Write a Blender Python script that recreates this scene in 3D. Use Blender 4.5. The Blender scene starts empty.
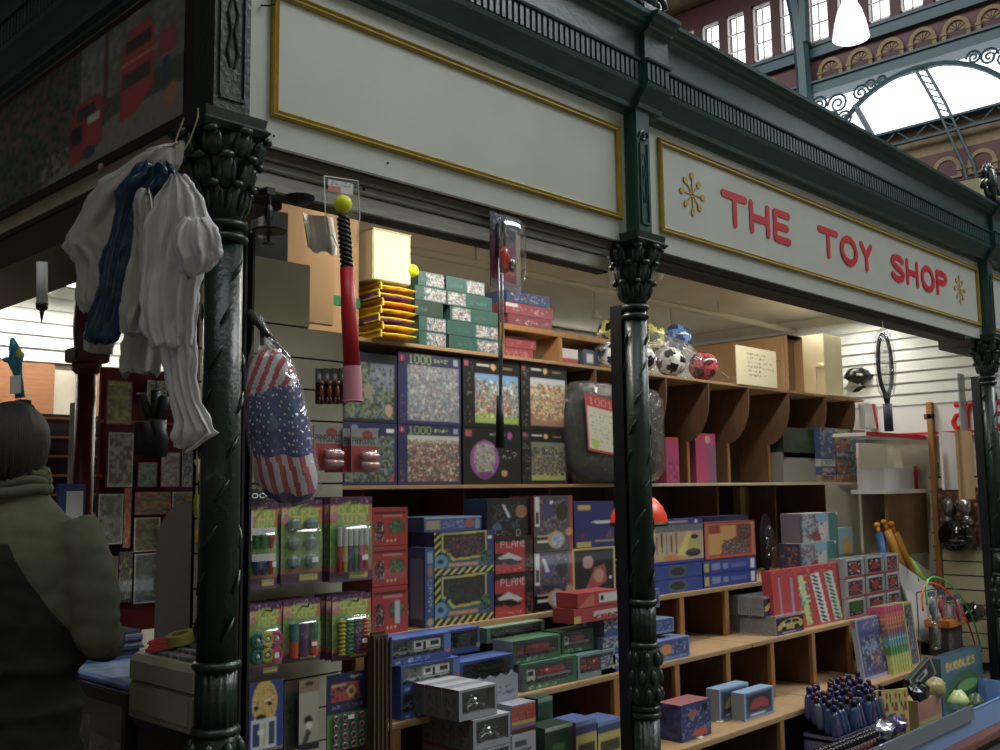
import bpy, math, random
import numpy as np
from mathutils import Vector, Matrix, noise
random.seed(7)
PI = math.pi
C = bpy.context.scene.collection

# ------------------------------------------------------------------ camera measurements
D, H = 2.35, 1.5
F = 1009.5
YAW, PIT, ROL = [math.radians(v) for v in (44.2, 6.51, 0.74)]
def ray(px, py):
    a = (px-500)/F; b = (375-py)/F
    a, b = a*math.cos(ROL)+b*math.sin(ROL), -a*math.sin(ROL)+b*math.cos(ROL)
    fw = math.cos(PIT)-b*math.sin(PIT); z = math.sin(PIT)+b*math.cos(PIT)
    return (fw*math.cos(YAW)+a*math.sin(YAW), fw*math.sin(YAW)-a*math.cos(YAW), z)
def aty(px, py, Y):
    r = ray(px, py); t = (Y+D)/r[1]; return Vector((r[0]*t, Y, H+r[2]*t))
def atx(px, py, X):
    r = ray(px, py); t = X/r[0]; return Vector((X, r[1]*t-D, H+r[2]*t))
def atz(px, py, Z):
    r = ray(px, py); t = (Z-H)/r[2]; return Vector((r[0]*t, r[1]*t-D, Z))
def atd(px, py, d):
    r = ray(px, py); return Vector((r[0]*d, r[1]*d-D, H+r[2]*d))

# ------------------------------------------------------------------ materials
def lin(c):
    return tuple((v/12.92 if v <= .04045 else ((v+.055)/1.055)**2.4) for v in c)
def mute(c):
    g = .3*c[0]+.6*c[1]+.1*c[2]; return tuple((v*.72+g*.28)*.90+.004 for v in c)
def rgb(r, g, b): return (r/255., g/255., b/255.)
MATS = {}
def mat(name, col=(.5,.5,.5), rough=.6, metal=0., noise=0., nscale=8., bump=0., bscale=40., emit=None, es=0., coat=0., spec=.5, stretch=None):
    if name in MATS: return MATS[name]
    m = bpy.data.materials.new(name); m.use_nodes = True
    nt = m.node_tree; b = nt.nodes['Principled BSDF']
    c = lin(col)
    b.inputs['Base Color'].default_value = (*c, 1); b.inputs['Roughness'].default_value = rough
    b.inputs['Metallic'].default_value = metal; b.inputs['Coat Weight'].default_value = coat
    b.inputs['Specular IOR Level'].default_value = spec
    if noise or bump:
        tc = nt.nodes.new('ShaderNodeTexCoord'); mp = nt.nodes.new('ShaderNodeMapping')
        nt.links.new(tc.outputs['Object'], mp.inputs[0])
        if stretch: mp.inputs['Scale'].default_value = stretch
    if noise:
        n = nt.nodes.new('ShaderNodeTexNoise'); n.inputs['Scale'].default_value = nscale; n.inputs['Detail'].default_value = 6
        nt.links.new(mp.outputs[0], n.inputs['Vector'])
        r = nt.nodes.new('ShaderNodeMapRange'); r.inputs[1].default_value = .3; r.inputs[2].default_value = .7
        r.inputs[3].default_value = 1-noise; r.inputs[4].default_value = 1+noise*.6
        nt.links.new(n.outputs['Fac'], r.inputs[0])
        mx = nt.nodes.new('ShaderNodeVectorMath'); mx.operation = 'SCALE'
        mx.inputs[0].default_value = c; nt.links.new(r.outputs[0], mx.inputs['Scale'])
        nt.links.new(mx.outputs[0], b.inputs['Base Color'])
    if bump:
        n2 = nt.nodes.new('ShaderNodeTexNoise'); n2.inputs['Scale'].default_value = bscale; n2.inputs['Detail'].default_value = 4
        nt.links.new(mp.outputs[0], n2.inputs['Vector'])
        bp = nt.nodes.new('ShaderNodeBump'); bp.inputs['Strength'].default_value = bump; bp.inputs['Distance'].default_value = .01
        nt.links.new(n2.outputs['Fac'], bp.inputs['Height']); nt.links.new(bp.outputs[0], b.inputs['Normal'])
    if emit:
        b.inputs['Emission Color'].default_value = (*lin(emit), 1); b.inputs['Emission Strength'].default_value = es
    MATS[name] = m; return m
def printed(name, rough, coat=0.):
    m = bpy.data.materials.new(name); m.use_nodes = True; nt = m.node_tree; b = nt.nodes['Principled BSDF']
    a = nt.nodes.new('ShaderNodeAttribute'); a.attribute_name = 'Col'
    nt.links.new(a.outputs['Color'], b.inputs['Base Color'])
    b.inputs['Roughness'].default_value = rough; b.inputs['Coat Weight'].default_value = coat
    MATS[name] = m; return m
PR = printed('printed_card', .45, .15); PG = printed('glossy_print', .18, .5); PC = printed('printed_cloth', .8)
def plastic(name, alpha, tint=(1,1,1), rough=.12, bump=0.):
    m = bpy.data.materials.new(name); m.use_nodes = True; nt = m.node_tree
    nt.nodes.remove(nt.nodes['Principled BSDF']); out = nt.nodes['Material Output']
    t = nt.nodes.new('ShaderNodeBsdfTransparent'); t.inputs[0].default_value = (*tint, 1)
    g = nt.nodes.new('ShaderNodeBsdfGlossy'); g.inputs['Roughness'].default_value = rough
    d = nt.nodes.new('ShaderNodeBsdfDiffuse'); d.inputs[0].default_value = (.5,.5,.52,1)
    a = nt.nodes.new('ShaderNodeAddShader'); x = nt.nodes.new('ShaderNodeMixShader'); y = nt.nodes.new('ShaderNodeMixShader')
    y.inputs[0].default_value = .25; nt.links.new(g.outputs[0], y.inputs[1]); nt.links.new(d.outputs[0], y.inputs[2])
    lw = nt.nodes.new('ShaderNodeLayerWeight'); lw.inputs[0].default_value = .35
    mr = nt.nodes.new('ShaderNodeMapRange'); mr.inputs[3].default_value = alpha; mr.inputs[4].default_value = min(1, alpha+.45)
    nt.links.new(lw.outputs['Facing'], mr.inputs[0]); nt.links.new(mr.outputs[0], x.inputs[0])
    nt.links.new(t.outputs[0], x.inputs[1]); nt.links.new(y.outputs[0], x.inputs[2]); nt.links.new(x.outputs[0], out.inputs['Surface'])
    if bump:
        n2 = nt.nodes.new('ShaderNodeTexNoise'); n2.inputs['Scale'].default_value = 18; n2.inputs['Distortion'].default_value = 1.5
        bp = nt.nodes.new('ShaderNodeBump'); bp.inputs['Strength'].default_value = bump; bp.inputs['Distance'].default_value = .02
        tc = nt.nodes.new('ShaderNodeTexCoord'); nt.links.new(tc.outputs['Object'], n2.inputs['Vector'])
        nt.links.new(n2.outputs['Fac'], bp.inputs['Height']); nt.links.new(bp.outputs[0], g.inputs['Normal'])
    MATS[name] = m; return m
FILM = plastic('clear_film', .045); BAGP = plastic('crumpled_clear_plastic', .05, bump=1.); NETP = plastic('net_film', .10, bump=.6)

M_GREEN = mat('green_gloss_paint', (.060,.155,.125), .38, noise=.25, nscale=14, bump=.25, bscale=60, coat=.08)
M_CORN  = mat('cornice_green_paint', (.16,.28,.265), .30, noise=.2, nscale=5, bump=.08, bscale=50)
M_CREAM = mat('cream_gloss_board', (.69,.705,.675), .34, noise=.06, nscale=3, coat=.15)
M_CREAM2 = mat('dull_cream_board', (.58,.55,.46), .55, noise=.10, nscale=4)
M_GOLD  = mat('gilt_moulding', (.62,.52,.16), .42, noise=.2, nscale=30)
M_RED   = mat('red_lettering', (.72,.10,.14), .4)
M_STAR  = mat('gold_star_paint', (.66,.54,.20), .5)
M_GREYW = mat('grey_painted_timber', (.60,.59,.55), .7, noise=.25, nscale=10, bump=.2, stretch=(1,6,8))
M_DARK  = mat('dark_soffit', (.20,.17,.15), .7, noise=.2)
M_SHELF = mat('raw_plywood', (.64,.52,.37), .7, noise=.14, nscale=10, stretch=(1,5,5))
M_SHELFE = mat('pale_shelf_edge', (.80,.76,.66), .6, noise=.1)
M_PLY   = mat('brown_plywood', (.39,.27,.18), .7, noise=.18, nscale=8, stretch=(4,4,1))
M_BACK  = mat('dark_brown_board', (.20,.14,.10), .8, noise=.2)
M_WALL  = mat('pale_wall', (.72,.70,.64), .8, noise=.08)
M_CEIL  = mat('stall_ceiling', (.82,.82,.77), .8, noise=.08, nscale=3)
M_SLAT  = mat('grey_slat_board', (.70,.68,.60), .6, noise=.08)
M_SLATR = mat('beige_slat_board', (.74,.70,.58), .6, noise=.08)
M_GROOVE = mat('slat_groove', (.08,.08,.07), .8)
M_SHUT  = mat('white_shutter', (.82,.83,.82), .4, noise=.05)
M_PIPE  = mat('painted_pipe', (.72,.70,.62), .5)
M_BLACK = mat('black_plastic', (.03,.03,.035), .45)
M_BLKM  = mat('black_fabric', (.035,.035,.05), .85)
M_STEEL = mat('steel', (.62,.62,.62), .25, metal=1.)
M_KRAFT = mat('kraft_card', (.68,.53,.36), .75, noise=.08, nscale=6)
M_KRAFTD = mat('kraft_card_inside', (.50,.38,.26), .8, noise=.1)
M_CARTC = mat('cream_carton_card', (.86,.82,.68), .65, noise=.05)
M_TAPE  = mat('parcel_tape', (.60,.44,.22), .25)
M_GTAPE = mat('green_tape', (.08,.42,.22), .4)
M_WHITE = mat('white_card', (.86,.86,.86), .5)
M_PAPER = mat('white_paper', (.88,.87,.83), .7, noise=.04)
M_BRICK = mat('red_hall_paint', (.33,.19,.18), .6, noise=.2, nscale=2)
M_TEAL  = mat('teal_ironwork', (.20,.29,.31), .5, noise=.15, nscale=3)
M_NICHE = mat('cream_arch_paint', (.52,.44,.31), .7, noise=.2, nscale=9)
M_NICHEI = mat('maroon_recess', (.24,.10,.11), .6)
M_TAN   = mat('tan_roof_board', (.50,.42,.31), .7, noise=.12)
M_STONE = mat('pale_stone', (.58,.56,.42), .8, noise=.12)
M_FLOOR = mat('stone_floor', (.30,.29,.27), .5, noise=.2, nscale=3)
M_WOODP = mat('brown_wood_panel', (.50,.33,.20), .5, noise=.22, nscale=5, stretch=(1,1,14))
M_OXBLD = mat('oxblood_gloss_paint', (.30,.08,.09), .42, noise=.15)

# ------------------------------------------------------------------ mesh builder
class MB:
    def __init__(s): s.v = []; s.f = []; s.m = []; s.c = []
    def add(s, vs, fs, m=0, cols=None):
        o = len(s.v); s.v += [tuple(v) for v in vs]
        for i, f in enumerate(fs):
            s.f.append(tuple(o+k for k in f)); s.m.append(m); s.c.append(cols[i] if cols is not None else None)
        return s
    def box(s, x0, x1, y0, y1, z0, z1, m=0, R=None):
        vs = [(x, y, z) for z in (z0, z1) for y in (y0, y1) for x in (x0, x1)]
        if R is not None: vs = [R @ Vector(v) for v in vs]
        return s.add(vs, [(0,2,3,1),(4,5,7,6),(0,1,5,4),(2,6,7,3),(0,4,6,2),(1,3,7,5)], m)
    def cbox(s, x0, x1, y0, y1, z0, z1, b=.004, m=0):   # chamfered box
        import bmesh
        bm = bmesh.new(); bmesh.ops.create_cube(bm, size=1)
        for v in bm.verts: v.co = Vector(((x0+x1)/2+v.co.x*(x1-x0), (y0+y1)/2+v.co.y*(y1-y0), (z0+z1)/2+v.co.z*(z1-z0)))
        bmesh.ops.bevel(bm, geom=list(bm.edges), offset=min(b, .4*min(x1-x0, y1-y0, z1-z0)), segments=2, affect='EDGES')
        bm.verts.index_update()
        s.add([v.co.copy() for v in bm.verts], [[v.index for v in f.verts] for f in bm.faces], m); bm.free(); return s
    def tube(s, pts, r, n=8, m=0, caps=True):
        pts = [Vector(p) for p in pts]; rs = r if isinstance(r, (list, tuple)) else [r]*len(pts)
        rings = []; up = None
        for i, p in enumerate(pts):
            t = (pts[min(i+1, len(pts)-1)]-pts[max(i-1, 0)])
            t = t.normalized() if t.length > 1e-9 else Vector((0,0,1))
            if up is None: up = t.orthogonal().normalized()
            else:
                up = up-t*up.dot(t); up = up.normalized() if up.length > 1e-6 else t.orthogonal().normalized()
            q = t.cross(up)
            rings.append([p+(up*math.cos(2*PI*k/n)+q*math.sin(2*PI*k/n))*rs[i] for k in range(n)])
        vs = [v for rg in rings for v in rg]; fs = []
        for i in range(len(rings)-1):
            for k in range(n):
                a, b2 = i*n+k, i*n+(k+1) % n; fs.append((a, b2, b2+n, a+n))
        if caps: fs.append(tuple(range(n-1, -1, -1))); fs.append(tuple((len(rings)-1)*n+k for k in range(n)))
        return s.add(vs, fs, m)
    def lathe(s, prof, n=24, m=0, c=(0,0,0), mod=None, cap=True):  # prof (r,z)
        vs = []; fs = []
        for r, z in prof:
            for k in range(n):
                a = 2*PI*k/n; rr = r*(mod(a, z) if mod else 1)
                vs.append((c[0]+rr*math.cos(a), c[1]+rr*math.sin(a), c[2]+z))
        for i in range(len(prof)-1):
            for k in range(n):
                a, b = i*n+k, i*n+(k+1) % n; fs.append((a, b, b+n, a+n))
        if cap: fs.append(tuple(range(n-1, -1, -1))); fs.append(tuple((len(prof)-1)*n+k for k in range(n)))
        return s.add(vs, fs, m)
    def ball(s, c, r, n=16, m=0, R=None, colf=None):
        rx, ry, rz = r if isinstance(r, (tuple, list)) else (r, r, r); c = Vector(c)
        vs = []; nr = n//2
        for i in range(nr+1):
            t = PI*i/nr
            for k in range(n):
                a = 2*PI*k/n; p = Vector((rx*math.sin(t)*math.cos(a), ry*math.sin(t)*math.sin(a), rz*math.cos(t)))
                if R is not None: p = R @ p
                vs.append(c+p)
        fs = []; cols = []
        for i in range(nr):
            for k in range(n):
                a, b = i*n+k, i*n+(k+1) % n; fs.append((a, a+n, b+n, b))
                if colf:
                    t = PI*(i+.5)/nr; g = 2*PI*(k+.5)/n
                    cols.append(colf(Vector((math.sin(t)*math.cos(g), math.sin(t)*math.sin(g), math.cos(t)))))
        return s.add(vs, fs, m, cols if colf else None)
    def sweep(s, prof, path, m=0, closed=False):   # prof: (out, z) along a mitred polyline path of (pt, outward vec)
        n = len(prof); vs = []; fs = []
        for p, o in path:
            for a, z in prof: vs.append((p[0]+o[0]*a, p[1]+o[1]*a, z))
        for i in range(len(path)-1):
            for k in range(n if closed else n-1):
                a = i*n+k; b = i*n+(k+1) % n; fs.append((a, b, b+n, a+n))
        if closed: fs.append(tuple(range(n))); fs.append(tuple((len(path)-1)*n+k for k in range(n-1, -1, -1)))
        return s.add(vs, fs, m)
    def prism(s, poly, vec, m=0):   # poly list of 3d points, extruded along vec
        n = len(poly); v = Vector(vec); vs = [Vector(p) for p in poly]+[Vector(p)+v for p in poly]
        fs = [tuple(range(n)), tuple(range(2*n-1, n-1, -1))]+[(i, i+n, (i+1) % n+n, (i+1) % n) for i in range(n)]
        return s.add(vs, fs, m)
    def art(s, A, o, u, v, m=0):    # colour grid on a rectangle; o = lower-left corner, u to the right, v up
        B_ = np.pad(A, ((1,1),(1,1),(0,0)), 'edge'); A = .40*A+.15*(B_[:-2,1:-1]+B_[2:,1:-1]+B_[1:-1,:-2]+B_[1:-1,2:])
        h, w = A.shape[:2]; o, u, v = Vector(o), Vector(u), Vector(v)
        vs = [o+u*(i/w)+v*(1-j/h) for j in range(h+1) for i in range(w+1)]
        fs = [(j*(w+1)+i, (j+1)*(w+1)+i, (j+1)*(w+1)+i+1, j*(w+1)+i+1) for j in range(h) for i in range(w)]
        return s.add(vs, fs, m, [tuple(A[j, i]) for j in range(h) for i in range(w)])
    def mesh(s, name, base=(.5,.5,.5), smooth=False):
        me = bpy.data.meshes.new(name); me.from_pydata([tuple(v) for v in s.v], [], s.f)
        me.polygons.foreach_set('material_index', s.m)
        if any(c is not None for c in s.c) or s.__dict__.get('forcecol'):
            at = me.color_attributes.new('Col', 'FLOAT_COLOR', 'CORNER'); arr = []
            for f, c in zip(s.f, s.c):
                k = (*mute(lin(c if c is not None else base)), 1.); arr += k*len(f)
            at.data.foreach_set('color', arr)
        if smooth: me.polygons.foreach_set('use_smooth', [True]*len(s.f))
        me.update(); return me

def tagit(o, label=None, cat=None, group=None, kind=None):
    if label: o['label'] = label
    if cat: o['category'] = cat
    if group: o['group'] = group
    if kind: o['kind'] = kind
    return o
def obj(name, mb, mats, parent=None, loc=None, smooth=False, base=(.5,.5,.5), label=None):
    me = mb if isinstance(mb, bpy.types.Mesh) else mb.mesh(name, base, smooth)
    if len(me.materials) == 0:
        for m in (mats if isinstance(mats, (list, tuple)) else [mats]): me.materials.append(m)
    o = bpy.data.objects.new(name, me); C.objects.link(o)
    if parent: o.parent = parent
    if loc is not None: o.location = loc
    if label: o['label'] = label
    return o
def thing(name, label, cat, loc=(0,0,0), group=None, rotz=0.):
    o = bpy.data.objects.new(name, None); C.objects.link(o); o.location = loc; o.rotation_euler = (0,0,rotz); o.empty_display_size = .1
    return tagit(o, label, cat, group)
def struct(name, mb, mats, **k): return tagit(obj(name, mb, mats, **k), kind='structure')
def copy_tree(o, parent=None):
    c = o.copy(); C.objects.link(c)
    if parent: c.parent = parent; c.matrix_parent_inverse = o.matrix_parent_inverse.copy()
    for ch in list(o.children): copy_tree(ch, c)
    return c

# ------------------------------------------------------------------ printed artwork
FONT = {}
for ln in """A 01110 10001 10001 11111 10001 10001 10001
B 11110 10001 11110 10001 10001 10001 11110
C 01111 10000 10000 10000 10000 10000 01111
D 11110 10001 10001 10001 10001 10001 11110
E 11111 10000 11110 10000 10000 10000 11111
F 11111 10000 11110 10000 10000 10000 10000
G 01111 10000 10000 10011 10001 10001 01111
H 10001 10001 11111 10001 10001 10001 10001
I 11111 00100 00100 00100 00100 00100 11111
J 00111 00010 00010 00010 10010 10010 01100
K 10001 10010 11100 10010 10001 10001 10001
L 10000 10000 10000 10000 10000 10000 11111
M 10001 11011 10101 10101 10001 10001 10001
N 10001 11001 10101 10011 10001 10001 10001
O 01110 10001 10001 10001 10001 10001 01110
P 11110 10001 10001 11110 10000 10000 10000
R 11110 10001 10001 11110 10100 10010 10001
S 01111 10000 01110 00001 00001 10001 01110
T 11111 00100 00100 00100 00100 00100 00100
U 10001 10001 10001 10001 10001 10001 01110
V 10001 10001 10001 10001 10001 01010 00100
W 10001 10001 10001 10101 10101 11011 10001
Y 10001 10001 01010 00100 00100 00100 00100
Z 11111 00001 00010 00100 01000 10000 11111
0 01110 10001 10001 10001 10001 10001 01110
1 00100 01100 00100 00100 00100 00100 01110
4 10010 10010 10010 11111 00010 00010 00010
8 01110 10001 01110 10001 10001 10001 01110
9 01110 10001 10001 01111 00001 00001 01110
& 01100 10010 01100 01010 10101 10010 01101
? 01110 10001 00001 00110 00100 00000 00100""".splitlines():
    p = ln.split(' '); FONT[p[0]] = [[int(c) for c in r] for r in p[1:]]
class Art:
    def __init__(s, w, h, c=(.5,.5,.5)):
        s.w, s.h = w, h; s.a = np.zeros((h, w, 3)); s.a[:] = c
        s.Y, s.X = np.mgrid[0:h, 0:w]; s.X = (s.X+.5)/w; s.Y = (s.Y+.5)/h
    def rect(s, x0, y0, x1, y1, c): s.a[(s.X >= x0)&(s.X < x1)&(s.Y >= y0)&(s.Y < y1)] = c; return s
    def frame(s, x0, y0, x1, y1, t, c):
        tx, ty = t, t*s.w/s.h
        m = (s.X >= x0)&(s.X < x1)&(s.Y >= y0)&(s.Y < y1)&~((s.X >= x0+tx)&(s.X < x1-tx)&(s.Y >= y0+ty)&(s.Y < y1-ty)); s.a[m] = c; return s
    def ell(s, cx, cy, rx, ry, c, rot=0):
        dx, dy = s.X-cx, s.Y-cy; k, q = math.cos(rot), math.sin(rot)
        m = ((dx*k+dy*q)/rx)**2+((-dx*q+dy*k)/ry)**2 < 1; s.a[m] = c; return s
    def poly(s, pts, c):
        ins = np.zeros(s.X.shape, bool); n = len(pts)
        for i in range(n):
            (xa, ya), (xb, yb) = pts[i], pts[(i+1) % n]
            if ya == yb: continue
            cnd = ((ya > s.Y) != (yb > s.Y)) & (s.X < (xb-xa)*(s.Y-ya)/(yb-ya)+xa); ins ^= cnd
        s.a[ins] = c; return s
    def speck(s, x0, y0, x1, y1, pal, seed=0, blk=1, p=1.):
        r = np.random.RandomState(seed); H2, W2 = -(-s.h//blk), -(-s.w//blk)
        idx = r.randint(0, len(pal), (H2, W2)); idx = np.kron(idx, np.ones((blk, blk), int))[:s.h, :s.w]
        pk = np.kron(r.rand(H2, W2), np.ones((blk, blk)))[:s.h, :s.w] < p
        m = (s.X >= x0)&(s.X < x1)&(s.Y >= y0)&(s.Y < y1)&pk; s.a[m] = np.array(pal)[idx[m]]; return s
    def diag(s, x0, y0, x1, y1, n, c1, c2, k=1.):
        m = (s.X >= x0)&(s.X < x1)&(s.Y >= y0)&(s.Y < y1); t = ((s.X*s.w+s.Y*s.h*k)/n).astype(int) % 2 == 0
        s.a[m&t] = c1; s.a[m&~t] = c2; return s
    def text(s, t, x, y, c, k=1, kx=None):
        kx = kx or k; px, py = int(x*s.w), int(y*s.h)
        for ch in t:
            g = FONT.get(ch)
            if g:
                for j, row in enumerate(g):
                    for i, b in enumerate(row):
                        if b:
                            yy, xx = py+j*k, px+i*kx
                            if yy < s.h and xx < s.w: s.a[yy:yy+k, xx:xx+kx] = c
            px += 6*kx if g else 3*kx
        return s
NAVY = rgb(38,42,98); BLUE = rgb(30,60,160); LBLUE = rgb(70,130,210); WHITE = rgb(225,225,225); RED = rgb(205,25,30); DRED = rgb(120,20,30)
YEL = rgb(225,200,40); LIME = rgb(190,215,50); BLK = rgb(16,16,22); GRN = rgb(35,120,60); DGRN = rgb(15,62,45); ORG = rgb(225,110,30)
PUR = rgb(95,35,95); PINK = rgb(215,45,120); SKY = rgb(120,170,215); GREY = rgb(125,130,140); TEAL = rgb(40,125,125); TAN = rgb(195,160,120); CRM = rgb(225,215,180)

def pbox(name, w, d, h, front, left=None, top=None, base=(.5,.5,.5), material=None):
    mb = MB(); g = material or PR
    A = lambda x: x.a if isinstance(x, Art) else x
    mb.art(A(front), (0,0,0), (w,0,0), (0,0,h))
    if left is not None: mb.art(A(left), (0,d,0), (0,-d,0), (0,0,h))
    else: mb.add([(0,d,0),(0,0,0),(0,0,h),(0,d,h)], [(0,1,2,3)])
    if top is not None: mb.art(A(top), (0,0,h), (w,0,0), (0,d,0))
    else: mb.add([(0,0,h),(w,0,h),(w,d,h),(0,d,h)], [(0,1,2,3)])
    mb.add([(w,0,0),(w,d,0),(w,d,h),(w,0,h),(0,d,0),(0,d,h),(0,0,0)], [(0,1,2,3),(1,4,5,2),(6,4,1,0)])
    mb.forcecol = True
    return mb.mesh(name, base)
def place(name, label, cat, px0, px1, py, Y, z0, pyt, depth, front, left=None, top=None, base=(.5,.5,.5), group=None, material=None, tilt=0., rotz=0., h=None):
    X0 = aty(px0, py, Y).x+.001; X1 = aty(px1, py, Y).x-.001
    z1 = aty(px0, pyt, Y).z if h is None else z0+h
    me = pbox(name, X1-X0, depth, z1-z0, front, left, top, base, material)
    o = obj(name, me, material or PR, loc=(X0, Y, z0)); o.rotation_euler = (-tilt, 0, rotz)
    tagit(o, label, cat, group); return o, X1-X0, z1-z0

# ================================================================== THE STALL: columns, boards, cornice
ZB, ZT = 2.463, 2.995
COLX = [aty(220,480,0).x, aty(640,480,0).x, aty(991,430,0).x]
def make_column(i, x, y=0., label=''):
    t = thing('iron_column', label, 'column', (x, y, 0), 'green cast iron columns along the stall front')
    r = (.052, .046, .047)[i]
    b = MB(); b.cbox(-.12,.12,-.12,.12,0,.10,.01); b.lathe([(.115,.10),(.12,.13),(.10,.16),(.085,.19)], 24)
    obj('base', b, M_GREEN, t)
    flute = lambda a, z: 1-.07*abs(math.sin(a*8))
    s = MB(); s.lathe([(r*1.08,.19),(r*1.08,.64)], 64, mod=flute); s.lathe([(r*1.02,.91),(r*1.02,1.065)], 64, mod=flute)
    s.lathe([(r,1.07),(r*.98,1.6),(r*.93,2.2)], 28)
    # raised lozenge leaves twisting up the shaft
    for k in range(9):
        z = 1.16+k*.115
        for q in range(3):
            a = q*2*PI/3+k*.55-PI/2
            c = Vector((math.cos(a)*r*.97, math.sin(a)*r*.97, z)); u = Vector((-math.sin(a), math.cos(a), 0))
            s.tube([c-u*.018-Vector((0,0,.03)), c+Vector((math.cos(a), math.sin(a), 0))*.004, c+u*.018+Vector((0,0,.03))], [.002,.006,.002], 6)
    obj('shaft', s, M_GREEN, t, smooth=True)
    s = MB(); s.lathe([(r*.98,.68),(r*1.2,.74),(r*1.25,.80),(r*1.12,.88),(r,.91)], 32, mod=lambda a, z: 1+.05*math.sin(a*6+z*60))
    for k in range(8):
        for j in range(3):
            a = k*PI/4+j*.39; s.ball((math.cos(a)*r*1.2, math.sin(a)*r*1.2, .73+j*.065), (.016,.016,.03), 8)
    obj('leaf_band', s, M_GREEN, t, smooth=True)
    for z in (.655, .68, .91, 1.07, 2.17, 2.205):
        b = MB(); b.lathe([(r*.98,z-.012),(r*1.16,z-.007),(r*1.2,z),(r*1.16,z+.007),(r*.98,z+.012)], 28); obj('ring', b, M_GREEN, t, smooth=True)
    dx = -.022 if i == 0 else 0
    # capital: bell, two tiers of curled leaves, moulded abacus
    b = MB(); b.lathe([(r*.95,2.21),(r*1.05,2.28),(r*1.35,2.38),(r*1.75,2.45)], 24)
    for tier, (zc, R0, n, sz) in enumerate(((2.265,r*1.15,8,(.020,.010,.045)),(2.335,r*1.42,8,(.026,.014,.048)),(2.405,r*1.85,8,(.026,.018,.036)))):
        for k in range(n):
            a = 2*PI*k/n+(tier % 2)*PI/n; rad = Vector((math.cos(a), math.sin(a), 0))
            R_ = Matrix.Rotation(a-PI/2, 3, 'Z') @ Matrix.Rotation(-.30, 3, 'X')
            b.ball(rad*R0+Vector((0,0,zc)), sz, 10, R=R_); b.ball(rad*(R0+.022)+Vector((0,0,zc+sz[2]*.80)), (sz[0]*.8,.016,.012), 8, R=R_)
            for s_ in (-1,1): b.ball(rad*(R0+.006)+Vector((-math.sin(a)*s_*.018, math.cos(a)*s_*.018, zc-.004)), (.009,.008,.03), 6, R=R_)
    obj('capital', b, M_GREEN, t, smooth=True).location.x = dx/2
    b = MB(); w = .088
    b.sweep([(-.02,2.44),(.0,2.44),(.012,2.455),(0,2.465),(.004,2.49),(-.02,2.49)], [((-w,-w),(-1,-1)),((w,-w),(1,-1)),((w,w),(1,1)),((-w,w),(-1,1)),((-w,-w),(-1,-1))], closed=False)
    b.box(-w,w,-w,w,2.445,2.488); obj('abacus', b, M_GREEN, t).location.x = dx
    # square pilaster above, with raised panel and scroll
    b = MB(); pw = .054 if i == 0 else .042; b.box(-pw,pw,-.062,.05,2.488,3.0)
    for s0 in (-1, 1):
        b.box(s0*(pw-.018)-.003, s0*(pw-.018)+.003, -.068, -.060, 2.54, 2.86)
    b.box(-pw+.018, pw-.018, -.068, -.060, 2.53, 2.54)
    for s0 in (-1, 1):
        b.tube([(s0*.008+.018*s0*math.cos(q*.5)*(1-q/14), -.067, 2.885+.03*math.sin(q*.5)*(1-q/14)) for q in range(13)], .005, 6)
        b.tube([(s0*.005,-.062,2.62),(s0*.016,-.065,2.66),(s0*.005,-.064,2.72),(s0*.015,-.064,2.77),(s0*.002,-.062,2.82)], .004, 6)
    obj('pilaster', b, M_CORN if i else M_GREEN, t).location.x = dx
    return t
cols = [make_column(0, COLX[0], 0., 'green cast iron corner column nearest the camera, behind the hanging carrier bags'),
        make_column(1, COLX[1], 0., 'green cast iron column standing between the blank board and the lettered board'),
        make_column(2, COLX[2], 0., 'green cast iron column at the far end of the lettered board')]
# slim dark shutter guides standing behind the two further columns
for i, (xx, lab) in enumerate(((aty(622.5,480,.07).x,'slim dark metal shutter guide behind the left edge of the middle column'), (aty(979.5,430,.07).x,'slim dark metal shutter guide behind the far column'),(aty(244,480,.06).x,'slim dark shutter guide just right of the corner column'))):
    g = MB(); g.box(xx-.015, xx+.015, .07, .10, 0, 2.22); g.box(xx-.015, xx-.008, .045, .07, 0, 2.22); g.box(xx+.008, xx+.015, .045, .07, 0, 2.22)
    tagit(obj('shutter_guide', g, mat('dark_guide_metal', (.10,.11,.13), .4, metal=.3)), lab, 'shutter guide')

def frame_moulding(x0, x1, z0, z1, y=0., wd=.026, axis='x', X=0.):
    """four mitred bars of a gilt bead, on plane y (front) or X (side)"""
    b = MB(); prof = [(0,0),(.0,.010),(.006,.016),(.012,.010),(.020,.014),(wd,.006),(wd,0)]
    crn = [(x0,z0,1,1),(x1,z0,-1,1),(x1,z1,-1,-1),(x0,z1,1,-1)]; n = len(prof); vs = []
    for (cx, cz, sx, sz) in crn:
        for a, o in prof:
            vs.append((cx+sx*a, y-o, cz+sz*a) if axis == 'x' else (X-o, cx+sx*a, cz+sz*a))
    fs = []
    for i in range(4):
        for k in range(n-1):
            a, c = i*n+k, ((i+1) % 4)*n+k; fs.append((a, a+1, c+1, c))
    b.add(vs, fs); return b
def bent_hook(name_parent, p, s=1., lab=None):
    b = MB(); b.tube([p, p+Vector((.015*s,-.02,-.004)), p+Vector((.03*s,-.03,.0)), p+Vector((.036*s,-.03,.018)), p+Vector((.024*s,-.03,.028)), p+Vector((.014*s,-.03,.020))], .0025, 6)
    return obj('wire_hook', b, M_BLACK, name_parent)
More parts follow.
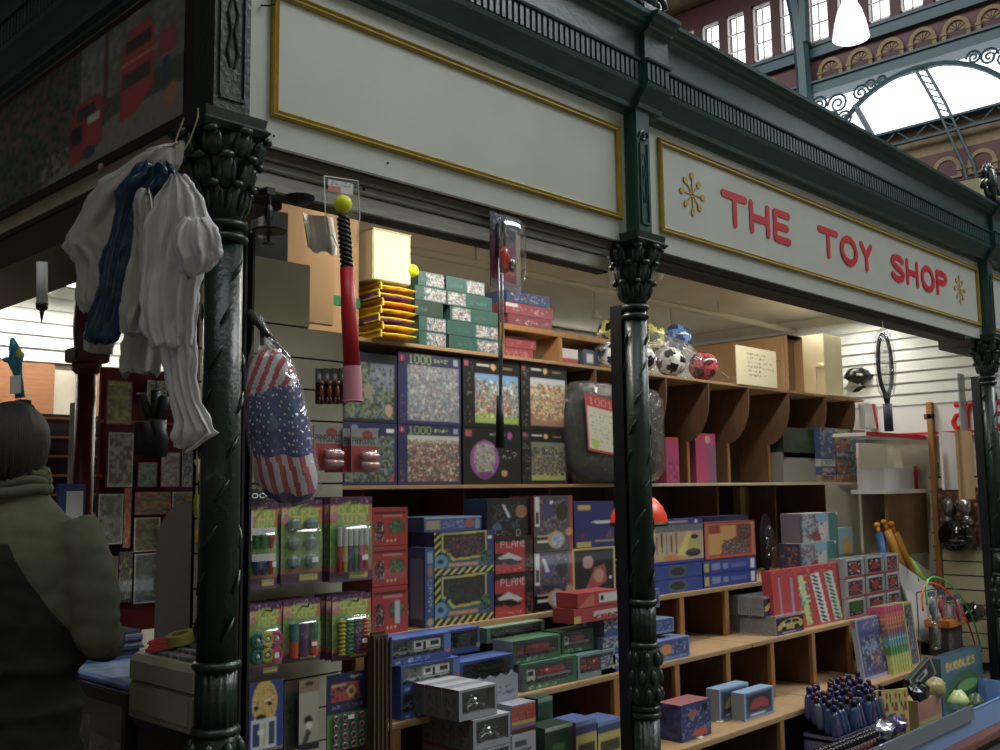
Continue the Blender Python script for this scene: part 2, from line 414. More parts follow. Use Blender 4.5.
# blank board of the near bay
t = thing('fascia_board', 'blank cream fascia board with a gilt border, over the near bay', 'sign board', (COLX[0], 0, ZB), 'cream fascia boards')
def loc_(t, p): return (p[0]-t.location[0], p[1]-t.location[1], p[2]-t.location[2])
def board(t, x0, x1, fx0, fx1, fz0, fz1, y=0.):
    L = t.location
    b = MB(); b.box(x0-L.x, x1-L.x, y-L.y, y+.035-L.y, ZB-L.z, ZT-L.z+.02)
    obj('board', b, M_CREAM, t)
    fb = frame_moulding(fx0-L.x, fx1-L.x, fz0-L.z, fz1-L.z, y-L.y); obj('gilt_frame', fb, M_GOLD, t)
FZ0, FZ1 = 2.556, 2.956
board(t, 1.40, COLX[1]-.042, aty(269.5,100,0).x, aty(619.5,165,0).x, 2.545, 2.925)
bent_hook(t, Vector((1.475-COLX[0], 0, 2.86-ZB)), .8)
for px, py in ((247,120),(274,136),(388,163)):
    p = aty(px, py, -.001); b = MB(); b.ball((p.x-COLX[0], p.y, p.z-ZB), .004, 6); obj('nail_head', b, M_BLACK, t)
# lettered board
t = thing('shop_sign', 'long cream shop sign with red lettering, gilt border and two gold stars', 'sign', (COLX[1], 0, ZB), 'cream fascia boards')
board(t, COLX[1]+.042, COLX[2]-.045, aty(658,180,0).x, aty(978,297,0).x, 2.545, 2.945)
bent_hook(t, Vector((.047, 0, 2.56-ZB)), 1.)
GL = {'T':[[(0,1),(.62,1)],[(.31,1),(.31,0)]], 'H':[[(0,0),(0,1)],[(.5,0),(.5,1)],[(0,.5),(.5,.5)]], 'E':[[(.46,1),(0,1),(0,0),(.46,0)],[(0,.5),(.4,.5)]],
      'O':[[(.28+.28*math.cos(k*PI/12), .5+.5*math.sin(k*PI/12)) for k in range(25)]], 'Y':[[(0,1),(.28,.52),(.56,1)],[(.28,.52),(.28,0)]],
      'S':[[(.46,.86),(.36,.98),(.2,1),(.05,.92),(0,.76),(.08,.60),(.38,.42),(.47,.26),(.42,.08),(.26,0),(.1,.02),(0,.15)]],
      'P':[[(0,0),(0,1),(.3,1),(.44,.93),(.5,.78),(.44,.62),(.3,.54),(0,.54)]]}
def stroke_letter(mb, ch, o, w, h, th, y):
    for st in GL[ch]:
        for i in range(len(st)-1):
            y -= .00015
            a = Vector((o[0]+st[i][0]*w, o[1]+st[i][1]*h)); c = Vector((o[0]+st[i+1][0]*w, o[1]+st[i+1][1]*h))
            d = (c-a); 
            if d.length < 1e-6: continue
            ang = math.atan2(d.y, d.x); poly = []
            for k in range(7): poly.append(a+Vector((math.cos(ang+PI/2+k*PI/6), math.sin(ang+PI/2+k*PI/6)))*th/2)
            for k in range(7): poly.append(c+Vector((math.cos(ang-PI/2+k*PI/6), math.sin(ang-PI/2+k*PI/6)))*th/2)
            mb.prism([(p.x, y, p.y) for p in poly], (0,-.002,0))
# letter placement from the board: (letter, left px, right px, top y, bottom y at left)
for ch, a, c, zt, zb in (('T',722,748,188,232),('H',750,770,196,238),('E',774,791,205,249),('T',819,839,224,267),('O',841,858,232,272),('Y',861,873,240,275),
                     ('S',892,905,253,288),('H',907,919,260,292),('O',922,935,266,298),('P',937,948,271,300)):
    A = aty(a, zb, 0); B = aty(c, zb, 0); T = aty(a, zt, 0)
    hh = .165; z0 = 2.545+ (.4-hh)/2+.0
    w = (B.x-A.x); th = .036
    mx = max(p[0] for st in GL[ch] for p in st)
    lb = MB(); stroke_letter(lb, ch, (A.x+th/2-COLX[1], z0+th/2-ZB+.004), (w-th)/mx, hh-th, th, -.0015)
    obj('letter', lb, M_RED, t)
for px, py, sc in ((692, 194, 1.), (959.7, 293, 1.)):
    c = aty(px, py, 0); c.z = 2.755; b = MB()
    for k in range(8):
        a = k*PI/4; R = .080 if k % 2 == 0 else .072; e = Vector((c.x-COLX[1]+math.cos(a)*R, -.002, c.z-ZB+math.sin(a)*R)); o = Vector((c.x-COLX[1], -.002, c.z-ZB))
        u = (e-o).normalized(); n = Vector((-u.z,0,u.x)); rr = .014
        b.prism([o+n*.003, e+n*.003, e-n*.003, o-n*.003], (0,-.002,0))
        b.prism([e+(u*math.cos(q*PI/5)*rr*1.25+n*math.sin(q*PI/5)*rr) for q in range(10)], (0,-.003,0))
    obj('gold_star', b, M_STAR, t)
# board of the bay beyond
t = thing('fascia_board', 'cream fascia board with gilt border starting beyond the far column', 'sign board', (COLX[2], 0, ZB), 'cream fascia boards')
board(t, COLX[2]+.065, 9.6, COLX[2]+.15, 9.5, 2.545, 2.945)

# cornice: mitred round the corner, front run then side run
XS = 1.33
prof = [(.0,ZT-.012),(.018,ZT-.012),(.020,ZT),(.045,ZT+.004),(.052,ZT+.02),(.078,ZT+.055),(.095,ZT+.075),(.100,ZT+.092),(.088,ZT+.097),(.088,ZT+.176),(.104,ZT+.178),(.106,ZT+.186),
        (.088,ZT+.190),(.088,ZT+.298),(.098,ZT+.303),(.112,ZT+.309),(.114,ZT+.322),(.132,ZT+.328),(.136,ZT+.342),(.156,ZT+.350),(.158,ZT+.366),(.148,ZT+.370),(.0,ZT+.376)]
t = thing('cornice', 'dark green moulded cornice with dentils along the front and side of the stall', 'cornice', (XS, 0, ZT))
LZ = ZT
b = MB(); b.sweep([(a, z-LZ) for a, z in prof], [((10.2-XS,0),(0,-1)),((0,0),(-1,-1)),((0,4.2),(-1,0))]); 
b.add([(0,0,.37),(9,0,.37),(9,4.2,.37),(0,4.2,.37)], [(0,1,2,3)])
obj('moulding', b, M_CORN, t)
b = MB()
x = 1.30
while x < 9.5:
    b.box(x-XS, x-XS+.017, -.097, -.086, .100, .172); x += .030
y = -.06
while y < 3.2:
    b.box(-.097, -.086, y, y+.017, .100, .172); y += .030
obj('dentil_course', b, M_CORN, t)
for xx, w in ((COLX[1]+.035, .080), (COLX[2]+.035, .080), (COLX[0]-.02, .07)):
    b = MB(); k = .028
    pr2 = [(a+k, z) for a, z in prof[:-1]]+[(0, prof[-1][1])]
    L = xx-w-XS; R = xx+w-XS
    b.sweep([(a, z-LZ) for a, z in [(0, prof[0][1])]+pr2], [((L,0),(0,-1)),((R,0),(0,-1))], closed=True)
    x_ = L+.004
    while x_ < R-.017: b.box(x_, x_+.017, -.097-k, -.086-k, .100, .172); x_ += .030
    obj('projecting_block', b, M_CORN, t)
    # cast iron scroll finial standing on the block
    f = thing('scroll_finial', {COLX[1]+.035:'dark cast iron scroll finial on the cornice above the middle column', COLX[2]+.035:'dark cast iron scroll finial on the cornice above the far column'}.get(xx, 'dark cast iron scroll finial on the cornice at the near corner'), 'finial', (xx, -.06, ZT+.372), 'iron finials on the cornice')
    f.scale = (1.5,1.5,1.45) if xx > 6 else (1.2,1.2,1.2)
    b = MB(); b.cbox(-.10,.10,-.07,.03,0,.03,.006); obj('foot', b, M_GREEN, f)
    b = MB()
    for s in (-1, 1):
        b.tube([(s*(.045+.050*(1-q/16)*math.cos(q*.6)), -.02, .075+.050*(1-q/16)*math.sin(q*.6)) for q in range(17)], [.014-.0005*q for q in range(17)], 7)
    b.tube([(0,-.02,.03),(0,-.025,.10),(0,-.02,.17),(0,-.01,.20)], [.02,.03,.024,.006], 8)
    for k in range(7):
        a = -.9+k*.3; b.ball((math.sin(a)*.085, -.02, .09+math.cos(a)*.10), (.018,.014,.026), 8)
    obj('scroll', b, M_GREEN, f, smooth=True)

# timber header under the near board, soffits
hb = thing('shutter_header', 'worn grey timber header of two planks under the blank board', 'beam', (1.46, 0, 2.2))
L = hb.location
b = MB(); b.cbox(0,1.62,.035,.075,.203,.256,.004); obj('plank', b, M_GREYW, hb)
b = MB(); b.cbox(0,1.62,.042,.085,.146,.199,.004); obj('plank', b, M_GREYW, hb)
b = MB(); b.cbox(0,1.62,.02,.035,.225,.262,.003); b.box(0,1.62,.0,.05,.256,.263); obj('cover_strip', b, mat('brown_strip',(.34,.30,.24),.6,noise=.2), hb)
b = MB(); b.box(0,1.62,.05,.10,.140,.147); b.box(0,1.62,.085,.13,.17,.26); obj('bottom_rail', b, M_DARK, hb)
for px, py in ((363,183),(364,189),(540,222),(610,238)):
    p = aty(px, py, .034); b = MB(); b.ball(p-L, (.006,.004,.006), 8); obj('bolt_head', b, M_BLACK, hb)
tb = MB(); tb.box(3.2,6.8,.03,.14,2.425,2.463); tb.box(3.2,6.8,.02,.045,2.44,2.463)
tagit(obj('roller_soffit', tb, M_DARK), 'dark brown shutter soffit under the lettered board', 'beam')
tb = MB(); tb.box(6.92,9.4,.03,.24,2.405,2.463); tagit(obj('roller_soffit', tb, M_DARK), 'dark brown shutter soffit beyond the far column', 'beam')

# side board with painted street panel
t = thing('fascia_board', 'dull cream side board carrying a dark painted street scene', 'sign board', (XS, 0, ZB), 'cream fascia boards')
b = MB(); b.box(0,.035,.06,3.9,0,ZT-ZB+.02); obj('board', b, M_CREAM2, t)
b = MB(); b.box(-.014,0,.115-.04,1.66,.05,.50)
obj('dark_frame', b, mat('dark_picture_frame',(.10,.08,.06),.5), t)
A = Art(150, 60, rgb(62,78,52)); A.speck(0,0,.7,1,[rgb(40,70,35),rgb(60,85,45),rgb(30,50,30),rgb(80,75,60),rgb(90,60,50)],3,2)
A.speck(0,.1,.45,.6,[rgb(70,60,60),rgb(50,80,55),rgb(110,70,50),rgb(40,60,35)],5,3,.8)
A.speck(.55,0,1,.55,[rgb(120,120,115),rgb(100,105,100),rgb(85,100,80)],6,3); A.poly([(.35,1),(.7,.72),(1,.75),(1,1)], rgb(120,118,100)); A.speck(.35,.75,1,1,[rgb(112,110,95),rgb(122,120,104)],9,2,.5)
A.rect(.66,.0,.68,.62,rgb(95,60,35))
A.poly([(.50,.95),(.50,.55),(.53,.45),(.63,.45),(.66,.52),(.66,.86),(.60,.92)], rgb(150,35,30)); A.rect(.535,.5,.62,.6,rgb(40,40,45)); A.rect(.585,.60,.645,.66,rgb(190,185,170)); A.rect(.51,.64,.56,.78,rgb(35,35,35)); A.ell(.60,.9,.03,.05,rgb(40,50,90))
A.poly([(.74,.80),(.74,.28),(.78,.12),(.86,.12),(.88,.2),(.88,.66),(.80,.80)], rgb(165,38,32)); A.rect(.76,.2,.87,.3,rgb(50,45,45)); A.rect(.745,.45,.87,.56,rgb(60,55,50)); A.rect(.74,.36,.88,.38,rgb(180,150,120)); A.rect(.9,.3,.97,.48,rgb(150,45,50)); A.ell(.955,.80,.02,.09,rgb(170,105,40)); A.rect(.92,.5,.94,.7,rgb(50,60,90))
b = MB(); b.art(A.a, (-.016,1.62,.075), (0,-1.49,0), (0,0,.40)); obj('painted_scene', b, PC, t)
b = MB(); b.box(.0,.30,.12,3.9,-.135,-.03); b.box(.03,.3,.12,3.9,-.03,.0)
obj('soffit_beam', b, mat('dark_olive_soffit',(.16,.15,.10),.6,noise=.15), t)

# ================================================================== interior shell
fl = MB(); fl.box(-12,26,-10,22,-.05,0); struct('floor', fl, M_FLOOR)
b = MB(); b.box(1.42,8.2,.14,4.4,2.86,2.90); struct('ceiling', b, M_CEIL)
b = MB(); b.box(4.65,7.58,4.1,4.28,2.2,2.858); b.box(4.65,7.58,3.9,4.0,2.70,2.858); tagit(obj('dark_bulkhead', b, mat('grey_brown_bulkhead',(.30,.28,.25),.8,noise=.1)), 'grey-brown bulkhead under the ceiling behind the football bag', 'beam')
b = MB(); b.box(1.2,8.2,4.30,4.40,0,2.86); struct('wall_back', b, M_WALL)
b = MB(); b.box(7.62,7.70,-.02,4.3,0,2.90); struct('wall_right', b, M_WALL)
def shutter(nm, o, along, ln, z0, z1, pitch=.075, lab=''):
    b = MB(); z = z0; al = Vector(along); nr = Vector((al.y, -al.x, 0))
    while z < z1:
        for (za, zb, o1, o2) in ((z, z+pitch*.82, .012, .004), (z+pitch*.82, z+pitch, -.006, -.006)):
            p = Vector(o); vs = [p+nr*o1+Vector((0,0,za-o[2])), p+al*ln+nr*o1+Vector((0,0,za-o[2])), p+al*ln+nr*o2+Vector((0,0,zb-o[2])), p+nr*o2+Vector((0,0,zb-o[2]))]
            b.add(vs, [(0,1,2,3)])
        z += pitch
    return tagit(obj(nm, b, M_SHUT), lab, 'shutter', 'white slatted shutters inside the stall')
shutter('roller_shutter', (1.45,4.26,2.36), (1,0,0), 3.2, 2.36, 2.79, .085, 'brightly lit white slatted shutter along the back wall above the wood panel')
shutter('roller_shutter', (7.59,4.1,2.10), (0,-1,0), 4.1, 2.10, 2.78, .085, 'white slatted shutter on the end wall above the red-lettered banner')
b = MB(); b.cbox(1.45,2.62,4.18,4.24,1.95,2.34,.004); b.box(1.45,2.62,4.19,4.24,1.92,1.95); tagit(obj('wood_panel', b, M_WOODP), 'wide brown wood-grain panel below the lit shutter, behind the person', 'panel')
b = MB(); b.cbox(2.80,3.6,4.18,4.24,1.95,2.34,.004); tagit(obj('wood_panel', b, M_WOODP), 'brown wood-grain panel right of the dark red post, above the red rack', 'panel')
# exposed pipe and conduit under the ceiling
b = MB(); b.tube([(1.5,1.62,2.765),(7.55,1.62,2.765)], .022, 12)
for x in (2.6,3.9,5.1,6.4): b.tube([(x,1.62,2.765),(x,1.62,2.86)], .006, 6)
tagit(obj('ceiling_pipe', b, M_PIPE, smooth=True), 'long cream pipe hung below the stall ceiling', 'pipe')
b = MB(); b.tube([(1.5,1.15,2.81),(5.0,1.15,2.81)], .009, 8); b.ball((5.0,1.15,2.79), (.025,.025,.04), 10)
tagit(obj('conduit', b, M_PIPE, smooth=True), 'thin conduit ending in a small junction on the stall ceiling', 'conduit')
for x, lb in ((5.3,'small cream spot fitting on the ceiling above the footballs'), (6.2,'small cream spot fitting on the ceiling above the brown carton')):
    t = thing('ceiling_spot', lb, 'ceiling light', (x,1.9,2.86), 'small ceiling spots')
    b = MB(); b.tube([(0,0,0),(0,0,-.12),(.02,0,-.15)], .006, 6); obj('stem', b, M_PIPE, t)
    b = MB(); b.lathe([(.012,-.15),(.03,-.18),(.036,-.21)], 12, c=(.02,0,0)); obj('lamp_head', b, M_PIPE, t)
M_TUBE = mat('lit_tube', (.9,.9,.9), .4, emit=(1,.98,.92), es=9.)
def tube_light(x, y, z, ln, ax, lab, power, sz=.1):
    t = thing('strip_light', lab, 'ceiling light', (x,y,z), 'fluorescent strip lights in the stall')
    R = Matrix.Rotation(PI/2 if ax == 'y' else 0, 4, 'Z'); t.rotation_euler = R.to_euler()
    b = MB(); b.cbox(-ln/2, ln/2, -.03, .03, .0, .05, .004); obj('housing', b, M_WHITE, t)
    b = MB(); b.tube([(-ln/2+.03,0,-.018),(ln/2-.03,0,-.018)], .014, 10); obj('tube', b, M_TUBE, t)
    l = bpy.data.lights.new('strip_lamp', 'AREA'); l.shape = 'RECTANGLE'; l.size = ln-.06; l.size_y = sz; l.energy = power; l.color = (1,.96,.86)
    lo = bpy.data.objects.new('strip_lamp', l); C.objects.link(lo); lo.parent = t; lo.location = (0,0,-.04)
    return t
tube_light(3.1, .50, 2.80, 1.5, 'x', 'lit strip light near the front above the carton and bag stack', 17)
tube_light(3.6, 2.9, 2.80, 1.2, 'x', 'lit strip light over the back of the stall', 26)
tube_light(6.6, 3.2, 2.80, 1.1, 'x', 'far strip light glimpsed over the riser shelf', 14, .3)
tube_light(5.3, .50, 2.80, 1.5, 'x', 'lit strip light near the front above the football bag', 10)
tube_light(2.2, 3.75, 2.80, 1.5, 'x', 'lit strip light in front of the back shutter, near the red post', 30)
tube_light(3.9, 3.7, 2.42, 1.2, 'x', 'lit strip light low in front of the back shutter, behind the riser shelf', 3)
tube_light(7.0, 1.0, 2.80, .9, 'x', 'lit strip light near the end wall above the tennis racket', 8)


# dark red post and grey uprights seen through the side opening
t = thing('painted_post', 'dark red gloss post standing inside the stall behind the person', 'post', (1.86,1.95,0))
b = MB(); b.lathe([(.043,0),(.043,2.10)], 20); obj('shaft', b, M_OXBLD, t, smooth=True)
b = MB(); b.lathe([(.045,2.02),(.062,2.04),(.062,2.06),(.05,2.10),(.062,2.2),(.05,2.86)], 20); b.cbox(-.075,.075,-.06,.06,2.07,2.13,.006); obj('capital', b, M_OXBLD, t)
for x, lb in ((1.74,'grey metal upright left of the dark red post'), (1.99,'grey metal upright right of the dark red post')):
    b = MB(); b.cbox(x-.028,x+.028,2.3,2.36,0,1.93,.004); b.box(x-.012,x+.012,2.288,2.302,.1,1.9)
    tagit(obj('rack_upright', b, mat('grey_upright',(.42,.46,.50),.4)), lb, 'upright', 'grey rack uprights')
# ================================================================== slat wall by the corner
SY = .34
t = thing('slat_wall', 'grey slatted display panel right behind the corner column, hung with packs', 'display panel', (1.50, SY, 0))
b = MB(); 
zs = [2.225]+[2.025-.1*k for k in range(0, 18)]
tops = [(2.235,2.032,1.50,1.885)]+[(2.026-.1*k, 1.932-.1*k, 1.50, 2.02) for k in range(17)]
for z1, z0, x0, x1 in tops: b.box(x0-1.5+.0, x1-1.5, 0, .018, z0, z1)
obj('slat_board', b, M_SLAT, t)
b = MB(); b.box(0,.385,.012,.03,.24,2.235); b.box(0,.52,.012,.03,.24,2.02); obj('backing', b, M_GROOVE, t)
def hook(x, z, y0=SY, y1=None, parent=None, name='display_hook'):
    b = MB(); y1 = y1 if y1 is not None else y0-.14
    b.tube([(x,y0,z),(x,y1,z),(x,y1-.006,z+.012)], .0028, 6); b.box(x-.014,x+.014,y0-.004,y0,z-.016,z+.012)
    return obj(name, b, M_STEEL, parent)

# ================================================================== shelving
PZ, TS, S1, S2, S3 = 1.527, 2.145, .97, .715, .42
t = thing('stepped_shelving', 'long plywood shelving unit with stepped lower shelves and rounded brackets under the top shelf', 'shelving', (2.25, .17, 0))
L = t.location
def part(nm, x0, x1, y0, y1, z0, z1, m, ch=.003):
    b = MB(); b.cbox(x0-L.x, x1-L.x, y0-L.y, y1-L.y, z0, z1, ch); return obj(nm, b, m, t)
part('shelf_board', 2.28, 7.3, .63, 1.36, S1-.022, S1, M_SHELF)
part('shelf_board', 2.25, 4.62, .39, .90, S2-.022, S2, M_SHELF); part('shelf_board', 4.623, 6.35, .39, .90, S2-.022, S2, M_SHELF)
part('shelf_board', 2.25, 4.95, .15, .95, S3-.025, S3, M_SHELF); part('shelf_board', 4.953, 6.62, .15, .95, S3-.025, S3, M_SHELF)
part('shelf_board', 2.42, 4.60, .98, 1.38, PZ-.018, PZ, M_SHELF); part('shelf_board', 4.603, 7.60, .93, 1.38, PZ-.018, PZ, M_SHELFE)
part('shelf_board', 2.12, 7.36, .98, 2.05, TS-.018, TS, M_SHELF)
part('back_board', 2.42, 7.32, 1.38, 1.40, 0, 2.127, M_BACK)
def divider(x, y0, y1, z0, z1):
    part('divider', x-.011, x+.011, y0+.022, y1, z0, z1, M_PLY, .001); part('divider_edge', x-.02, x+.02, y0, y0+.022, z0, z1, mat('pine_edge', (.60,.43,.24), .6, noise=.15, nscale=10, stretch=(5,5,1)), .002)
for x in (2.32, 3.01, 3.66, 4.364, 4.785, 5.251, 5.75, 6.3): divider(x, .63, 1.37, S2, S1-.022)
for x in (2.29, 2.9, 3.506, 3.957, 4.391, 4.816, 5.264, 5.715, 6.28): divider(x, .39, .90, S3, S2-.022)
for x in (2.3, 3.0, 3.75, 4.457, 5.2, 5.9, 6.55): divider(x, .15, .90, 0, S3-.025)
for x in (4.15, 4.79, 5.232, 5.694, 6.211, 6.743, 7.2):
    pts = [(.98,2.127),(.98,2.06)]+[(.98+.17*(1-math.cos(q*PI/16)), 2.05-.27*math.sin(q*PI/16)) for q in range(1,9)]+[(1.15,PZ),(1.378,PZ),(1.378,2.127)]
    b = MB(); b.prism([(x-.007-L.x, y-L.y, z) for y, z in pts], (.014,0,0)); obj('rounded_bracket', b, M_PLY, t)
    part('bracket_edge', x-.012, x+.012, 1.140, 1.15, PZ, 1.78, mat('pine_edge'), .001)
for x in (2.7, 3.3, 3.9): part('divider', x-.01, x+.01, 1.1, 1.37, S1, PZ-.018, M_PLY, .001)
for x in (4.7, 5.4, 6.1, 6.8): part('divider', x-.01, x+.01, 1.05, 1.37, S1, PZ-.018, M_PLY, .001)
px_a, px_b = aty(371,700,.14).x, aty(390,700,.14).x; pz_ = aty(380,632,.14).z
b = MB(); b.cbox(px_a,px_b,.14,.168,0,pz_,.01)
for k in range(5): b.box(px_a+.006+.016*k, px_a+.013+.016*k, .134,.141, .02, pz_-.02)
tagit(obj('ribbed_end_post', b, mat('ribbed_brown', (.26,.19,.13), .6, noise=.15)), 'ribbed dark brown post end standing left of the car and caravan boxes', 'post')
wa_ = aty(389,640,.60).x; b = MB(); b.cbox(wa_,aty(411,640,.60).x,.60,.62,.73,.94,.002); tagit(obj('white_board_scrap', b, M_PAPER), 'pale board scrap tucked under the red robot packs beside the ribbed post', 'board')

# ------------------------------------------------------------------ puzzles
def crowd(n, pal, w=64, h=54, strip=NAVY, logo=RED, top='1000', tc=LIME, sub=True, sky=None, ground=None):
    a = Art(w, h, strip); a.rect(.015,.0,.02,1,rgb(60,64,120))
    x0 = .14; a.rect(x0,.17,.97,.95,pal[0]); a.speck(x0,.17,.97,.95,pal,n,1); a.speck(x0,.2,.97,.93,pal,n+50,2,.5)
    if sky: a.rect(x0,.17,.97,.30,sky); a.speck(x0,.25,.97,.32,pal,n+9,1,.6)
    if ground: a.rect(x0,.8,.97,.95,ground); a.speck(x0,.8,.97,.88,pal,n+8,1,.4)
    a.rect(.02,.04,.09,.13,logo); a.rect(.04,.06,.07,.11,WHITE)
    a.speck(.03,.6,.1,.95,[rgb(170,120,90),rgb(120,70,90),strip],n,1,.5)
    if top: a.text(top,.16,.03,tc,1)
    if sub: a.text('PUZZLE', .55, .045, tc, 1) if w > 90 else a.speck(.56,.06,.78,.12,[tc,strip],n,1)
    a.rect(.87,.03,.95,.13,rgb(150,170,190)); return a
P1 = [rgb(150,155,160),rgb(120,130,150),rgb(175,165,155),rgb(100,110,120),rgb(150,120,110),rgb(110,135,160),rgb(190,195,195)]
P2 = [rgb(190,175,150),rgb(150,110,80),rgb(120,80,70),rgb(210,200,190),rgb(100,110,90),rgb(170,60,60),rgb(80,90,110)]
P3 = [rgb(70,100,80),rgb(90,120,100),rgb(60,80,110),rgb(120,140,140),rgb(50,60,50),rgb(140,130,80)]
P4 = [rgb(120,170,220),rgb(200,170,120),rgb(180,70,60),rgb(230,230,220),rgb(90,120,60),rgb(140,110,90)]
P5 = [rgb(210,180,120),rgb(190,120,80),rgb(230,220,190),rgb(120,140,90),rgb(160,80,90),rgb(220,190,90)]
GP = 'boxed jigsaws standing two high on the middle shelf'
def blackpz(n, pal, sky, ground, w=58):
    a = Art(w, 58, BLK); a.speck(.01,.05,.16,.95,[rgb(120,100,70),rgb(60,30,40),BLK,BLK,rgb(110,110,110)],n,2,.45)
    a.rect(.19,.20,.97,.93,pal[0]); a.speck(.19,.20,.97,.93,pal,n,1); a.rect(.19,.2,.97,.34,sky); a.speck(.19,.3,.97,.5,pal+[sky],n+1,2,.8); a.rect(.19,.78,.97,.93,ground); a.speck(.19,.7,.97,.84,pal,n+3,2,.6)
    a.rect(.22,.07,.45,.11,WHITE); a.ell(.52,.10,.05,.05,rgb(230,170,60)); a.rect(.02,.03,.09,.12,rgb(190,60,90)); a.rect(.68,.09,.86,.12,rgb(150,130,60)); return a
a = Art(58,58,rgb(30,30,60)); a.rect(.03,.14,.95,.95,P3[0]); a.speck(.03,.14,.95,.95,P3,3,2); a.rect(.5,.14,.95,.5,rgb(110,125,150)); a.speck(.5,.2,.95,.6,P3+[rgb(130,140,160)],4,2,.6); a.ell(.45,.55,.08,.12,rgb(150,130,110)); a.speck(0,.0,.04,1,[BLK,rgb(60,60,60)],2,2); a.ell(.84,.82,.07,.1,rgb(190,150,110))
place('puzzle_box','dark jigsaw box with a green garden scene, upper at the left end','puzzle',343,397,380,1.0,PZ+.264,350,.05,a,base=rgb(30,30,60),group=GP)
a = Art(58,58,NAVY); a.rect(.03,.2,.95,.95,rgb(120,140,150)); a.speck(.03,.2,.95,.95,P3+[rgb(130,160,180)],6,2); a.ell(.2,.11,.07,.08,rgb(120,140,190)); a.rect(.45,.09,.66,.12,rgb(150,155,190)); a.rect(.8,.08,.94,.15,WHITE); a.ell(.6,.6,.1,.2,rgb(60,120,120)); a.rect(.88,.85,.95,.95,RED)
place('puzzle_box','navy jigsaw box with a misty blue-green picture, lower at the left end','puzzle',343,397,440,1.0,PZ,412,.05,a,base=NAVY,group=GP,h=.262)
place('puzzle_box','navy jigsaw box marked 1000 with a pale blue crowd scene, upper of the second pair','puzzle',398,461,385,1.0,PZ+.264,351,.05,crowd(11,P1),base=NAVY,group=GP)
place('puzzle_box','navy jigsaw box marked 1000 with a brown street crowd, lower of the second pair','puzzle',398,461,445,1.0,PZ,414,.05,crowd(12,P2,sky=rgb(190,195,190)),base=NAVY,group=GP,h=.262)
place('puzzle_box','black jigsaw box with a sunny crowd on green grass, upper one behind the club grip','puzzle',463,520,390,1.0,PZ+.264,357,.05,blackpz(13,P4,rgb(110,170,225),rgb(150,190,50),66),base=BLK,group=GP)
a = Art(62,58,rgb(22,20,26)); a.ell(.36,.55,.25,.34,rgb(150,75,160)); a.ell(.36,.53,.19,.27,rgb(165,150,165)); a.speck(.2,.3,.52,.78,[rgb(160,150,160),rgb(190,180,190),rgb(120,110,110),rgb(150,160,110)],4,2,.7); a.ell(.36,.84,.12,.07,rgb(120,60,130)); a.rect(.04,.04,.14,.15,rgb(190,60,90)); a.speck(.45,.05,.72,.13,[WHITE,BLK],5,1,.7); a.speck(.66,.38,.86,.42,[WHITE,BLK],6,1,.7); a.speck(.66,.46,.82,.54,[WHITE,BLK],7,1,.6); a.text('?',.84,.42,WHITE,1); a.ell(.80,.12,.05,.07,rgb(170,70,180)); a.ell(.70,.80,.06,.06,rgb(200,150,60))
place('puzzle_box','black jigsaw box with a purple blob face and question mark, lower of the third pair','puzzle',463,521,450,1.0,PZ,419,.05,a,base=BLK,group=GP,h=.262)
place('puzzle_box','black jigsaw box with a pale yellow festival crowd, upper one beside the clear-bagged disc','puzzle',521,567,395,1.0,PZ+.264,362,.05,blackpz(15,P5,rgb(200,205,220),rgb(170,120,90),52),base=BLK,group=GP)
place('puzzle_box','black jigsaw box with a dark crowd over yellow grass, beside the bagged disc','puzzle',522,567,450,1.0,PZ,422,.05,blackpz(16,[rgb(90,80,60),rgb(150,130,80),rgb(60,60,60),rgb(110,110,140),rgb(170,160,130)],rgb(120,130,110),rgb(170,180,60),52),base=BLK,group=GP,h=.262)

# clear-bagged black disc with a red price card
A0 = aty(567,430,.96); A1 = aty(667,430,.96); w = A1.x-A0.x; hh = .535
t = thing('bagged_disc', 'large black padded disc in crumpled clear plastic with a red and cream price card', 'toy', (A0.x+w/2, .99, PZ))
def superring(w, h, y, e=3.2, n=36, cz=0):
    return [(math.copysign(abs(math.cos(q*2*PI/n))**(2/e), math.cos(q*2*PI/n))*w/2, y, cz+math.copysign(abs(math.sin(q*2*PI/n))**(2/e), math.sin(q*2*PI/n))*h/2) for q in range(n)]
def pillow(mb, w, h, d, cz, e=3.2, m=0, n=36, jit=0., seed=1):
    r = random.Random(seed); rings = []
    for f, yy in ((.0,-d/2),(.6,-d/2*.96),(.93,-d/2*.75),(1,0),(.93,d/2*.75),(.6,d/2*.96),(.0,d/2)):
        rings.append([(x*f+0, yy+r.uniform(-jit,jit), cz+(z)*f) for x, _, z in superring(w, h, 0, e, n)])
    vs = [Vector(v) for rg in rings for v in rg]; fs = []
    for i in range(len(rings)-1):
        for k in range(n): a, b2 = i*n+k, i*n+(k+1) % n; fs.append((a, b2, b2+n, a+n))
    mb.add(vs, fs, m)
b = MB(); pillow(b, w-.03, hh-.02, .07, hh/2, 4.2); obj('disc', b, mat('black_padding', (.06,.075,.085), .6, noise=.3, nscale=6), t, smooth=True)
b = MB(); pillow(b, w+.0, hh, .10, hh/2+.002, 6., jit=.012, n=48); obj('plastic_bag', b, BAGP, t, smooth=True)
pr = Art(30,52,rgb(222,222,200)); pr.rect(0,0,1,.22,RED); pr.text('1001',.1,.04,rgb(240,190,190),1); 
for k in range(9): pr.speck(.12,.3+.06*k,.85,.32+.06*k,[rgb(150,150,140),rgb(222,222,200)],k,1,.6)
pr.ell(.25,.86,.13,.08,rgb(180,215,40)); pr.frame(0,0,1,1,.05,RED)
q0 = aty(589,450,.925); q1 = aty(620,450,.925); qt = aty(589,393,.925); b = MB(); wq = q1.x-q0.x; hq = qt.z-q0.z; qx = q0.x-t.location.x; qz = q0.z-PZ
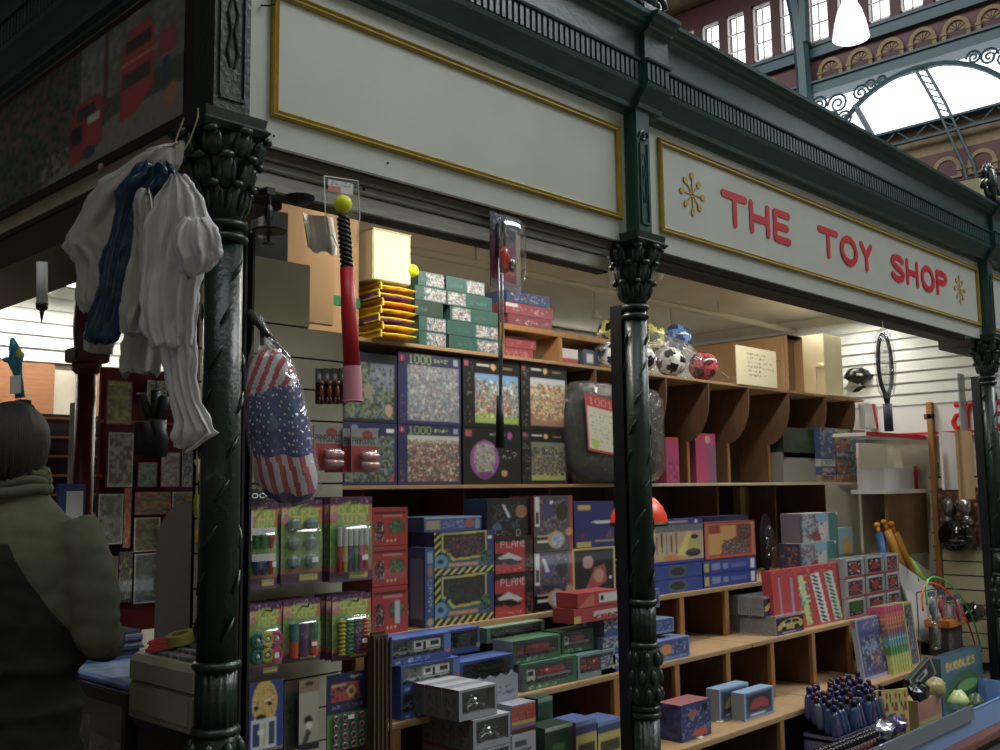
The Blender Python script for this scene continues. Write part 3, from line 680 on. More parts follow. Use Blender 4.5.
b.art(pr.a, (qx,-.062,qz), (wq,0,-.03), (-.02,0,hq)); b.add([(qx,-.058,qz),(qx+wq,-.058,qz-.03),(qx+wq-.02,-.058,qz+hq-.03),(qx-.02,-.058,qz+hq)], [(3,2,1,0)]); obj('price_card', b, PR, t)

# boxes seen between the rounded brackets
GB = 'boxed toys behind the rounded brackets'
pk = Art(20,40,rgb(190,30,120)); pk.rect(0,0,1,.08,RED); pk.speck(.2,.5,.9,.9,[rgb(150,30,110),rgb(190,60,140)],3,2)
place('doll_box','bright pink doll box standing right against the bagged disc','box',666,679,460,1.12,PZ,437,.08,pk,base=rgb(190,30,120),group=GB)
pk = Art(26,44,rgb(195,35,115)); pk.rect(0,0,.5,.1,RED); pk.ell(.6,.12,.15,.08,rgb(200,170,140)); pk.rect(.6,.2,1,1,rgb(140,90,130))
place('doll_box','pink and mauve doll box with a red top behind the second bracket','box',696,716,460,1.16,PZ,433,.08,pk,base=rgb(160,40,110),group=GB)
place('game_box','dark green flat box topping the small pile behind the last brackets','box',783,817,440,1.06,PZ+.17,427,.2,Art(20,14,rgb(15,55,30)).speck(.2,.2,.8,.8,[rgb(30,80,40),rgb(20,60,35)],2,2),base=rgb(15,50,30),group=GB)
place('game_box','pale grey flat box under the dark green one behind the last brackets','box',783,816,465,1.06,PZ,452,.2,Art(20,14,rgb(150,150,150)).speck(0,0,1,.3,[rgb(120,80,70),rgb(150,150,150)],2,2),base=rgb(120,120,120),group=GB)
r = random.Random(5); cols_ = [rgb(170,90,90),rgb(190,190,190),rgb(60,90,150),rgb(90,150,160),rgb(170,150,90),rgb(120,60,100),rgb(60,110,90),rgb(200,120,70)]
for row in range(7):
    for k in range(3):
        c1, c2 = r.choice(cols_), r.choice(cols_); px = 820+k*15.5
        nm = ['left','middle','right'][k]; rn = ['bottom','second','third','fourth','fifth','sixth','topmost'][row]
        place('card_game_box','small boxed card game, %s of the %s stack at the end of the middle shelf'%(rn, nm),'game',px,px+15,450,1.02,PZ+.056*row,0,.1,Art(12,6,c1).rect(.1+.1*(row%3),.2,.8,.7,c2).speck(0,0,1,1,[c1,WHITE,c2],row*3+k,1,.3),base=c1,group='small card game boxes stacked at the end of the middle shelf',h=.053)

# ------------------------------------------------------------------ top shelf goods
def carton(name, label, x0, x1, y0, y1, z0, z1, m=M_KRAFT, tape=None, open_=None):
    t = thing(name, label, 'carton', (x0, y0, z0), 'cardboard cartons on the top shelf'); w, d, h = x1-x0, y1-y0, z1-z0
    b = MB(); b.cbox(0,w,0,d,0,h,.004); obj('carton_body', b, m, t)
    b = MB(); b.cbox(-.002,w+.002,-.002,d/2-.002,h,h+.004,.001); obj('flap', b, m, t)
    b = MB(); b.cbox(-.002,w+.002,d/2+.002,d+.002,h,h+.004,.001); obj('flap', b, m, t)
    if tape: b = MB(); b.box(-.003,w+.003,-.003,d+.003,*tape[1]); obj('tape_band', b, tape[0], t)
    return t
p0 = aty(306,330,.95).x; p1 = aty(352,330,.95).x
carton('cardboard_carton', 'large brown carton with a green tape band behind the red bat', 2.13, p1+.06, .98, 1.5, TS, TS+.62, M_KRAFT, (M_GTAPE, (.12,.16)))
q0 = aty(373,280,.92); q1 = aty(411,280,.92)
carton('cardboard_carton', 'pale carton resting on the yellow-edged bags, its long side toward the bat', q0.x, q1.x, .92, 1.28, q0.z+.005, aty(373,228,.92).z, M_CARTC)
# yellow-edged zip bags
GBG = 'yellow-trimmed folded bags piled under the pale carton'
bz = q0.z
ncol = [rgb(235,170,20), rgb(240,190,30), rgb(150,80,190), rgb(235,165,15), rgb(225,120,30), rgb(150,80,180), rgb(240,180,25)]
names = ['bottom','second','third','fourth','fifth','sixth','topmost']
bx0 = aty(384,330,.9).x; bx1 = aty(419,330,.9).x; step = (bz-TS)/7
for k in range(7):
    o = Vector((bx0+(.012*math.sin(k*2.1)), .92, TS+step*k))
    t = thing('folded_bag', {2:'folded yellow-trimmed bag with a purple front, lower of the two purple ones',5:'folded yellow-trimmed bag with a purple front, just under the pale carton'}.get(k, '%s folded orange-yellow zip bag in the pile under the pale carton'%names[k]), 'bag', o, GBG)
    w = bx1-bx0; d = .30; hh = step*.94; b = MB(); rows = []
    for i in range(9):
        f = i/8; sag = .80+.20*math.sin(PI*f)**.5*(1 if k % 2 else .9)
        ring = []
        for q in range(12):
            a = q*2*PI/12; ring.append((w*f, d/2-math.copysign(abs(math.cos(a))**.6, math.cos(a))*d/2*(.97+.03*math.sin(i*2+k)), hh/2+math.copysign(abs(math.sin(a))**.7, math.sin(a))*hh/2*sag*(.9+.1*math.sin(i*1.7+q+k))))
        rows.append(ring)
    vs = [v for rg in rows for v in rg]; fs = []
    for i in range(8):
        for q in range(12): a, c = i*12+q, i*12+(q+1) % 12; fs.append((a, c, c+12, a+12))
    fs += [tuple(range(12)), tuple(8*12+q for q in range(11,-1,-1))]
    b.add(vs, fs); obj('bag_body', b, mat('bag_cloth_%d' % (k), ncol[k], .35, noise=.15, coat=.4), t, smooth=True)
    b = MB(); b.tube([(0,.0,hh*.5),(w*.5,-.006,hh*.56),(w,0,hh*.5)], .0035, 6); b.tube([(0,.0,hh*.95),(-.004,d*.5,hh*.85),(0,d,hh*.95)], .0045, 6); b.tube([(0,.0,hh*.95),(0,-.004,hh*.1),(0,.1,hh*.02)], .0045, 6)
    obj('piping', b, mat('yellow_piping', (.90,.80,.08), .4), t)
t = thing('toy_ball', 'small bright yellow ball wedged between the bags and the green game boxes', 'ball', aty(412,271,.93)-Vector((0,0,.0)))
b = MB(); b.ball((0,0,0), .03, 18); t2 = obj('ball_skin', b, mat('yellow_rubber', (.88,.90,.15), .4), t, smooth=True)
# green game boxes
GG = 'green picture-panelled game boxes stacked on the top shelf'
def gg(n, flip, dark=False):
    a = Art(46,14,rgb(30,90,80) if not dark else rgb(25,60,45)); x0, x1 = (.05,.42) if flip == 0 else ((.55,.97) if flip == 1 else (.28,1.))
    if not dark: a.speck(x0,.08,x1,.92,[WHITE,rgb(200,190,180),rgb(120,80,70),rgb(60,90,120),rgb(170,170,170)],n,1)
    a.speck(.5 if flip == 0 else .12,.4,.9 if flip == 0 else .45,.7,[rgb(60,120,120),rgb(30,90,80)],n,1,.6); return a
z = TS
for k, (l, r_, y_) in enumerate(((419,446,343),(419,446,327),(415,443,312),(415,447,297),(418,446,281))):
    o, w, h_ = place('game_box','%s box in the left stack of green game boxes, beside the bags'%['bottom','second','third and darkest','fourth','topmost'][k],'game',l,r_,y_,1.0,z,0,.26,gg(k+20,2,k==2),base=rgb(25,85,65),group=GG,h=.066); z += .068
z = TS
for k, (l, r_, y_, fl_) in enumerate(((449,500,345,1),(447,499,330,1),(450,498,316,0),(446,492,300,0),(444,485,285,1))):
    place('game_box','%s box in the right stack of green game boxes, left of the riser shelf'%['bottom','second','middle','fourth','topmost'][k],'game',l,r_,y_,1.0,z,0,.27,gg(k+30,fl_),base=rgb(35,95,95),group=GG,h=.066); z += .068
# riser shelf with red and blue boxes
rx0 = aty(500,347,1.02).x; t = thing('riser_shelf', 'low pine riser shelf standing on the top shelf behind the toy club', 'shelf', (rx0, 1.02, TS)); rw = aty(612,350,1.02).x-rx0
b = MB(); b.cbox(0,rw,0,.28,.135,.165,.003); obj('shelf_board', b, mat('pine_edge'), t)
for x in (.0, rw*.49, rw*.93):
    b = MB(); b.cbox(x,x+.035,.0,.28,0,.135,.003); obj('riser_leg', b, mat('pine_edge'), t)
GR = 'flat game boxes on and under the riser shelf'
z = TS+.166
for k, (l, r_, c1, lb) in enumerate(((508,552,rgb(140,40,60),'dark red flat game box at the bottom of the three on the riser shelf'),(506,553,rgb(160,50,70),'plastic-wrapped red flat game box in the middle of the riser shelf pile'),(507,550,rgb(60,80,130),'blue flat game box on top of the riser shelf pile'))):
    a = Art(40,10,c1); a.speck(.1,.2,.9,.8,[c1,rgb(200,190,180),rgb(110,70,90)],k,1,.4); a.rect(.0,.1,.25,.4,rgb(215,215,220)) if k == 1 else None
    place('game_box',lb,'game',l,r_,325,1.05,z,0,.24,a,base=c1,group=GR,material=PG,h=.058); z += .06
for k, (l, r_) in enumerate(((503,533),(505,536))):
    place('game_box','red flat game box under the riser shelf, %s of the pair'%['lower','upper'][k],'game',l,r_,350,1.06,TS+.058*k,0,.22,Art(30,8,rgb(165,35,55)).speck(.1,.2,.9,.8,[rgb(200,180,180),rgb(165,35,55)],k,1,.4),base=rgb(150,35,55),group=GR,h=.056)
place('game_box','white and red flat box under the right half of the riser shelf','game',558,578,352,1.06,TS,0,.2,Art(20,14,rgb(215,210,210)).rect(0,.6,1,.9,rgb(180,40,60)),base=rgb(210,210,215),group=GR,h=.09)
place('game_box','slate-blue box with a white label right of the riser legs','game',583,600,352,1.06,TS,0,.2,Art(20,14,rgb(70,85,110)).rect(.2,.2,.6,.7,WHITE),base=rgb(70,85,110),group=GR,h=.10)

# bag of footballs
def fb(c1, c2):
    ico = []
    g = (1+5**.5)/2
    for s1 in (-1,1):
        for s2 in (-1,1): ico += [Vector((0,s1,s2*g)).normalized(), Vector((s1,s2*g,0)).normalized(), Vector((s2*g,0,s1)).normalized()]
    R = Matrix.Rotation(.5,3,'X') @ Matrix.Rotation(.3,3,'Z')
    ico = [R @ v for v in ico]
    return lambda n: c2 if max(n.dot(v) for v in ico) > .925 else (tuple(k*.8 for k in c1) if sorted([n.dot(v) for v in ico])[-1]-sorted([n.dot(v) for v in ico])[-2] < .02 else c1)
GF = 'footballs in the clear bag on the top shelf'
balls = [(612,333,.085,rgb(225,215,40),BLK,'yellow and black football at the upper left of the clear bag'),(610,352,.075,WHITE,rgb(40,50,90),'white football with navy patches at the lower left of the clear bag'),
         (652,337,.085,rgb(225,220,60),rgb(90,110,60),'yellow football just right of the middle column, in the clear bag'),(641,358,.085,WHITE,BLK,'white football half hidden by the middle column'),
         (677,338,.088,rgb(90,150,215),rgb(40,70,130),'light blue football on top of the black and white one'),(671,360,.088,WHITE,BLK,'black and white football, front and centre in the clear bag'),(703,362,.090,rgb(215,35,60),rgb(90,20,30),'red football at the right end of the clear bag')]
bagpts = []
for i, (x, y, rr, c1, c2, lb) in enumerate(balls):
    Y = 1.03 if y > 345 else 1.16
    p = aty(x, y, Y); 
    if y > 345: p.z = TS+rr+.002
    b = MB(); b.ball((0,0,0), rr, 32, colf=fb(c1, c2), R=Matrix.Rotation(i*1.3,3,'Z') @ Matrix.Rotation(i*.7,3,'X')); tagit(obj('football', b, PG, loc=p, smooth=True), lb, 'football', GF)
a0 = aty(598,345,1.05).x; a1 = aty(731,360,1.05).x; b = MB(); rings = []; r = random.Random(3)
for i in range(19):
    f = i/18; x = a0+(a1-a0)*f; hh = .26*(math.sin(PI*min(1,.12+f*.95))**.45)*(1 if f < .6 else 1-.55*((f-.6)/.4)); hh = max(hh, .05)
    rings.append([(x-a0, .0+math.cos(q*2*PI/20)*.135*(.75+.25*math.sin(PI*f))*(1+r.uniform(-.05,.05)), hh/2+.006+math.sin(q*2*PI/20)*hh/2*(1+r.uniform(-.06,.06))) for q in range(20)])
vs = [v for rg in rings for v in rg]; fs = []
for i in range(18):
    for q in range(20): a, c = i*20+q, i*20+(q+1) % 20; fs.append((a, c, c+20, a+20))
fs += [tuple(range(20)), tuple(18*20+q for q in range(19,-1,-1))]
b.add(vs, fs); tagit(obj('clear_bag', b, BAGP, loc=(a0,1.10,TS), smooth=True), 'long crumpled clear plastic bag holding the footballs', 'bag')

# big brown carton, handwritten card, cream carton
cx = aty(789,389,.99).x; t = thing('cardboard_carton', 'long open brown carton behind the handwritten card', 'carton', (cx, .99, TS), 'cardboard cartons on the top shelf')
ch = aty(787,333,.99).z-TS-.01; cw = aty(803,389,.99).x-cx+.02
b = MB(); th = .006; b.box(0,th,0,.75,0,ch); b.box(cw-th,cw,0,.75,0,ch); b.box(0,cw,.744,.75,0,ch); b.box(0,cw,0,.75,0,th); b.box(0,cw,0,.75,ch-th,ch); b.box(0,cw,0,.10,ch-th,ch+.001); obj('carton_body', b, M_KRAFT, t)
b = MB(); b.box(.01,cw-.01,.06,.066,.01,ch-.01); obj('inner_flap', b, M_KRAFTD, t)
b = MB(); b.cbox(-.004,.0,.02,.05,.03,ch-.02,.001); b.tube([(-.004,.05,ch*.55),(-.008,.12,ch*.52),(-.004,.2,ch*.55)], .003, 6); obj('carton_seam', b, M_TAPE, t)
s0 = aty(737,387,.975); s1 = aty(777,387,.975); sh = aty(737,345,.975).z-TS
A = Art(64,64,rgb(238,226,178)); 
for j, (tx, k) in enumerate((('SOLD BALLS',0),('ALL SIZES',0),('8 0 8',0),('8 1 8',0),('9 1 9',0),('EACH BALL',0))): 
    A.speck(.25,.16+j*.11,.25+(.48 if j in (0,1,5) else .35),.20+j*.11,[rgb(90,80,60),rgb(238,226,178)],j,1,.55)
A.speck(.62,.36,.88,.40,[rgb(190,90,90),rgb(238,226,178)],9,1,.6); A.speck(.62,.5,.92,.54,[rgb(190,90,90),rgb(238,226,178)],8,1,.6)
b = MB(); w = s1.x-s0.x; b.box(0,w,.0008,.006,0,sh); b.art(A.a,(0,0,0),(w,0,0),(0,0,sh)); b.forcecol = True; tagit(obj('handwritten_card', b, PR, loc=(s0.x,.972,TS), base=rgb(238,226,178)), 'cream handwritten price card leaning against the long brown carton', 'card')
k0 = aty(826,396,.99); t = thing('cardboard_carton', 'cream carton with a lifted side flap beyond the long brown carton', 'carton', (k0.x, .99, TS), 'cardboard cartons on the top shelf'); kw = aty(844,396,.99).x-k0.x; kh = aty(826,334,.99).z-TS
b = MB(); b.cbox(0,kw,0,.34,0,kh,.004); obj('carton_body', b, M_CARTC, t)
b = MB(); b.box(-.014,-.002,.02,.33,kh*.46,kh*.50); b.box(-.018,-.008,.06,.33,.01,kh*.47); b.prism([(-.02,.0,kh*.44),(-.004,.05,kh*.5),(-.004,.0,kh*.5)],(0,.0,.012)); obj('lifted_flap', b, M_CARTC, t)
b = MB(); b.cbox(.002,kw+.10,-.03,.0,0,.006,.001); obj('bottom_flap', b, M_CARTC, t)
place('paper_bundle','brown and yellow stack of small cartons far along the top shelf, behind the tennis racket','carton',846,882,360,1.75,TS,338,.2,Art(20,14,rgb(140,100,60)).speck(0,0,1,1,[rgb(150,110,60),rgb(120,80,50),rgb(190,150,80)],3,3).rect(0,.45,1,.5,rgb(60,40,30)),base=rgb(140,100,60))
place('cardboard_carton','small plain brown carton near the far end of the top shelf','carton',894,913,404,1.0,TS,381,.22,Art(8,8,rgb(185,145,100)),base=rgb(180,140,98),group='cardboard cartons on the top shelf')
place('paper_sack','crumpled pale brown paper sack right of the small brown carton','bag',913,927,405,1.0,TS,384,.12,Art(12,20,rgb(200,165,110)).speck(0,0,1,1,[rgb(205,170,115),rgb(190,155,105)],4,2),base=rgb(195,160,110))
b = MB(); p = aty(936,402,1.0); b.prism([(0,0,0),(.12,0,.0),(.15,0,.05),(.02,0,.055)], (0,.08,0)); tagit(obj('toy_pistol_pack', b, mat('acid_yellow', (.85,.88,.10), .4), loc=(p.x-.14,1.0,TS)), 'acid yellow pack lying at the far end of the top shelf', 'toy')
def lump(mb, c, r, seed, n=20):
    rr = random.Random(seed); ph = [rr.uniform(0,6) for _ in range(6)]; c = Vector(c); vs = []; fs = []
    for i in range(n//2+1):
        tt = PI*i/(n//2)
        for k in range(n):
            a = 2*PI*k/n; f = 1+.14*math.sin(3*a+ph[0]+2*tt)+.10*math.sin(5*a+ph[1])+.08*math.sin(6*tt+ph[2])
            vs.append(c+Vector((r[0]*math.sin(tt)*math.cos(a)*f, r[1]*math.sin(tt)*math.sin(a)*f, r[2]*math.cos(tt)*f)))
    for i in range(n//2):
        for k in range(n): a, b2 = i*n+k, i*n+(k+1) % n; fs.append((a, a+n, b2+n, b2))
    mb.add(vs, fs)
for x, y, sc, lb in ((862,376,1.2,'black shiny sack lying above another behind the tennis racket'),(868,390,1.,'dark crumpled bag at the shelf edge behind the tennis racket'),(886,394,.7,'small black and blue bag between the dark sack and the brown carton')):
    p = aty(x, y, 1.1); b = MB(); lump(b, (0,0,.0), (.13*sc,.10,.055*sc), int(x)); tagit(obj('black_sack', b, mat('black_bin_plastic', (.05,.05,.07), .3), loc=(p.x,1.1,max(p.z, TS+.065*sc)), smooth=True), lb, 'bag', 'dark sacks at the far end of the top shelf')
# rear cardboard/poster and papers above the slat wall
b = MB(); b.cbox(0,.42,0,.02,0,.62,.003); tagit(obj('brown_board', b, M_KRAFT, loc=(1.90,.80,2.14)), 'plain brown board behind the curled papers, under the header', 'board')
A = Art(30,40,rgb(90,96,104)); A.speck(0,.5,1,1,[rgb(90,96,104),rgb(70,100,80),rgb(110,110,110),rgb(60,70,60)],3,1,.5); A.rect(.2,.05,.35,.3,WHITE)
place('poster_tube_bag','blue-grey patterned pack behind the hanging dark disc','pack',250,288,250,.50,2.10,205,.02,A,base=rgb(80,85,90))
t = thing('paper_sheaf', 'curled white paper sheaf poking out under the grey header', 'paper', aty(303,212,.56))
t.scale = (1.25,1.25,1.2)
b = MB()
for j in range(5):
    vs = []; 
    for i in range(9):
        f = i/8; vs += [(f*.10+j*.004, j*.006+.012*math.sin(f*6), .0+.0), (f*.10+.015+j*.004, j*.006+.012*math.sin(f*6)-.004, -.075-.006*j-.01*f+.006*math.sin(f*14))]
    b.add(vs, [(2*i,2*i+1,2*i+3,2*i+2) for i in range(8)])
obj('sheet', b, M_PAPER, t)

# ================================================================== goods on the stepped shelves
def art_red(n):
    a = Art(40,36,rgb(195,22,28)); a.rect(.05,.12,.95,.16,rgb(90,20,30)); a.rect(.3,.2,.85,.24,rgb(220,150,140)); a.ell(.2,.6,.12,.24,rgb(50,20,25)); a.speck(.08,.4,.33,.85,[WHITE,rgb(60,20,25),rgb(120,40,40)],n,1,.6)
    a.ell(.68,.5,.2,.16,rgb(60,120,70)); a.speck(.5,.35,.9,.66,[rgb(60,110,60),rgb(30,60,40),rgb(130,150,90)],n,1,.6)
    for k in range(3): a.ell(.42+.11*k,.87,.035,.04,rgb(240,200,80))
    return a
z = S1
for k, (y_, lb) in enumerate(((588,'red robot figure pack with a white price sticker, bottom of the three'),(547,'red robot figure pack in the middle of the three beside the purple cards'),(508,'red robot figure pack on top of the three beside the purple cards'))):
    a = art_red(k); 
    if k == 0: a.rect(.62,.3,.78,.8,rgb(200,205,220))
    o, w, h_ = place('robot_pack',lb,'toy box',372,408,600,.66,z,y_,.07,a,base=rgb(150,15,25),group='red robot figure packs'); z += h_+.002
bl = Art(14,60,rgb(50,85,150)); bl.rect(.2,.05,.8,.2,rgb(140,170,210)); bl.ell(.5,.3,.3,.08,rgb(160,110,100)); bl.speck(.3,.4,.7,.8,[rgb(50,85,150),WHITE],2,1,.5); bl.ell(.5,.93,.35,.05,rgb(190,160,140))
place('game_box','tall light blue box on end between the red packs and the hazard-striped boxes','toy box',425,435,585,.66,S1,548,.10,bl,Art(16,50,rgb(70,90,150)).rect(.15,.15,.85,.9,rgb(120,140,180)),base=rgb(60,90,150))
def hazard(n, fig):
    a = Art(66,48,rgb(25,30,28)); a.diag(0,0,1,1,4,rgb(215,200,40),rgb(20,20,20)); a.rect(.10,.0,1,.86,rgb(50,100,130)); a.rect(.88,0,1,.86,rgb(45,60,140))
    a.poly([(.12,.02),(.88,.0),(.88,.50),(.78,.64),(.30,.68),(.20,.5),(.12,.45)], rgb(200,185,40)); a.poly([(.15,.06),(.85,.05),(.85,.46),(.76,.58),(.33,.62),(.24,.46),(.15,.40)], rgb(45,48,40))
    a.speck(.18,.1,.8,.56,fig,n,2,.5); a.speck(.2,.1,.75,.5,fig,n+3,1,.35); a.ell(.10,.68,.11,.16,rgb(90,160,185)); a.ell(.10,.68,.05,.05,rgb(30,50,110),.5); a.rect(.22,.72,.72,.82,rgb(205,125,70)); a.speck(.25,.74,.7,.80,[rgb(230,190,90),rgb(205,125,70)],n,1,.5)
    a.ell(.86,.6,.10,.14,rgb(60,130,90)); a.speck(.78,.5,.96,.8,[rgb(40,60,120),rgb(70,150,90),BLK],n,1,.7); a.rect(.9,.12,.97,.2,WHITE) if n == 1 else None
    return a
GH = 'hazard-striped window boxes of toy figures'
o, w, h1 = place('figure_box','hazard-striped yellow and black figure box, lower of the two','toy box',434,494,610,.66,S1,577,.14,hazard(2,[rgb(30,60,120),rgb(40,90,50),rgb(90,40,35),rgb(60,55,50)]),base=rgb(50,60,110),group=GH)
o, w, h2 = place('figure_box','hazard-striped yellow and black box with a red and blue figure, upper of the two','toy box',434,494,555,.66,S1+h1+.002,533,.14,hazard(1,[rgb(180,50,50),rgb(40,60,120),rgb(60,60,60),rgb(100,80,60)]),base=rgb(50,60,110),group=GH)
a = Art(60,18,rgb(60,90,155)); a.rect(0,0,1,.1,rgb(170,190,215)); a.rect(.04,.25,.26,.85,rgb(170,160,110)); a.speck(.3,.3,.75,.8,[rgb(60,90,155),rgb(160,180,210)],3,1,.5); a.ell(.78,.5,.08,.35,rgb(180,80,80)); a.rect(.88,.2,.96,.9,rgb(130,160,200))
place('game_box','flat light blue game box lying on the upper hazard-striped box','toy box',424,482,530,.70,S1+h1+h2+.004,519,.2,a,base=rgb(60,85,140),h=.058)
def plane(n):
    a = Art(42,38,rgb(190,20,30)); a.rect(0,0,1,.14,rgb(15,12,15)); a.text('PLANE',.16,.13,rgb(225,225,225),1); a.rect(0,.45,.2,.75,rgb(20,15,18)); a.poly([(.05,.55),(.35,.42),(.75,.62),(.5,.72),(.2,.68)], rgb(200,200,205)); a.poly([(.08,.62),(.4,.6),(.7,.72),(.4,.78)], rgb(30,20,25)); a.rect(.78,.1,1,1,rgb(70,20,25)); a.ell(.9,.35,.1,.15,rgb(20,18,20)); a.speck(.8,.5,1,1,[rgb(60,30,30),rgb(140,40,40),rgb(90,110,60),rgb(20,20,20)],n,2,.8); a.speck(.1,.88,.7,.94,[rgb(230,200,160),rgb(190,20,30)],n,1,.5); return a
GP2 = 'red and black transforming plane boxes'
o, w, h1 = place('plane_box','red and black toy plane box, lower of the two','toy box',495,533,600,.66,S1,575,.12,plane(1),base=rgb(120,20,30),group=GP2)
o, w, h2 = place('plane_box','red and black toy plane box, upper of the two','toy box',495,533,560,.66,S1+h1+.002,538,.12,plane(2),base=rgb(120,20,30),group=GP2)
a = Art(50,40,rgb(18,24,32)); a.speck(.1,.1,.7,.85,[rgb(40,60,80),rgb(20,30,40),rgb(70,90,110)],4,2,.5); a.poly([(.3,.15),(.36,.15),(.5,.5),(.44,.52)], rgb(210,215,220)); a.ell(.72,.35,.13,.18,rgb(170,110,40)); a.ell(.2,.75,.1,.12,rgb(70,110,140)); a.rect(0,.82,1,1,BLK); a.text('DX',.6,.83,rgb(190,190,190),1); a.speck(.05,.85,.5,.97,[BLK,rgb(170,150,140)],3,1,.5)
place('figure_box','black window box with a dark robot figure standing on the red plane boxes','toy box',487,534,515,.68,S1+h1+h2+.004,499,.14,a,Art(24,40,rgb(22,52,90)),base=rgb(20,40,70),group='window boxes of robot figures')
def robo(n):
    a = Art(42,58,rgb(70,70,90)); a.speck(.1,.05,.85,.7,[rgb(60,50,110),rgb(110,110,130),rgb(50,50,60),rgb(120,60,70)],n,2,.8); a.rect(.03,.02,.14,.55,WHITE); a.rect(.05,.3,.12,.5,rgb(60,60,70)); a.ell(.72,.3,.14,.16,rgb(20,22,25)); a.ell(.35,.25,.13,.17,rgb(60,50,140)); a.poly([(.2,.1),(.3,.12),(.4,.35),(.3,.35)],rgb(220,220,230)) if n == 1 else a.ell(.45,.12,.05,.04,WHITE)
    a.rect(.9,0,1,1,rgb(185,25,40)); a.rect(0,.72,.5,.98,rgb(22,22,26)); a.rect(.06,.8,.4,.84,WHITE); a.rect(.08,.7,.4,.74,rgb(200,170,120)); a.ell(.56,.80,.22,.16,rgb(220,150,90)); a.ell(.58,.80,.15,.12,rgb(150,190,220)); a.ell(.9,.66,.09,.08,rgb(200,140,60)); a.speck(.45,.7,.7,.95,[rgb(200,210,220),rgb(100,130,180)],n,1,.5); return a
GX = 'clear-fronted robot boxes with a red right edge'
for k, (y_, z0) in enumerate(((553, S1), (496, None))):
    if z0 is None: z0 = S1+hx+.002
    o, w, hx = place('robot_box','clear-fronted robot box with a red edge, %s of the two'%['lower','upper'][k],'toy box',534,573,580 if k == 0 else 530,.66,z0,y_,.15,robo(k+1),base=rgb(120,25,40),group=GX,material=PG)
a = Art(44,50,rgb(28,22,28)); a.frame(0,0,1,1,.05,rgb(215,185,40)); a.speck(.1,.1,.9,.9,[rgb(30,28,50),rgb(20,20,30)],3,2,.5); a.poly([(.15,.9),(.35,.6),(.5,.35),(.75,.3),(.8,.6),(.5,.75),(.3,.95)], rgb(180,60,50)); a.ell(.35,.25,.13,.12,rgb(200,150,140)); a.ell(.6,.5,.12,.12,rgb(200,140,120)); a.ell(.88,.55,.04,.04,WHITE); a.rect(0,.93,.6,1,NAVY); a.ell(.15,.88,.12,.08,rgb(200,50,40))
o, w, hz = place('figure_box','yellow-edged window box with a red robot, under the plain blue box','toy box',573,616,590,.66,S1,549,.14,a,Art(8,20,rgb(215,185,40)),base=rgb(30,40,110),group='window boxes of robot figures')
a = Art(44,42,rgb(38,44,130)); a.rect(.1,.08,.4,.2,rgb(210,180,50)); a.rect(.05,.88,.4,1,rgb(210,180,50)); a.rect(.5,.85,1,.9,rgb(190,160,60)); a.poly([(.4,.46),(.58,.42),(.9,.42),(.9,.5),(.58,.5)],WHITE); a.poly([(.75,.8),(.9,.62),(.95,.8)],rgb(150,50,80)); a.ell(.2,.75,.06,.08,rgb(120,40,80))
place('figure_box','plain deep blue box with yellow flashes standing on the window box','toy box',574,614,520,.68,S1+hz+.002,502,.13,a,base=rgb(35,40,120))
# construction sets right of the middle column
GS = 'deep blue flat construction set boxes under the large sets'
def flatblue(n, oval):
    a = Art(62,18,rgb(38,70,170)); a.rect(.02,.15,.10,.85,rgb(200,180,60))
    if oval: a.ell(.55,.5,.18,.42,rgb(80,100,110)); a.ell(.55,.5,.13,.3,rgb(40,50,60))
    else: a.rect(.14,.25,.3,.75,rgb(120,150,210)); a.rect(.36,.3,.45,.7,rgb(120,150,210)); a.rect(.5,.35,.8,.65,rgb(90,110,190)); a.rect(.88,.1,.97,.9,WHITE)
    return a
for k in range(2):
    place('construction_set','flat deep blue box with a dark oval picture, %s of two by the column'%['lower','upper'][k],'toy box',646,703,590,.66,S1+.072*k,0,.24,flatblue(k,True),base=rgb(35,60,150),group=GS,h=.070)
    place('construction_set','flat deep blue box with pale lettering, %s of the pair under the orange set'%['lower','upper'][k],'toy box',704,757,585,.66,S1+.072*k,0,.24,flatblue(k,False),base=rgb(35,60,150),group=GS,h=.070)
a = Art(70,60,rgb(205,165,130)); a.rect(0,0,1,.12,rgb(40,55,150)); a.rect(.3,.04,.75,.09,rgb(200,170,120)); a.ell(.88,.06,.03,.04,WHITE); a.rect(.0,.12,1,.28,rgb(110,120,130)); a.speck(0,.14,1,.28,[rgb(90,100,110),rgb(130,140,150)],3,1,.5)
for k in range(7): a.rect(.05+.08*k,.3+.03*(k%3),.07+.08*k,.78-.04*(k%2),[rgb(60,60,50),rgb(60,120,110),rgb(90,70,50)][k%3])
a.poly([(.72,.3),(.8,.3),(.68,.85),(.55,.82)], rgb(230,210,40)); a.ell(.85,.58,.1,.14,rgb(190,190,50)); a.ell(.82,.78,.13,.09,rgb(40,40,30)); a.ell(.45,.88,.12,.08,rgb(235,120,30)); a.ell(.85,.42,.06,.05,rgb(40,40,40)); a.rect(0,.94,1,1,rgb(60,70,170)); a.poly([(.25,.9),(.29,.6),(.33,.9)],rgb(200,190,40))
place('construction_set','large construction set box with a yellow crane on tan, right of the middle column','toy box',643,704,560,.67,S1+.146,521,.09,a,base=rgb(40,55,150),group='large construction set boxes')
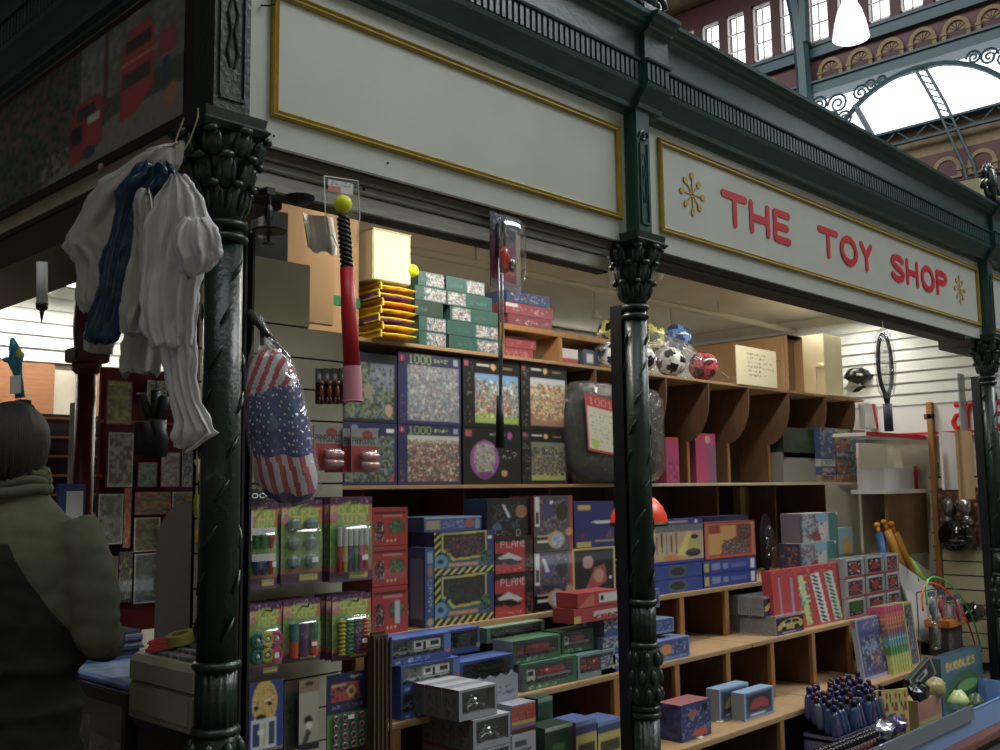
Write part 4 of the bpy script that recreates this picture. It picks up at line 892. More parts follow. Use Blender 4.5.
a = Art(54,52,rgb(175,45,25)); a.frame(.02,.03,.98,.97,.05,rgb(215,110,40)); a.poly([(.08,.3),(.3,.3),(.3,.1),(.62,.1),(.62,.4),(.35,.62),(.3,.88),(.08,.88)], rgb(225,160,40)); a.ell(.6,.68,.28,.2,rgb(90,60,60)); a.speck(.35,.5,.85,.88,[rgb(150,140,140),rgb(80,50,50),rgb(120,60,40),rgb(190,180,180)],4,1,.6); a.ell(.78,.3,.14,.22,rgb(90,50,40)); a.speck(.65,.1,.9,.45,[rgb(150,120,110),rgb(70,40,40)],5,1,.5); a.rect(.9,.05,.94,.09,WHITE)
place('construction_set','large orange and maroon construction set box with clear windows','toy box',705,756,555,.67,S1+.146,523,.09,a,base=rgb(120,40,25),group='large construction set boxes')
a = Art(40,10,rgb(28,36,95)); a.rect(.2,.3,.8,.7,rgb(60,60,90))
place('construction_set','dark navy box edge showing above the orange set','toy box',704,748,520,.82,S1+.30,517,.1,a,base=rgb(28,36,95),group='large construction set boxes')
# tall oval blister pack
t = thing('oval_blister', 'tall dark oval blister pack of silver pieces leaning at the back of the top step', 'toy pack', aty(771,571,.95)); t.location.z = S1+.0
b = MB(); n = 28; w, h_ = .15, .36
vs = [(math.cos(2*PI*q/n)*w/2, .02, h_/2+math.sin(2*PI*q/n)*h_/2) for q in range(n)]; b.prism(vs, (0,.008,0)); obj('backing_card', b, mat('dark_purple_card', (.16,.12,.18), .5), t)
b = MB(); b.ball((0,.005,h_*.42), (w*.42,.035,h_*.38), 20); obj('clear_blister', b, FILM, t, smooth=True)
b = MB(); r = random.Random(2)
for k in range(26):
    a_ = r.uniform(0,6.28); q = r.uniform(.1,.8); c = Vector((math.cos(a_)*w*.34*q, .005, h_*.42+math.sin(a_)*h_*.3*q)); d = Vector((r.uniform(-1,1),.1,r.uniform(-1,1)))*.02
    b.tube([c-d,c+d], .0035, 5)
obj('silver_pieces', b, M_STEEL, t)
yb = Art(14,40,rgb(80,75,30)); yb.rect(.0,.0,.6,1,rgb(140,125,30))
place('game_box','dim yellow box standing against the back board left of the oval blister','box',741,750,520,1.2,S1,487,.05,yb,base=rgb(120,110,30))
place('poster_card','small grey notice on the dark back board under the middle shelf','card',838,855,500,1.36,1.40,488,.004,Art(10,12,rgb(120,110,95)),base=rgb(110,100,90))
# head-printed boxes
def head(n):
    a = Art(44,34,rgb(150,175,195)); a.rect(0,0,.05,1,rgb(60,70,90)); a.speck(.05,.05,.5,.95,[rgb(80,110,150),rgb(150,110,100),rgb(170,180,190)],n,2,.7); a.ell(.42,.8,.15,.18,rgb(150,50,60)); a.ell(.6,.5,.13,.45,rgb(205,200,205)); a.ell(.58,.15,.18,.2,rgb(130,180,215)); a.ell(.56,.38,.03,.04,rgb(80,90,110)); a.ell(.55,.75,.04,.03,rgb(190,70,90)); a.rect(.76,0,1,1,rgb(45,130,125)); a.rect(.95,0,1,.1,WHITE); return a
GHD = 'blue and teal boxes printed with a pale face'
o, w, h1 = place('head_box','face-printed blue and teal box at the bottom of its pile','toy box',800,837,565,.70,S1,544,.14,head(1),Art(24,26,rgb(40,60,120)).speck(.1,.1,.9,.9,[rgb(190,110,70),rgb(50,70,130),rgb(120,60,60)],2,2,.7),base=rgb(200,190,150),group=GHD)
place('head_box','face-printed blue and teal box lying on top of the other','toy box',800,838,530,.72,S1+h1+.002,514,.13,head(2),Art(20,26,rgb(120,110,130)),base=rgb(190,195,200),group=GHD)
a = Art(20,36,rgb(130,175,200)); a.ell(.6,.55,.3,.3,rgb(215,160,60)); a.rect(0,.7,1,.8,rgb(90,130,110))
place('toy_pack','pale blue pack with an orange picture right of the face-printed boxes','toy box',839,854,560,.80,S1,528,.05,a,base=rgb(130,170,195))
a = Art(12,8,rgb(50,60,80))
# clear packs with red toys, 3x3
GK = 'clear packs with small red toys, stacked in three rows'
rowx = [(846,866),(867,886),(887,901)]
for rr_ in range(3):
    for k, (l, r_) in enumerate(rowx):
        a = Art(26,28,rgb(150,155,160)); a.rect(0,.9,1,1,rgb(185,30,50)); a.rect(.06,.0,.94,.1,rgb(190,195,200)); a.rect(.15,.15,.85,.85,rgb(60,55,60)); a.speck(.2,.2,.8,.8,[rgb(150,30,40),rgb(60,50,55),rgb(190,190,190),rgb(110,30,40)],rr_*3+k,2,.8); a.ell(.5,.5,.2,.2,rgb(170,35,45)) if k != 0 or rr_ else a.ell(.5,.4,.3,.3,rgb(40,110,50))
        lb = 'clear pack with a red toy, %s row, %s of three'%(['lowest','middle','upper'][rr_], ['left','centre','right'][k])
        place('toy_pack',lb,'toy box',l,r_,600,.43,S2+.118*rr_+0,0,.10,a,base=rgb(160,165,170),group=GK,h=.115,material=PG)
# big red display box of jointed snakes, leaning back
a = Art(84,76,rgb(200,28,30)); a.speck(0,0,1,.10,[rgb(200,28,30),rgb(230,120,110),rgb(150,20,20)],3,2,.5); a.rect(.08,.12,.11,1,rgb(170,150,190)); a.rect(.24,.14,.27,1,rgb(170,150,190))
def slat(x0, x1, c, s, k):
    a.poly([(x0,.13),(x1,.12),(x1+.10,1),(x0+.10,1)], c)
    for j in range(12): y = .16+j*.068; xo = (y-.13)*.115; a.poly([(x0+xo+.01,y),(x0+xo+.05,y),(x1+xo-.02,y+.05),(x1+xo-.06,y+.05)], s)
a.poly([(.34,.14),(.42,.13),(.5,.95),(.42,.97)], rgb(190,220,120)); a.speck(.34,.15,.50,.95,[rgb(80,170,220),rgb(230,220,60),rgb(90,180,90),rgb(200,215,210)],5,3,.35)
slat(.52,.65,WHITE,BLK,0); slat(.72,.85,rgb(190,215,190),rgb(40,60,40),1); a.frame(0,0,1,1,.02,rgb(205,30,30))
place('puzzle_snake_display','large red display box of jointed black, white and coloured snakes leaning back','toy box',775,846,600,.45,S2,571,.06,a,base=rgb(190,25,28),tilt=.06)
# yellow car boxes: rows front to back, two high
def ycar(n):
    a = Art(44,30,rgb(70,60,40)); a.rect(0,.0,1,.1,rgb(150,150,155)); a.rect(0,.84,1,1,rgb(40,50,120)); a.rect(.2,.88,.7,.93,rgb(160,160,190)); a.rect(0,.1,1,.84,rgb(55,32,38)); a.poly([(.03,.75),(.05,.52),(.22,.3),(.5,.2),(.8,.2),(.97,.4),(.97,.68),(.8,.78)], rgb(205,180,30)); a.poly([(.25,.42),(.4,.27),(.55,.27),(.5,.44)], rgb(30,30,25)); a.poly([(.6,.27),(.8,.3),(.85,.42),(.6,.44)], rgb(40,38,20)); a.ell(.28,.72,.09,.13,rgb(25,22,20)); a.ell(.75,.68,.09,.13,rgb(25,22,20)); a.ell(.28,.45,.03,.1,WHITE); return a
GY = 'grey window boxes each holding a yellow sports car'
ly0 = aty(819,630,.33).x; ly_w = ly0-aty(792,630,.33).x
sidea = Art(14,26,rgb(128,132,142)); sidea.speck(.15,.1,.85,.9,[rgb(120,124,134),rgb(138,142,150)],3,2,.4); sidea.frame(0,0,1,1,.05,rgb(150,155,165))
od = ['frontmost','second','third','rearmost']
for rr_, n in ((0,4),(1,3)):
    for k in range(n):
        me = pbox('toy_car_box', ly_w, .078, .098, ycar(k), sidea, Art(6,4,rgb(150,155,160)), rgb(140,145,152), PG) if (rr_, k) == (0,0) else bpy.data.meshes['toy_car_box']
        o = obj('toy_car_box', me, PG, loc=(ly0-ly_w+(-.02 if rr_ else 0), .42+.08*k-.0+(.06 if rr_ else 0), S2+.10*rr_)); tagit(o, 'grey yellow-car box, %s of the %s layer'%(od[k] if (rr_ == 0 or k < 2) else 'rearmost', ['lower','upper'][rr_]), 'toy box', GY)
# blue boxes right of the middle column on the mid step
GBB = 'blue toy boxes stacked behind the middle column'
def bluebox(n, dot=None):
    a = Art(34,26,rgb(55,85,165)); a.frame(0,0,1,1,.04,rgb(130,160,215)); a.speck(.1,.15,.9,.8,[rgb(40,55,100),rgb(70,100,170),rgb(150,160,190)],n,2,.5); a.rect(.1,.82,.9,.92,rgb(120,140,200))
    if dot: a.ell(.3,.45,.18,.25,dot)
    return a
place('toy_box','blue box with an orange star picture, bottom front, right of the middle column','toy box',656,690,655,.41,S2,642,.11,bluebox(1,rgb(225,140,40)),Art(12,20,rgb(110,125,160)),base=rgb(110,130,180),group=GBB)
place('toy_box','blue box second from the bottom, right of the middle column','toy box',645,674,630,.45,S2+.118,622,.11,bluebox(2),Art(12,20,rgb(110,125,160)),base=rgb(110,130,180),group=GBB)
place('toy_box','small blue box at the top of the pile right of the middle column','toy box',640,660,615,.50,S2+.118+.112,0,.10,bluebox(3),base=rgb(80,110,180),group=GBB,h=.085)
for k in range(3):
    place('toy_box','white and blue vehicle box left of the middle column, %s of three'%['bottom','middle','top'][k],'toy box',601+k*2,621,665,.42+.01*k,S2+.075*k,0,.12,Art(22,22,rgb(150,155,175)).speck(0,0,1,.7,[rgb(180,180,190),rgb(70,80,130),rgb(60,60,80)],k,2,.7).rect(0,.7,1,1,rgb(60,80,160)),base=rgb(120,130,160),group='white and blue vehicle boxes beside the middle column',h=.073)
for k in range(2):
    place('fire_toy_box','red and white fire vehicle box resting above the white and blue boxes, %s'%['lower','upper'][k],'toy box',574+k*4,622-k*2,620,.42,S2+.228+.062*k,0,.12,[Art(50,14,rgb(190,30,35)).rect(.4,.3,1,.6,rgb(220,190,190)).speck(.4,.55,1,.8,[rgb(60,20,30),WHITE],2,1,.6).rect(0,.5,.15,1,rgb(210,180,60)),Art(46,16,rgb(195,30,30)).rect(.5,.1,1,.8,rgb(215,215,205)).rect(.55,.3,.6,.6,BLK).poly([(0,1),(.3,.2),(.4,.2),(.4,1)],rgb(225,90,50))][k],base=rgb(170,25,30),group='red and white fire vehicle boxes',h=.06)
# ---- vehicles as real toys in window boxes
def window_box(name, label, w, d, h, frame_c, group, loc, toy, text_c=None, backing=rgb(90,100,120), side=None, dot=None, win=(.06,.94,.22,.90), strip=None):
    t = thing(name, label, 'toy box', loc, group); wx0, wx1, wz0, wz1 = win[0]*w, win[1]*w, win[2]*h, win[3]*h
    b = MB(); b.forcecol = True
    fs = lambda x0,x1,z0,z1,c: b.add([(x0,0,z0),(x1,0,z0),(x1,0,z1),(x0,0,z1)], [(0,1,2,3)], 0, [c])
    A = Art(int(w/.005), 5, frame_c)
    if text_c is not None: A.speck(.08,.2,.62,.8,[text_c,frame_c],1,1,.6)
    b.art(A.a, (0,0,0), (w,0,0), (0,0,wz0)); fs(0,wx0,wz0,wz1,frame_c); fs(wx1,w,wz0,wz1,strip or frame_c); fs(0,w,wz1,h,frame_c)
    if dot is not None: b.prism([(w*.95+math.cos(q*PI/6)*.010,-.001,wz0+.004+math.sin(q*PI/6)*.010) for q in range(12)], (0,.0008,0)); b.c[-14:] = [dot]*14
    S = side if side is not None else Art(8,8,frame_c)
    b.art(S.a if isinstance(S, Art) else S, (0,d,0), (0,-d,0), (0,0,h))
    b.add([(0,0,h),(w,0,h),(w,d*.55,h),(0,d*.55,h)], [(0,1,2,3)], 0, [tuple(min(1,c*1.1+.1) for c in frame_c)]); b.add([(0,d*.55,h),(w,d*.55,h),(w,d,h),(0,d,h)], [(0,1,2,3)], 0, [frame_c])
    b.add([(w,0,0),(w,d,0),(w,d,h),(w,0,h),(0,d,0),(0,d,h),(0,0,0)], [(0,1,2,3),(1,4,5,2),(6,4,1,0)], 0, [frame_c]*3)
    yb_ = min(.050, d*.42); b.add([(wx0,yb_,wz0),(wx1,yb_,wz0),(wx1,yb_,wz1),(wx0,yb_,wz1)], [(0,1,2,3)], 0, [backing]); b.add([(wx0,0,wz0),(wx1,0,wz0),(wx1,yb_,wz0),(wx0,yb_,wz0)], [(0,1,2,3)], 0, [frame_c])
    b.add([(wx0,0,wz0),(wx0,yb_,wz0),(wx0,yb_,wz1),(wx0,0,wz1)], [(0,1,2,3)], 0, [backing]); b.add([(wx1,0,wz0),(wx1,yb_,wz0),(wx1,yb_,wz1),(wx1,0,wz1)], [(0,1,2,3)], 0, [backing])
    obj('printed_box', b, PR, t, base=frame_c)
    b = MB(); b.add([(wx0,.001,wz0),(wx1,.001,wz0),(wx1,.001,wz1),(wx0,.001,wz1)], [(0,1,2,3)]); obj('clear_window', b, FILM, t)
    toy(t, wx0+.008, wx1-.008, yb_*.5, wz0+.001, (wz1-wz0)*.9); return t
def toy_car(b, x0, x1, y, z, h, m=0, mg=1, mt=2):
    w = x1-x0; sil = [(0,.25),(0,.48),(.08,.55),(.26,.6),(.38,.95),(.74,1),(.9,.62),(1,.55),(1,.25)]
    b.prism([(x0+a*w, y-.016, z+c*h) for a, c in sil], (0,.032,0), m); 
    b.prism([(x0+a*w, y-.0175, z+c*h) for a, c in ((.33,.62),(.42,.9),(.55,.92),(.55,.62))], (0,.035,0), mg); b.prism([(x0+a*w, y-.0175, z+c*h) for a, c in ((.58,.62),(.58,.92),(.72,.93),(.83,.62))], (0,.035,0), mg)
    for q in (.2,.8):
        c = Vector((x0+q*w, y-.019, z+.24*h)); b.tube([c, c+Vector((0,.038,0))], .24*h, 14, mt)
MW, MGL, MTY = mat('white_toy_paint',(.82,.83,.82),.3), mat('dark_toy_glass',(.05,.06,.07),.1), mat('toy_tyre',(.04,.04,.04),.6)
def toy_van_set(t, x0, x1, y, z, h):
    m = x0+(x1-x0)*.40; b = MB(); toy_car(b, x0, m-.006, y, z, h*.62); obj('toy_car', b, [mat('silver_toy_paint',(.55,.58,.62),.25,metal=.4), MGL, MTY], t)
    b = MB(); L_ = x1-m; b.cbox(m,x1,y-.018,y+.018,z+h*.18,z+h*.92,.004,0)
    for a0, a1 in ((.10,.28),(.62,.90)): b.box(m+L_*a0,m+L_*a1,y-.0195,y-.017,z+h*.52,z+h*.78,1)
    b.box(m+L_*.36,m+L_*.44,y-.0195,y-.017,z+h*.28,z+h*.80,1); b.box(m,x1,y-.0192,y-.017,z+h*.32,z+h*.35,1)
    c = Vector((m+L_*.55,y-.019,z+.13*h)); b.tube([c,c+Vector((0,.038,0))], .13*h, 14, 2); b.box(m-.012,m,y-.003,y+.003,z+h*.2,z+h*.24,2)
    obj('toy_caravan', b, [MW, MGL, MTY], t)
GC = 'blue window boxes each holding a toy car and caravan'
cx0 = aty(401,700,.41).x; cw_ = aty(460,690,.41).x-cx0; chh = .090
CB = rgb(45,80,165)
sd = Art(16,12,rgb(40,85,185))
for k, (dx, dy, lb) in enumerate(((0,0,'mostly hidden blue car and caravan box, bottom of the three by the ribbed post'),(0,0,'blue box holding a silver toy car and white caravan, lower of the two showing'),(-.035,.01,'blue box holding a silver toy car and white caravan, topmost beside the ribbed post'))):
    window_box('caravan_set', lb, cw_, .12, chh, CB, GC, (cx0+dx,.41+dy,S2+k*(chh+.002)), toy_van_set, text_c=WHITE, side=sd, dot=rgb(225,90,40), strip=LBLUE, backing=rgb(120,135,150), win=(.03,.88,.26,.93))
def toy_lorry(c1, c2, cabc):
    def f(t, x0, x1, y, z, h):
        w = x1-x0; b = MB(); b.cbox(x0,x0+w*.2,y-.017,y+.017,z+h*.15,z+h*.85,.004,0); b.box(x0+w*.03,x0+w*.14,y-.0185,y-.016,z+h*.5,z+h*.75,1)
        b.cbox(x0+w*.23,x1,y-.017,y+.017,z+h*.22,z+h*.34,.002,3); 
        b.cbox(x0+w*.28,x0+w*.9,y-.015,y+.015,z+h*.36,z+h*.80,.008,2); b.ball((x0+w*.45,y-.010,z+h*.55), (w*.09,.012,h*.2), 12, 2)
        for q in (.1,.36,.44,.82,.9): c = Vector((x0+q*w,y-.019,z+.14*h)); b.tube([c,c+Vector((0,.038,0))], .14*h, 12, 4)
        obj('toy_lorry', b, [mat('toy_cab_%s'%cabc[0], cabc[1], .3), MGL, mat('toy_load_%s'%c1[0], c1[1], .3), mat('toy_bed_%s'%c2[0], c2[1], .3), MTY], t)
    return f
def toy_bike(t, x0, x1, y, z, h):
    w = x1-x0; b = MB()
    for q in (.22,.78):
        b.tube([(x0+q*w+math.cos(a*PI/8)*h*.2, y, z+h*.24+math.sin(a*PI/8)*h*.2) for a in range(17)], .0045, 6, 1)
        b.tube([(x0+q*w, y-.003, z+h*.24),(x0+q*w, y+.003, z+h*.24)], h*.1, 10, 0)
    b.tube([(x0+.22*w,y,z+h*.24),(x0+.34*w,y,z+h*.7),(x0+.30*w,y-.01,z+h*.85)], .004, 6, 0); b.tube([(x0+.22*w,y,z+h*.26),(x0+.5*w,y,z+h*.45),(x0+.78*w,y,z+h*.26)], .005, 6, 0)
    b.ball((x0+.45*w,y,z+h*.58), (w*.12,.011,h*.14), 10, 0); b.ball((x0+.7*w,y,z+h*.55), (w*.14,.009,h*.08), 10, 1); b.ball((x0+.5*w,y,z+h*.34), (w*.1,.012,h*.12), 10, 0)
    obj('toy_motorbike', b, [M_STEEL, M_BLACK], t)
GT = 'green and blue window boxes of toy lorries and tractors'
def wb(lb, l, r_, py, Y, z0, h, c, toy, d=.11, **k):
    X0 = aty(l,py,Y).x; X1 = aty(r_,py,Y).x-.002
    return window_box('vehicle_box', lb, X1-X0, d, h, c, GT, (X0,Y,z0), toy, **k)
GNB = rgb(45,105,65); GYB = rgb(140,150,155)
lr = toy_lorry(('red',(.62,.08,.10)),('grey',(.5,.5,.52)),('white',(.8,.8,.8)))
lr2 = toy_lorry(('red',(.62,.08,.10)),('red',(.55,.06,.08)),('red',(.62,.08,.10)))
ld = toy_lorry(('dark',(.12,.16,.16)),('dark',(.10,.12,.12)),('dark',(.14,.16,.20)))
wb('thin blue window box with a dark lorry, on the shelf right of the caravan boxes',476,512,685,.42,S2,.062,CB,ld,backing=rgb(50,60,60))
wb('blue window box with a yellow dot and dark lorry, above the lower blue one',460,514,680,.42,S2+.064,.092,CB,ld,text_c=LBLUE,dot=rgb(170,200,60),backing=rgb(60,70,70))
wb('grey-sided green window box with a red lorry carrier, bottom row, centre',523,577,680,.42,S2,.105,GNB,lr,side=Art(8,8,GYB),backing=rgb(120,130,150),text_c=WHITE)
wb('pale-framed window box with a bright red lorry, bottom row, left of the column',578,616,675,.42,S2,.100,rgb(110,150,150),lr2,backing=rgb(80,130,90),dot=rgb(180,180,60),strip=rgb(90,110,190))
wb('green and grey window box with a red tractor, on the lorry carrier box',513,561,655,.44,S2+.107,.088,GNB,lr2,side=Art(8,8,GYB),backing=rgb(90,100,95),text_c=rgb(200,220,200))
wb('dark green window box with a white animal print, beside the red tractor box',562,594,645,.46,S2+.107,.088,rgb(25,80,45),lr,backing=rgb(50,60,60),text_c=WHITE)
wb('blue window box at the back with a dark lorry and lime dot',446,480,640,.56,S2+.158,.095,CB,ld,backing=rgb(50,55,55),dot=rgb(150,180,70))
wb('long grey-green clear box on top with a dark car inside, behind the tractor box',487,545,645,.58,S2+.175,.060,rgb(95,130,105),ld,backing=rgb(70,80,75))
wb('plain blue window box lying behind the topmost caravan box',404,447,650,.57,S2+.19,.060,CB,ld,backing=rgb(55,60,80))
# silver motorbike boxes: 3 deep, stacked up from the bottom step
bx = aty(497,700,.18).x; bw = bx-aty(459,700,.18).x; bh = .112
GM = 'silver window boxes each holding a toy motorbike'
SV = rgb(150,152,162)
sda = Art(16,20,rgb(105,105,112)); sda.rect(0,0,1,.12,rgb(130,40,55)); sda.speck(.2,.3,.8,.9,[rgb(80,80,88),rgb(125,120,120),rgb(90,70,70)],2,2,.6)
rn = ['lowest','second','third','top']; zb0 = aty(459,720,.10).z-.002
zz = [S3+.0]
nl = 4; lay = (aty(459,690,.18).z-S3)/nl
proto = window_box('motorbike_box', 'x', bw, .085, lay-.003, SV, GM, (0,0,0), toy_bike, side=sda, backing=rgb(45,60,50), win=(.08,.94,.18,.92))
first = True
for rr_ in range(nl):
    for k in range(3):
        o = proto if first else copy_tree(proto); first = False
        o.location = (bx-bw+(.055 if rr_ < nl-1 else 0), .17+.088*k+.01*(rr_ == nl-1), S3+lay*rr_); o['label'] = 'silver toy motorbike box, %s of its layer, %s layer'%(['front','middle','rear'][k], ['lowest','second','third','top'][rr_])
# die-cast card header, orange pack, green boxes, yellow buses on the bottom step
A = Art(50,22,rgb(170,170,195)); A.speck(.5,.35,.9,.45,[rgb(60,60,80),rgb(170,170,195)],1,1,.7); A.speck(.5,.6,.95,.75,[rgb(60,60,80),rgb(170,170,195)],4,1,.7)
t = thing('header_card', 'lilac zigzag-topped header card standing behind the motorbike boxes', 'card', aty(450,703,.30)); w = aty(518,703,.30).x-t.location.x; ztop = aty(450,683,.30).z; t.location.z = S3
hc = ztop-S3; b = MB(); b.art(A.a, (0,-.001,hc-.10), (w,0,0), (0,0,.085)); b.forcecol = True
pts = [(0,0,0),(w,0,0),(w,0,hc-.015)]+[(w*(1-q/12), 0, hc-.015+(.014 if q % 2 else 0)) for q in range(1,12)]+[(0,0,hc-.015)]; b.prism(pts, (0,.003,0)); obj('card_sheet', b, PR, t, base=rgb(170,170,195))
a = Art(36,34,rgb(190,60,35)); a.rect(0,0,1,.06,rgb(170,170,190)); a.speck(.1,.3,.9,.55,[rgb(120,30,20),rgb(230,120,60),rgb(190,60,35)],3,1,.7); a.rect(0,.6,1,.72,rgb(210,170,60)); a.rect(0,.72,1,.85,rgb(130,110,150)); a.rect(0,.86,1,1,rgb(90,30,25))
bz0 = aty(512,735,.22).z
place('racing_pack','orange and red racing picture pack right of the motorbike boxes','toy box',512,536,735,.22,bz0,706,.10,a,Art(10,20,rgb(150,150,175)),base=rgb(170,170,190))
a = Art(36,44,rgb(175,175,200)); a.rect(.1,.12,.6,.2,rgb(70,70,90)); a.rect(.1,.26,.8,.3,rgb(90,90,110))
place('header_card_box','lilac lettered box under the orange racing pack','toy box',512,536,745,.215,S3,0,.11,a,base=rgb(165,165,190),h=bz0-S3-.002)
g1 = Art(30,34,rgb(18,75,40)); g1.rect(.1,.3,.7,.8,rgb(60,50,45)); g1.ell(.4,.55,.2,.15,rgb(110,50,40)); g1.rect(0,0,1,.06,rgb(150,170,160))
place('vehicle_pack','green tractor pack with a clear front right of the orange racing pack','toy box',538,553,720,.32,S3,699,.08,g1,base=rgb(20,80,45))
g1 = Art(40,30,rgb(14,62,30)); g1.rect(.25,.3,.7,.45,rgb(60,120,60)); g1.rect(0,0,1,.08,rgb(190,205,200)); g1.speck(.1,.6,.9,.8,[rgb(14,62,30),rgb(90,140,60)],2,1,.3)
place('vehicle_pack','dark green lettered box on the bottom step in front of the black ball','toy box',545,573,740,.20,S3,729,.10,g1,base=rgb(14,60,32))
for k, (l, r_, lb) in enumerate(((576,597,'box with a yellow toy bus, left of the pair by the middle column'),(598,622,'box with a yellow toy bus, tucked against the middle column'))):
    a = Art(30,34,rgb(60,75,130)); a.rect(0,0,1,.1,rgb(120,150,200)); a.rect(.0,.25,1,.95,rgb(205,185,45)); a.rect(.1,.4,.9,.65,rgb(70,65,30)); a.rect(.1,.88,1,1,rgb(200,70,110))
    place('bus_box',lb,'toy box',l,r_,740,.20,S3,723,.12,a,Art(10,14,rgb(100,70,110)),base=rgb(70,100,170),group='boxes with yellow toy buses')
t = thing('black_ball', 'glossy black ball in the dark compartment left of the middle column', 'ball', (aty(590,710,.62).x,.62,S3+.11)); b = MB(); b.ball((0,0,0), .11, 28); obj('ball_skin', b, mat('black_gloss_rubber',(.02,.02,.02),.12,coat=.5), t, smooth=True)
# bottom step, right of the column
a = Art(40,40,rgb(40,60,130)); a.speck(.05,.1,.95,.9,[rgb(30,40,90),rgb(80,110,190),rgb(150,150,170),rgb(40,60,130)],3,2,.6); a.ell(.65,.85,.25,.12,rgb(200,60,40)); a.ell(.4,.3,.2,.1,rgb(170,90,90)); a.rect(.7,.1,.9,.3,BLK)
place('blue_cube_box','small blue cube-shaped box with a glossy reddish top on the bottom step','toy box',681,711,720,.21,S3,706,.12,a,Art(12,18,rgb(45,55,120)).speck(0,0,1,1,[rgb(30,35,80),rgb(60,80,150)],2,2,.5),top=Art(8,8,rgb(170,90,95)),base=rgb(60,80,150))
for k, (l, r_, yt, Y, c, lb) in enumerate(((719,749,690,.30,rgb(190,170,50),'small blue car box with yellow cars, rear of the pair on the bottom step'),(744,774,694,.22,rgb(180,50,60),'small blue car box with a red car, front of the pair on the bottom step'))):
    a = Art(36,28,rgb(50,90,150)); a.frame(0,0,1,1,.05,rgb(130,170,210)); a.rect(.1,.15,.9,.75,rgb(50,60,70)); a.poly([(.15,.62),(.3,.3),(.6,.25),(.85,.5),(.8,.68)], c); a.rect(.2,.82,.7,.9,WHITE)
    place('toy_car_pack',lb,'toy box',l,r_,700,Y,S3,yt,.07,a,Art(10,20,rgb(130,135,145)),base=rgb(130,170,210),group='small blue car boxes on the bottom step')
for px, py in ((720,722),(690,733),(700,738)):
    p = atz(px, py, S3); b = MB(); b.box(-.02,.02,-.012,.012,0,.002); b.box(-.005,.018,-.004,.014,.002,.004); o = tagit(obj('paper_scrap', b, M_PAPER, loc=(p.x,p.y,S3+.001)), 'scrap of white paper %s on the bottom step'%{720:'beside the front car box',690:'in front of the blue cube box',700:'just right of the blue cube box'}[px], 'paper', 'scraps of paper on the bottom step')
a = Art(50,64,rgb(60,70,130)); a.frame(0,0,1,1,.05,rgb(150,155,190)); a.rect(.05,.05,.95,.22,rgb(80,85,150)); a.speck(.2,.07,.8,.17,[WHITE,rgb(80,85,150),rgb(140,90,110)],8,1,.6); a.ell(.35,.5,.2,.15,rgb(120,150,200)); a.ell(.72,.5,.1,.2,rgb(190,160,60)); a.ell(.45,.68,.13,.1,rgb(160,90,100)); a.speck(.08,.3,.92,.92,[rgb(40,45,80),rgb(90,110,160),rgb(160,160,150),rgb(130,80,90)],6,2,.5); a.rect(0,.93,1,1,rgb(170,165,200))
place('boxed_kit','purple-blue boxed kit leaning on the bottom step right of the last divider','toy box',863,897,650,.22,S3,620,.03,a,Art(6,40,rgb(150,155,180)).rect(.1,.02,.9,.12,rgb(170,60,70)),base=rgb(140,145,180),tilt=-.12*-1)
# striped whistle-stick packs standing in a row
GW = 'rainbow-striped stick packs standing in a row'
sx0 = aty(893,655,.20).x; zt_ = aty(893,606,.20).z
for k in range(8):
    A = Art(14,50,rgb(90,150,70)); 
    for f0, f1, c in ((0,.1,PINK),(.1,.25,rgb(225,90,70)),(.25,.35,rgb(220,120,60)),(.35,.45,rgb(140,90,130)),(.45,.6,rgb(60,150,170)),(.6,.72,rgb(60,140,70)),(.72,1,rgb(190,195,50))): A.rect(0,f0,1,f1,c)
    for j in range(9): A.speck(0,.08+j*.1,1,.1+j*.1,[rgb(60,60,50),rgb(220,220,120)],j,2,.5)
    last = k == 7
    fr = A
    me = pbox('stick_pack', .030 if not last else .13, .10, zt_-S3, A if not last else Art(26,50,rgb(205,180,70)).rect(.12,.05,.9,.95,rgb(90,90,105)).speck(.15,.08,.85,.92,[rgb(60,60,75),rgb(150,150,165),rgb(100,100,120)],3,2,.7), A, None, rgb(150,150,60))
    o = obj('stick_pack', me, PR, loc=(sx0+k*.036-.02, .19+.0*k, S3)); o.rotation_euler = (-.10,0,0)
    tagit(o, ('front-facing stick pack with dark pictures at the right end of the rainbow row' if last else 'rainbow-striped stick pack, number %s from the left in the row'%['one','two','three','four','five','six','seven'][k]), 'toy pack', GW)
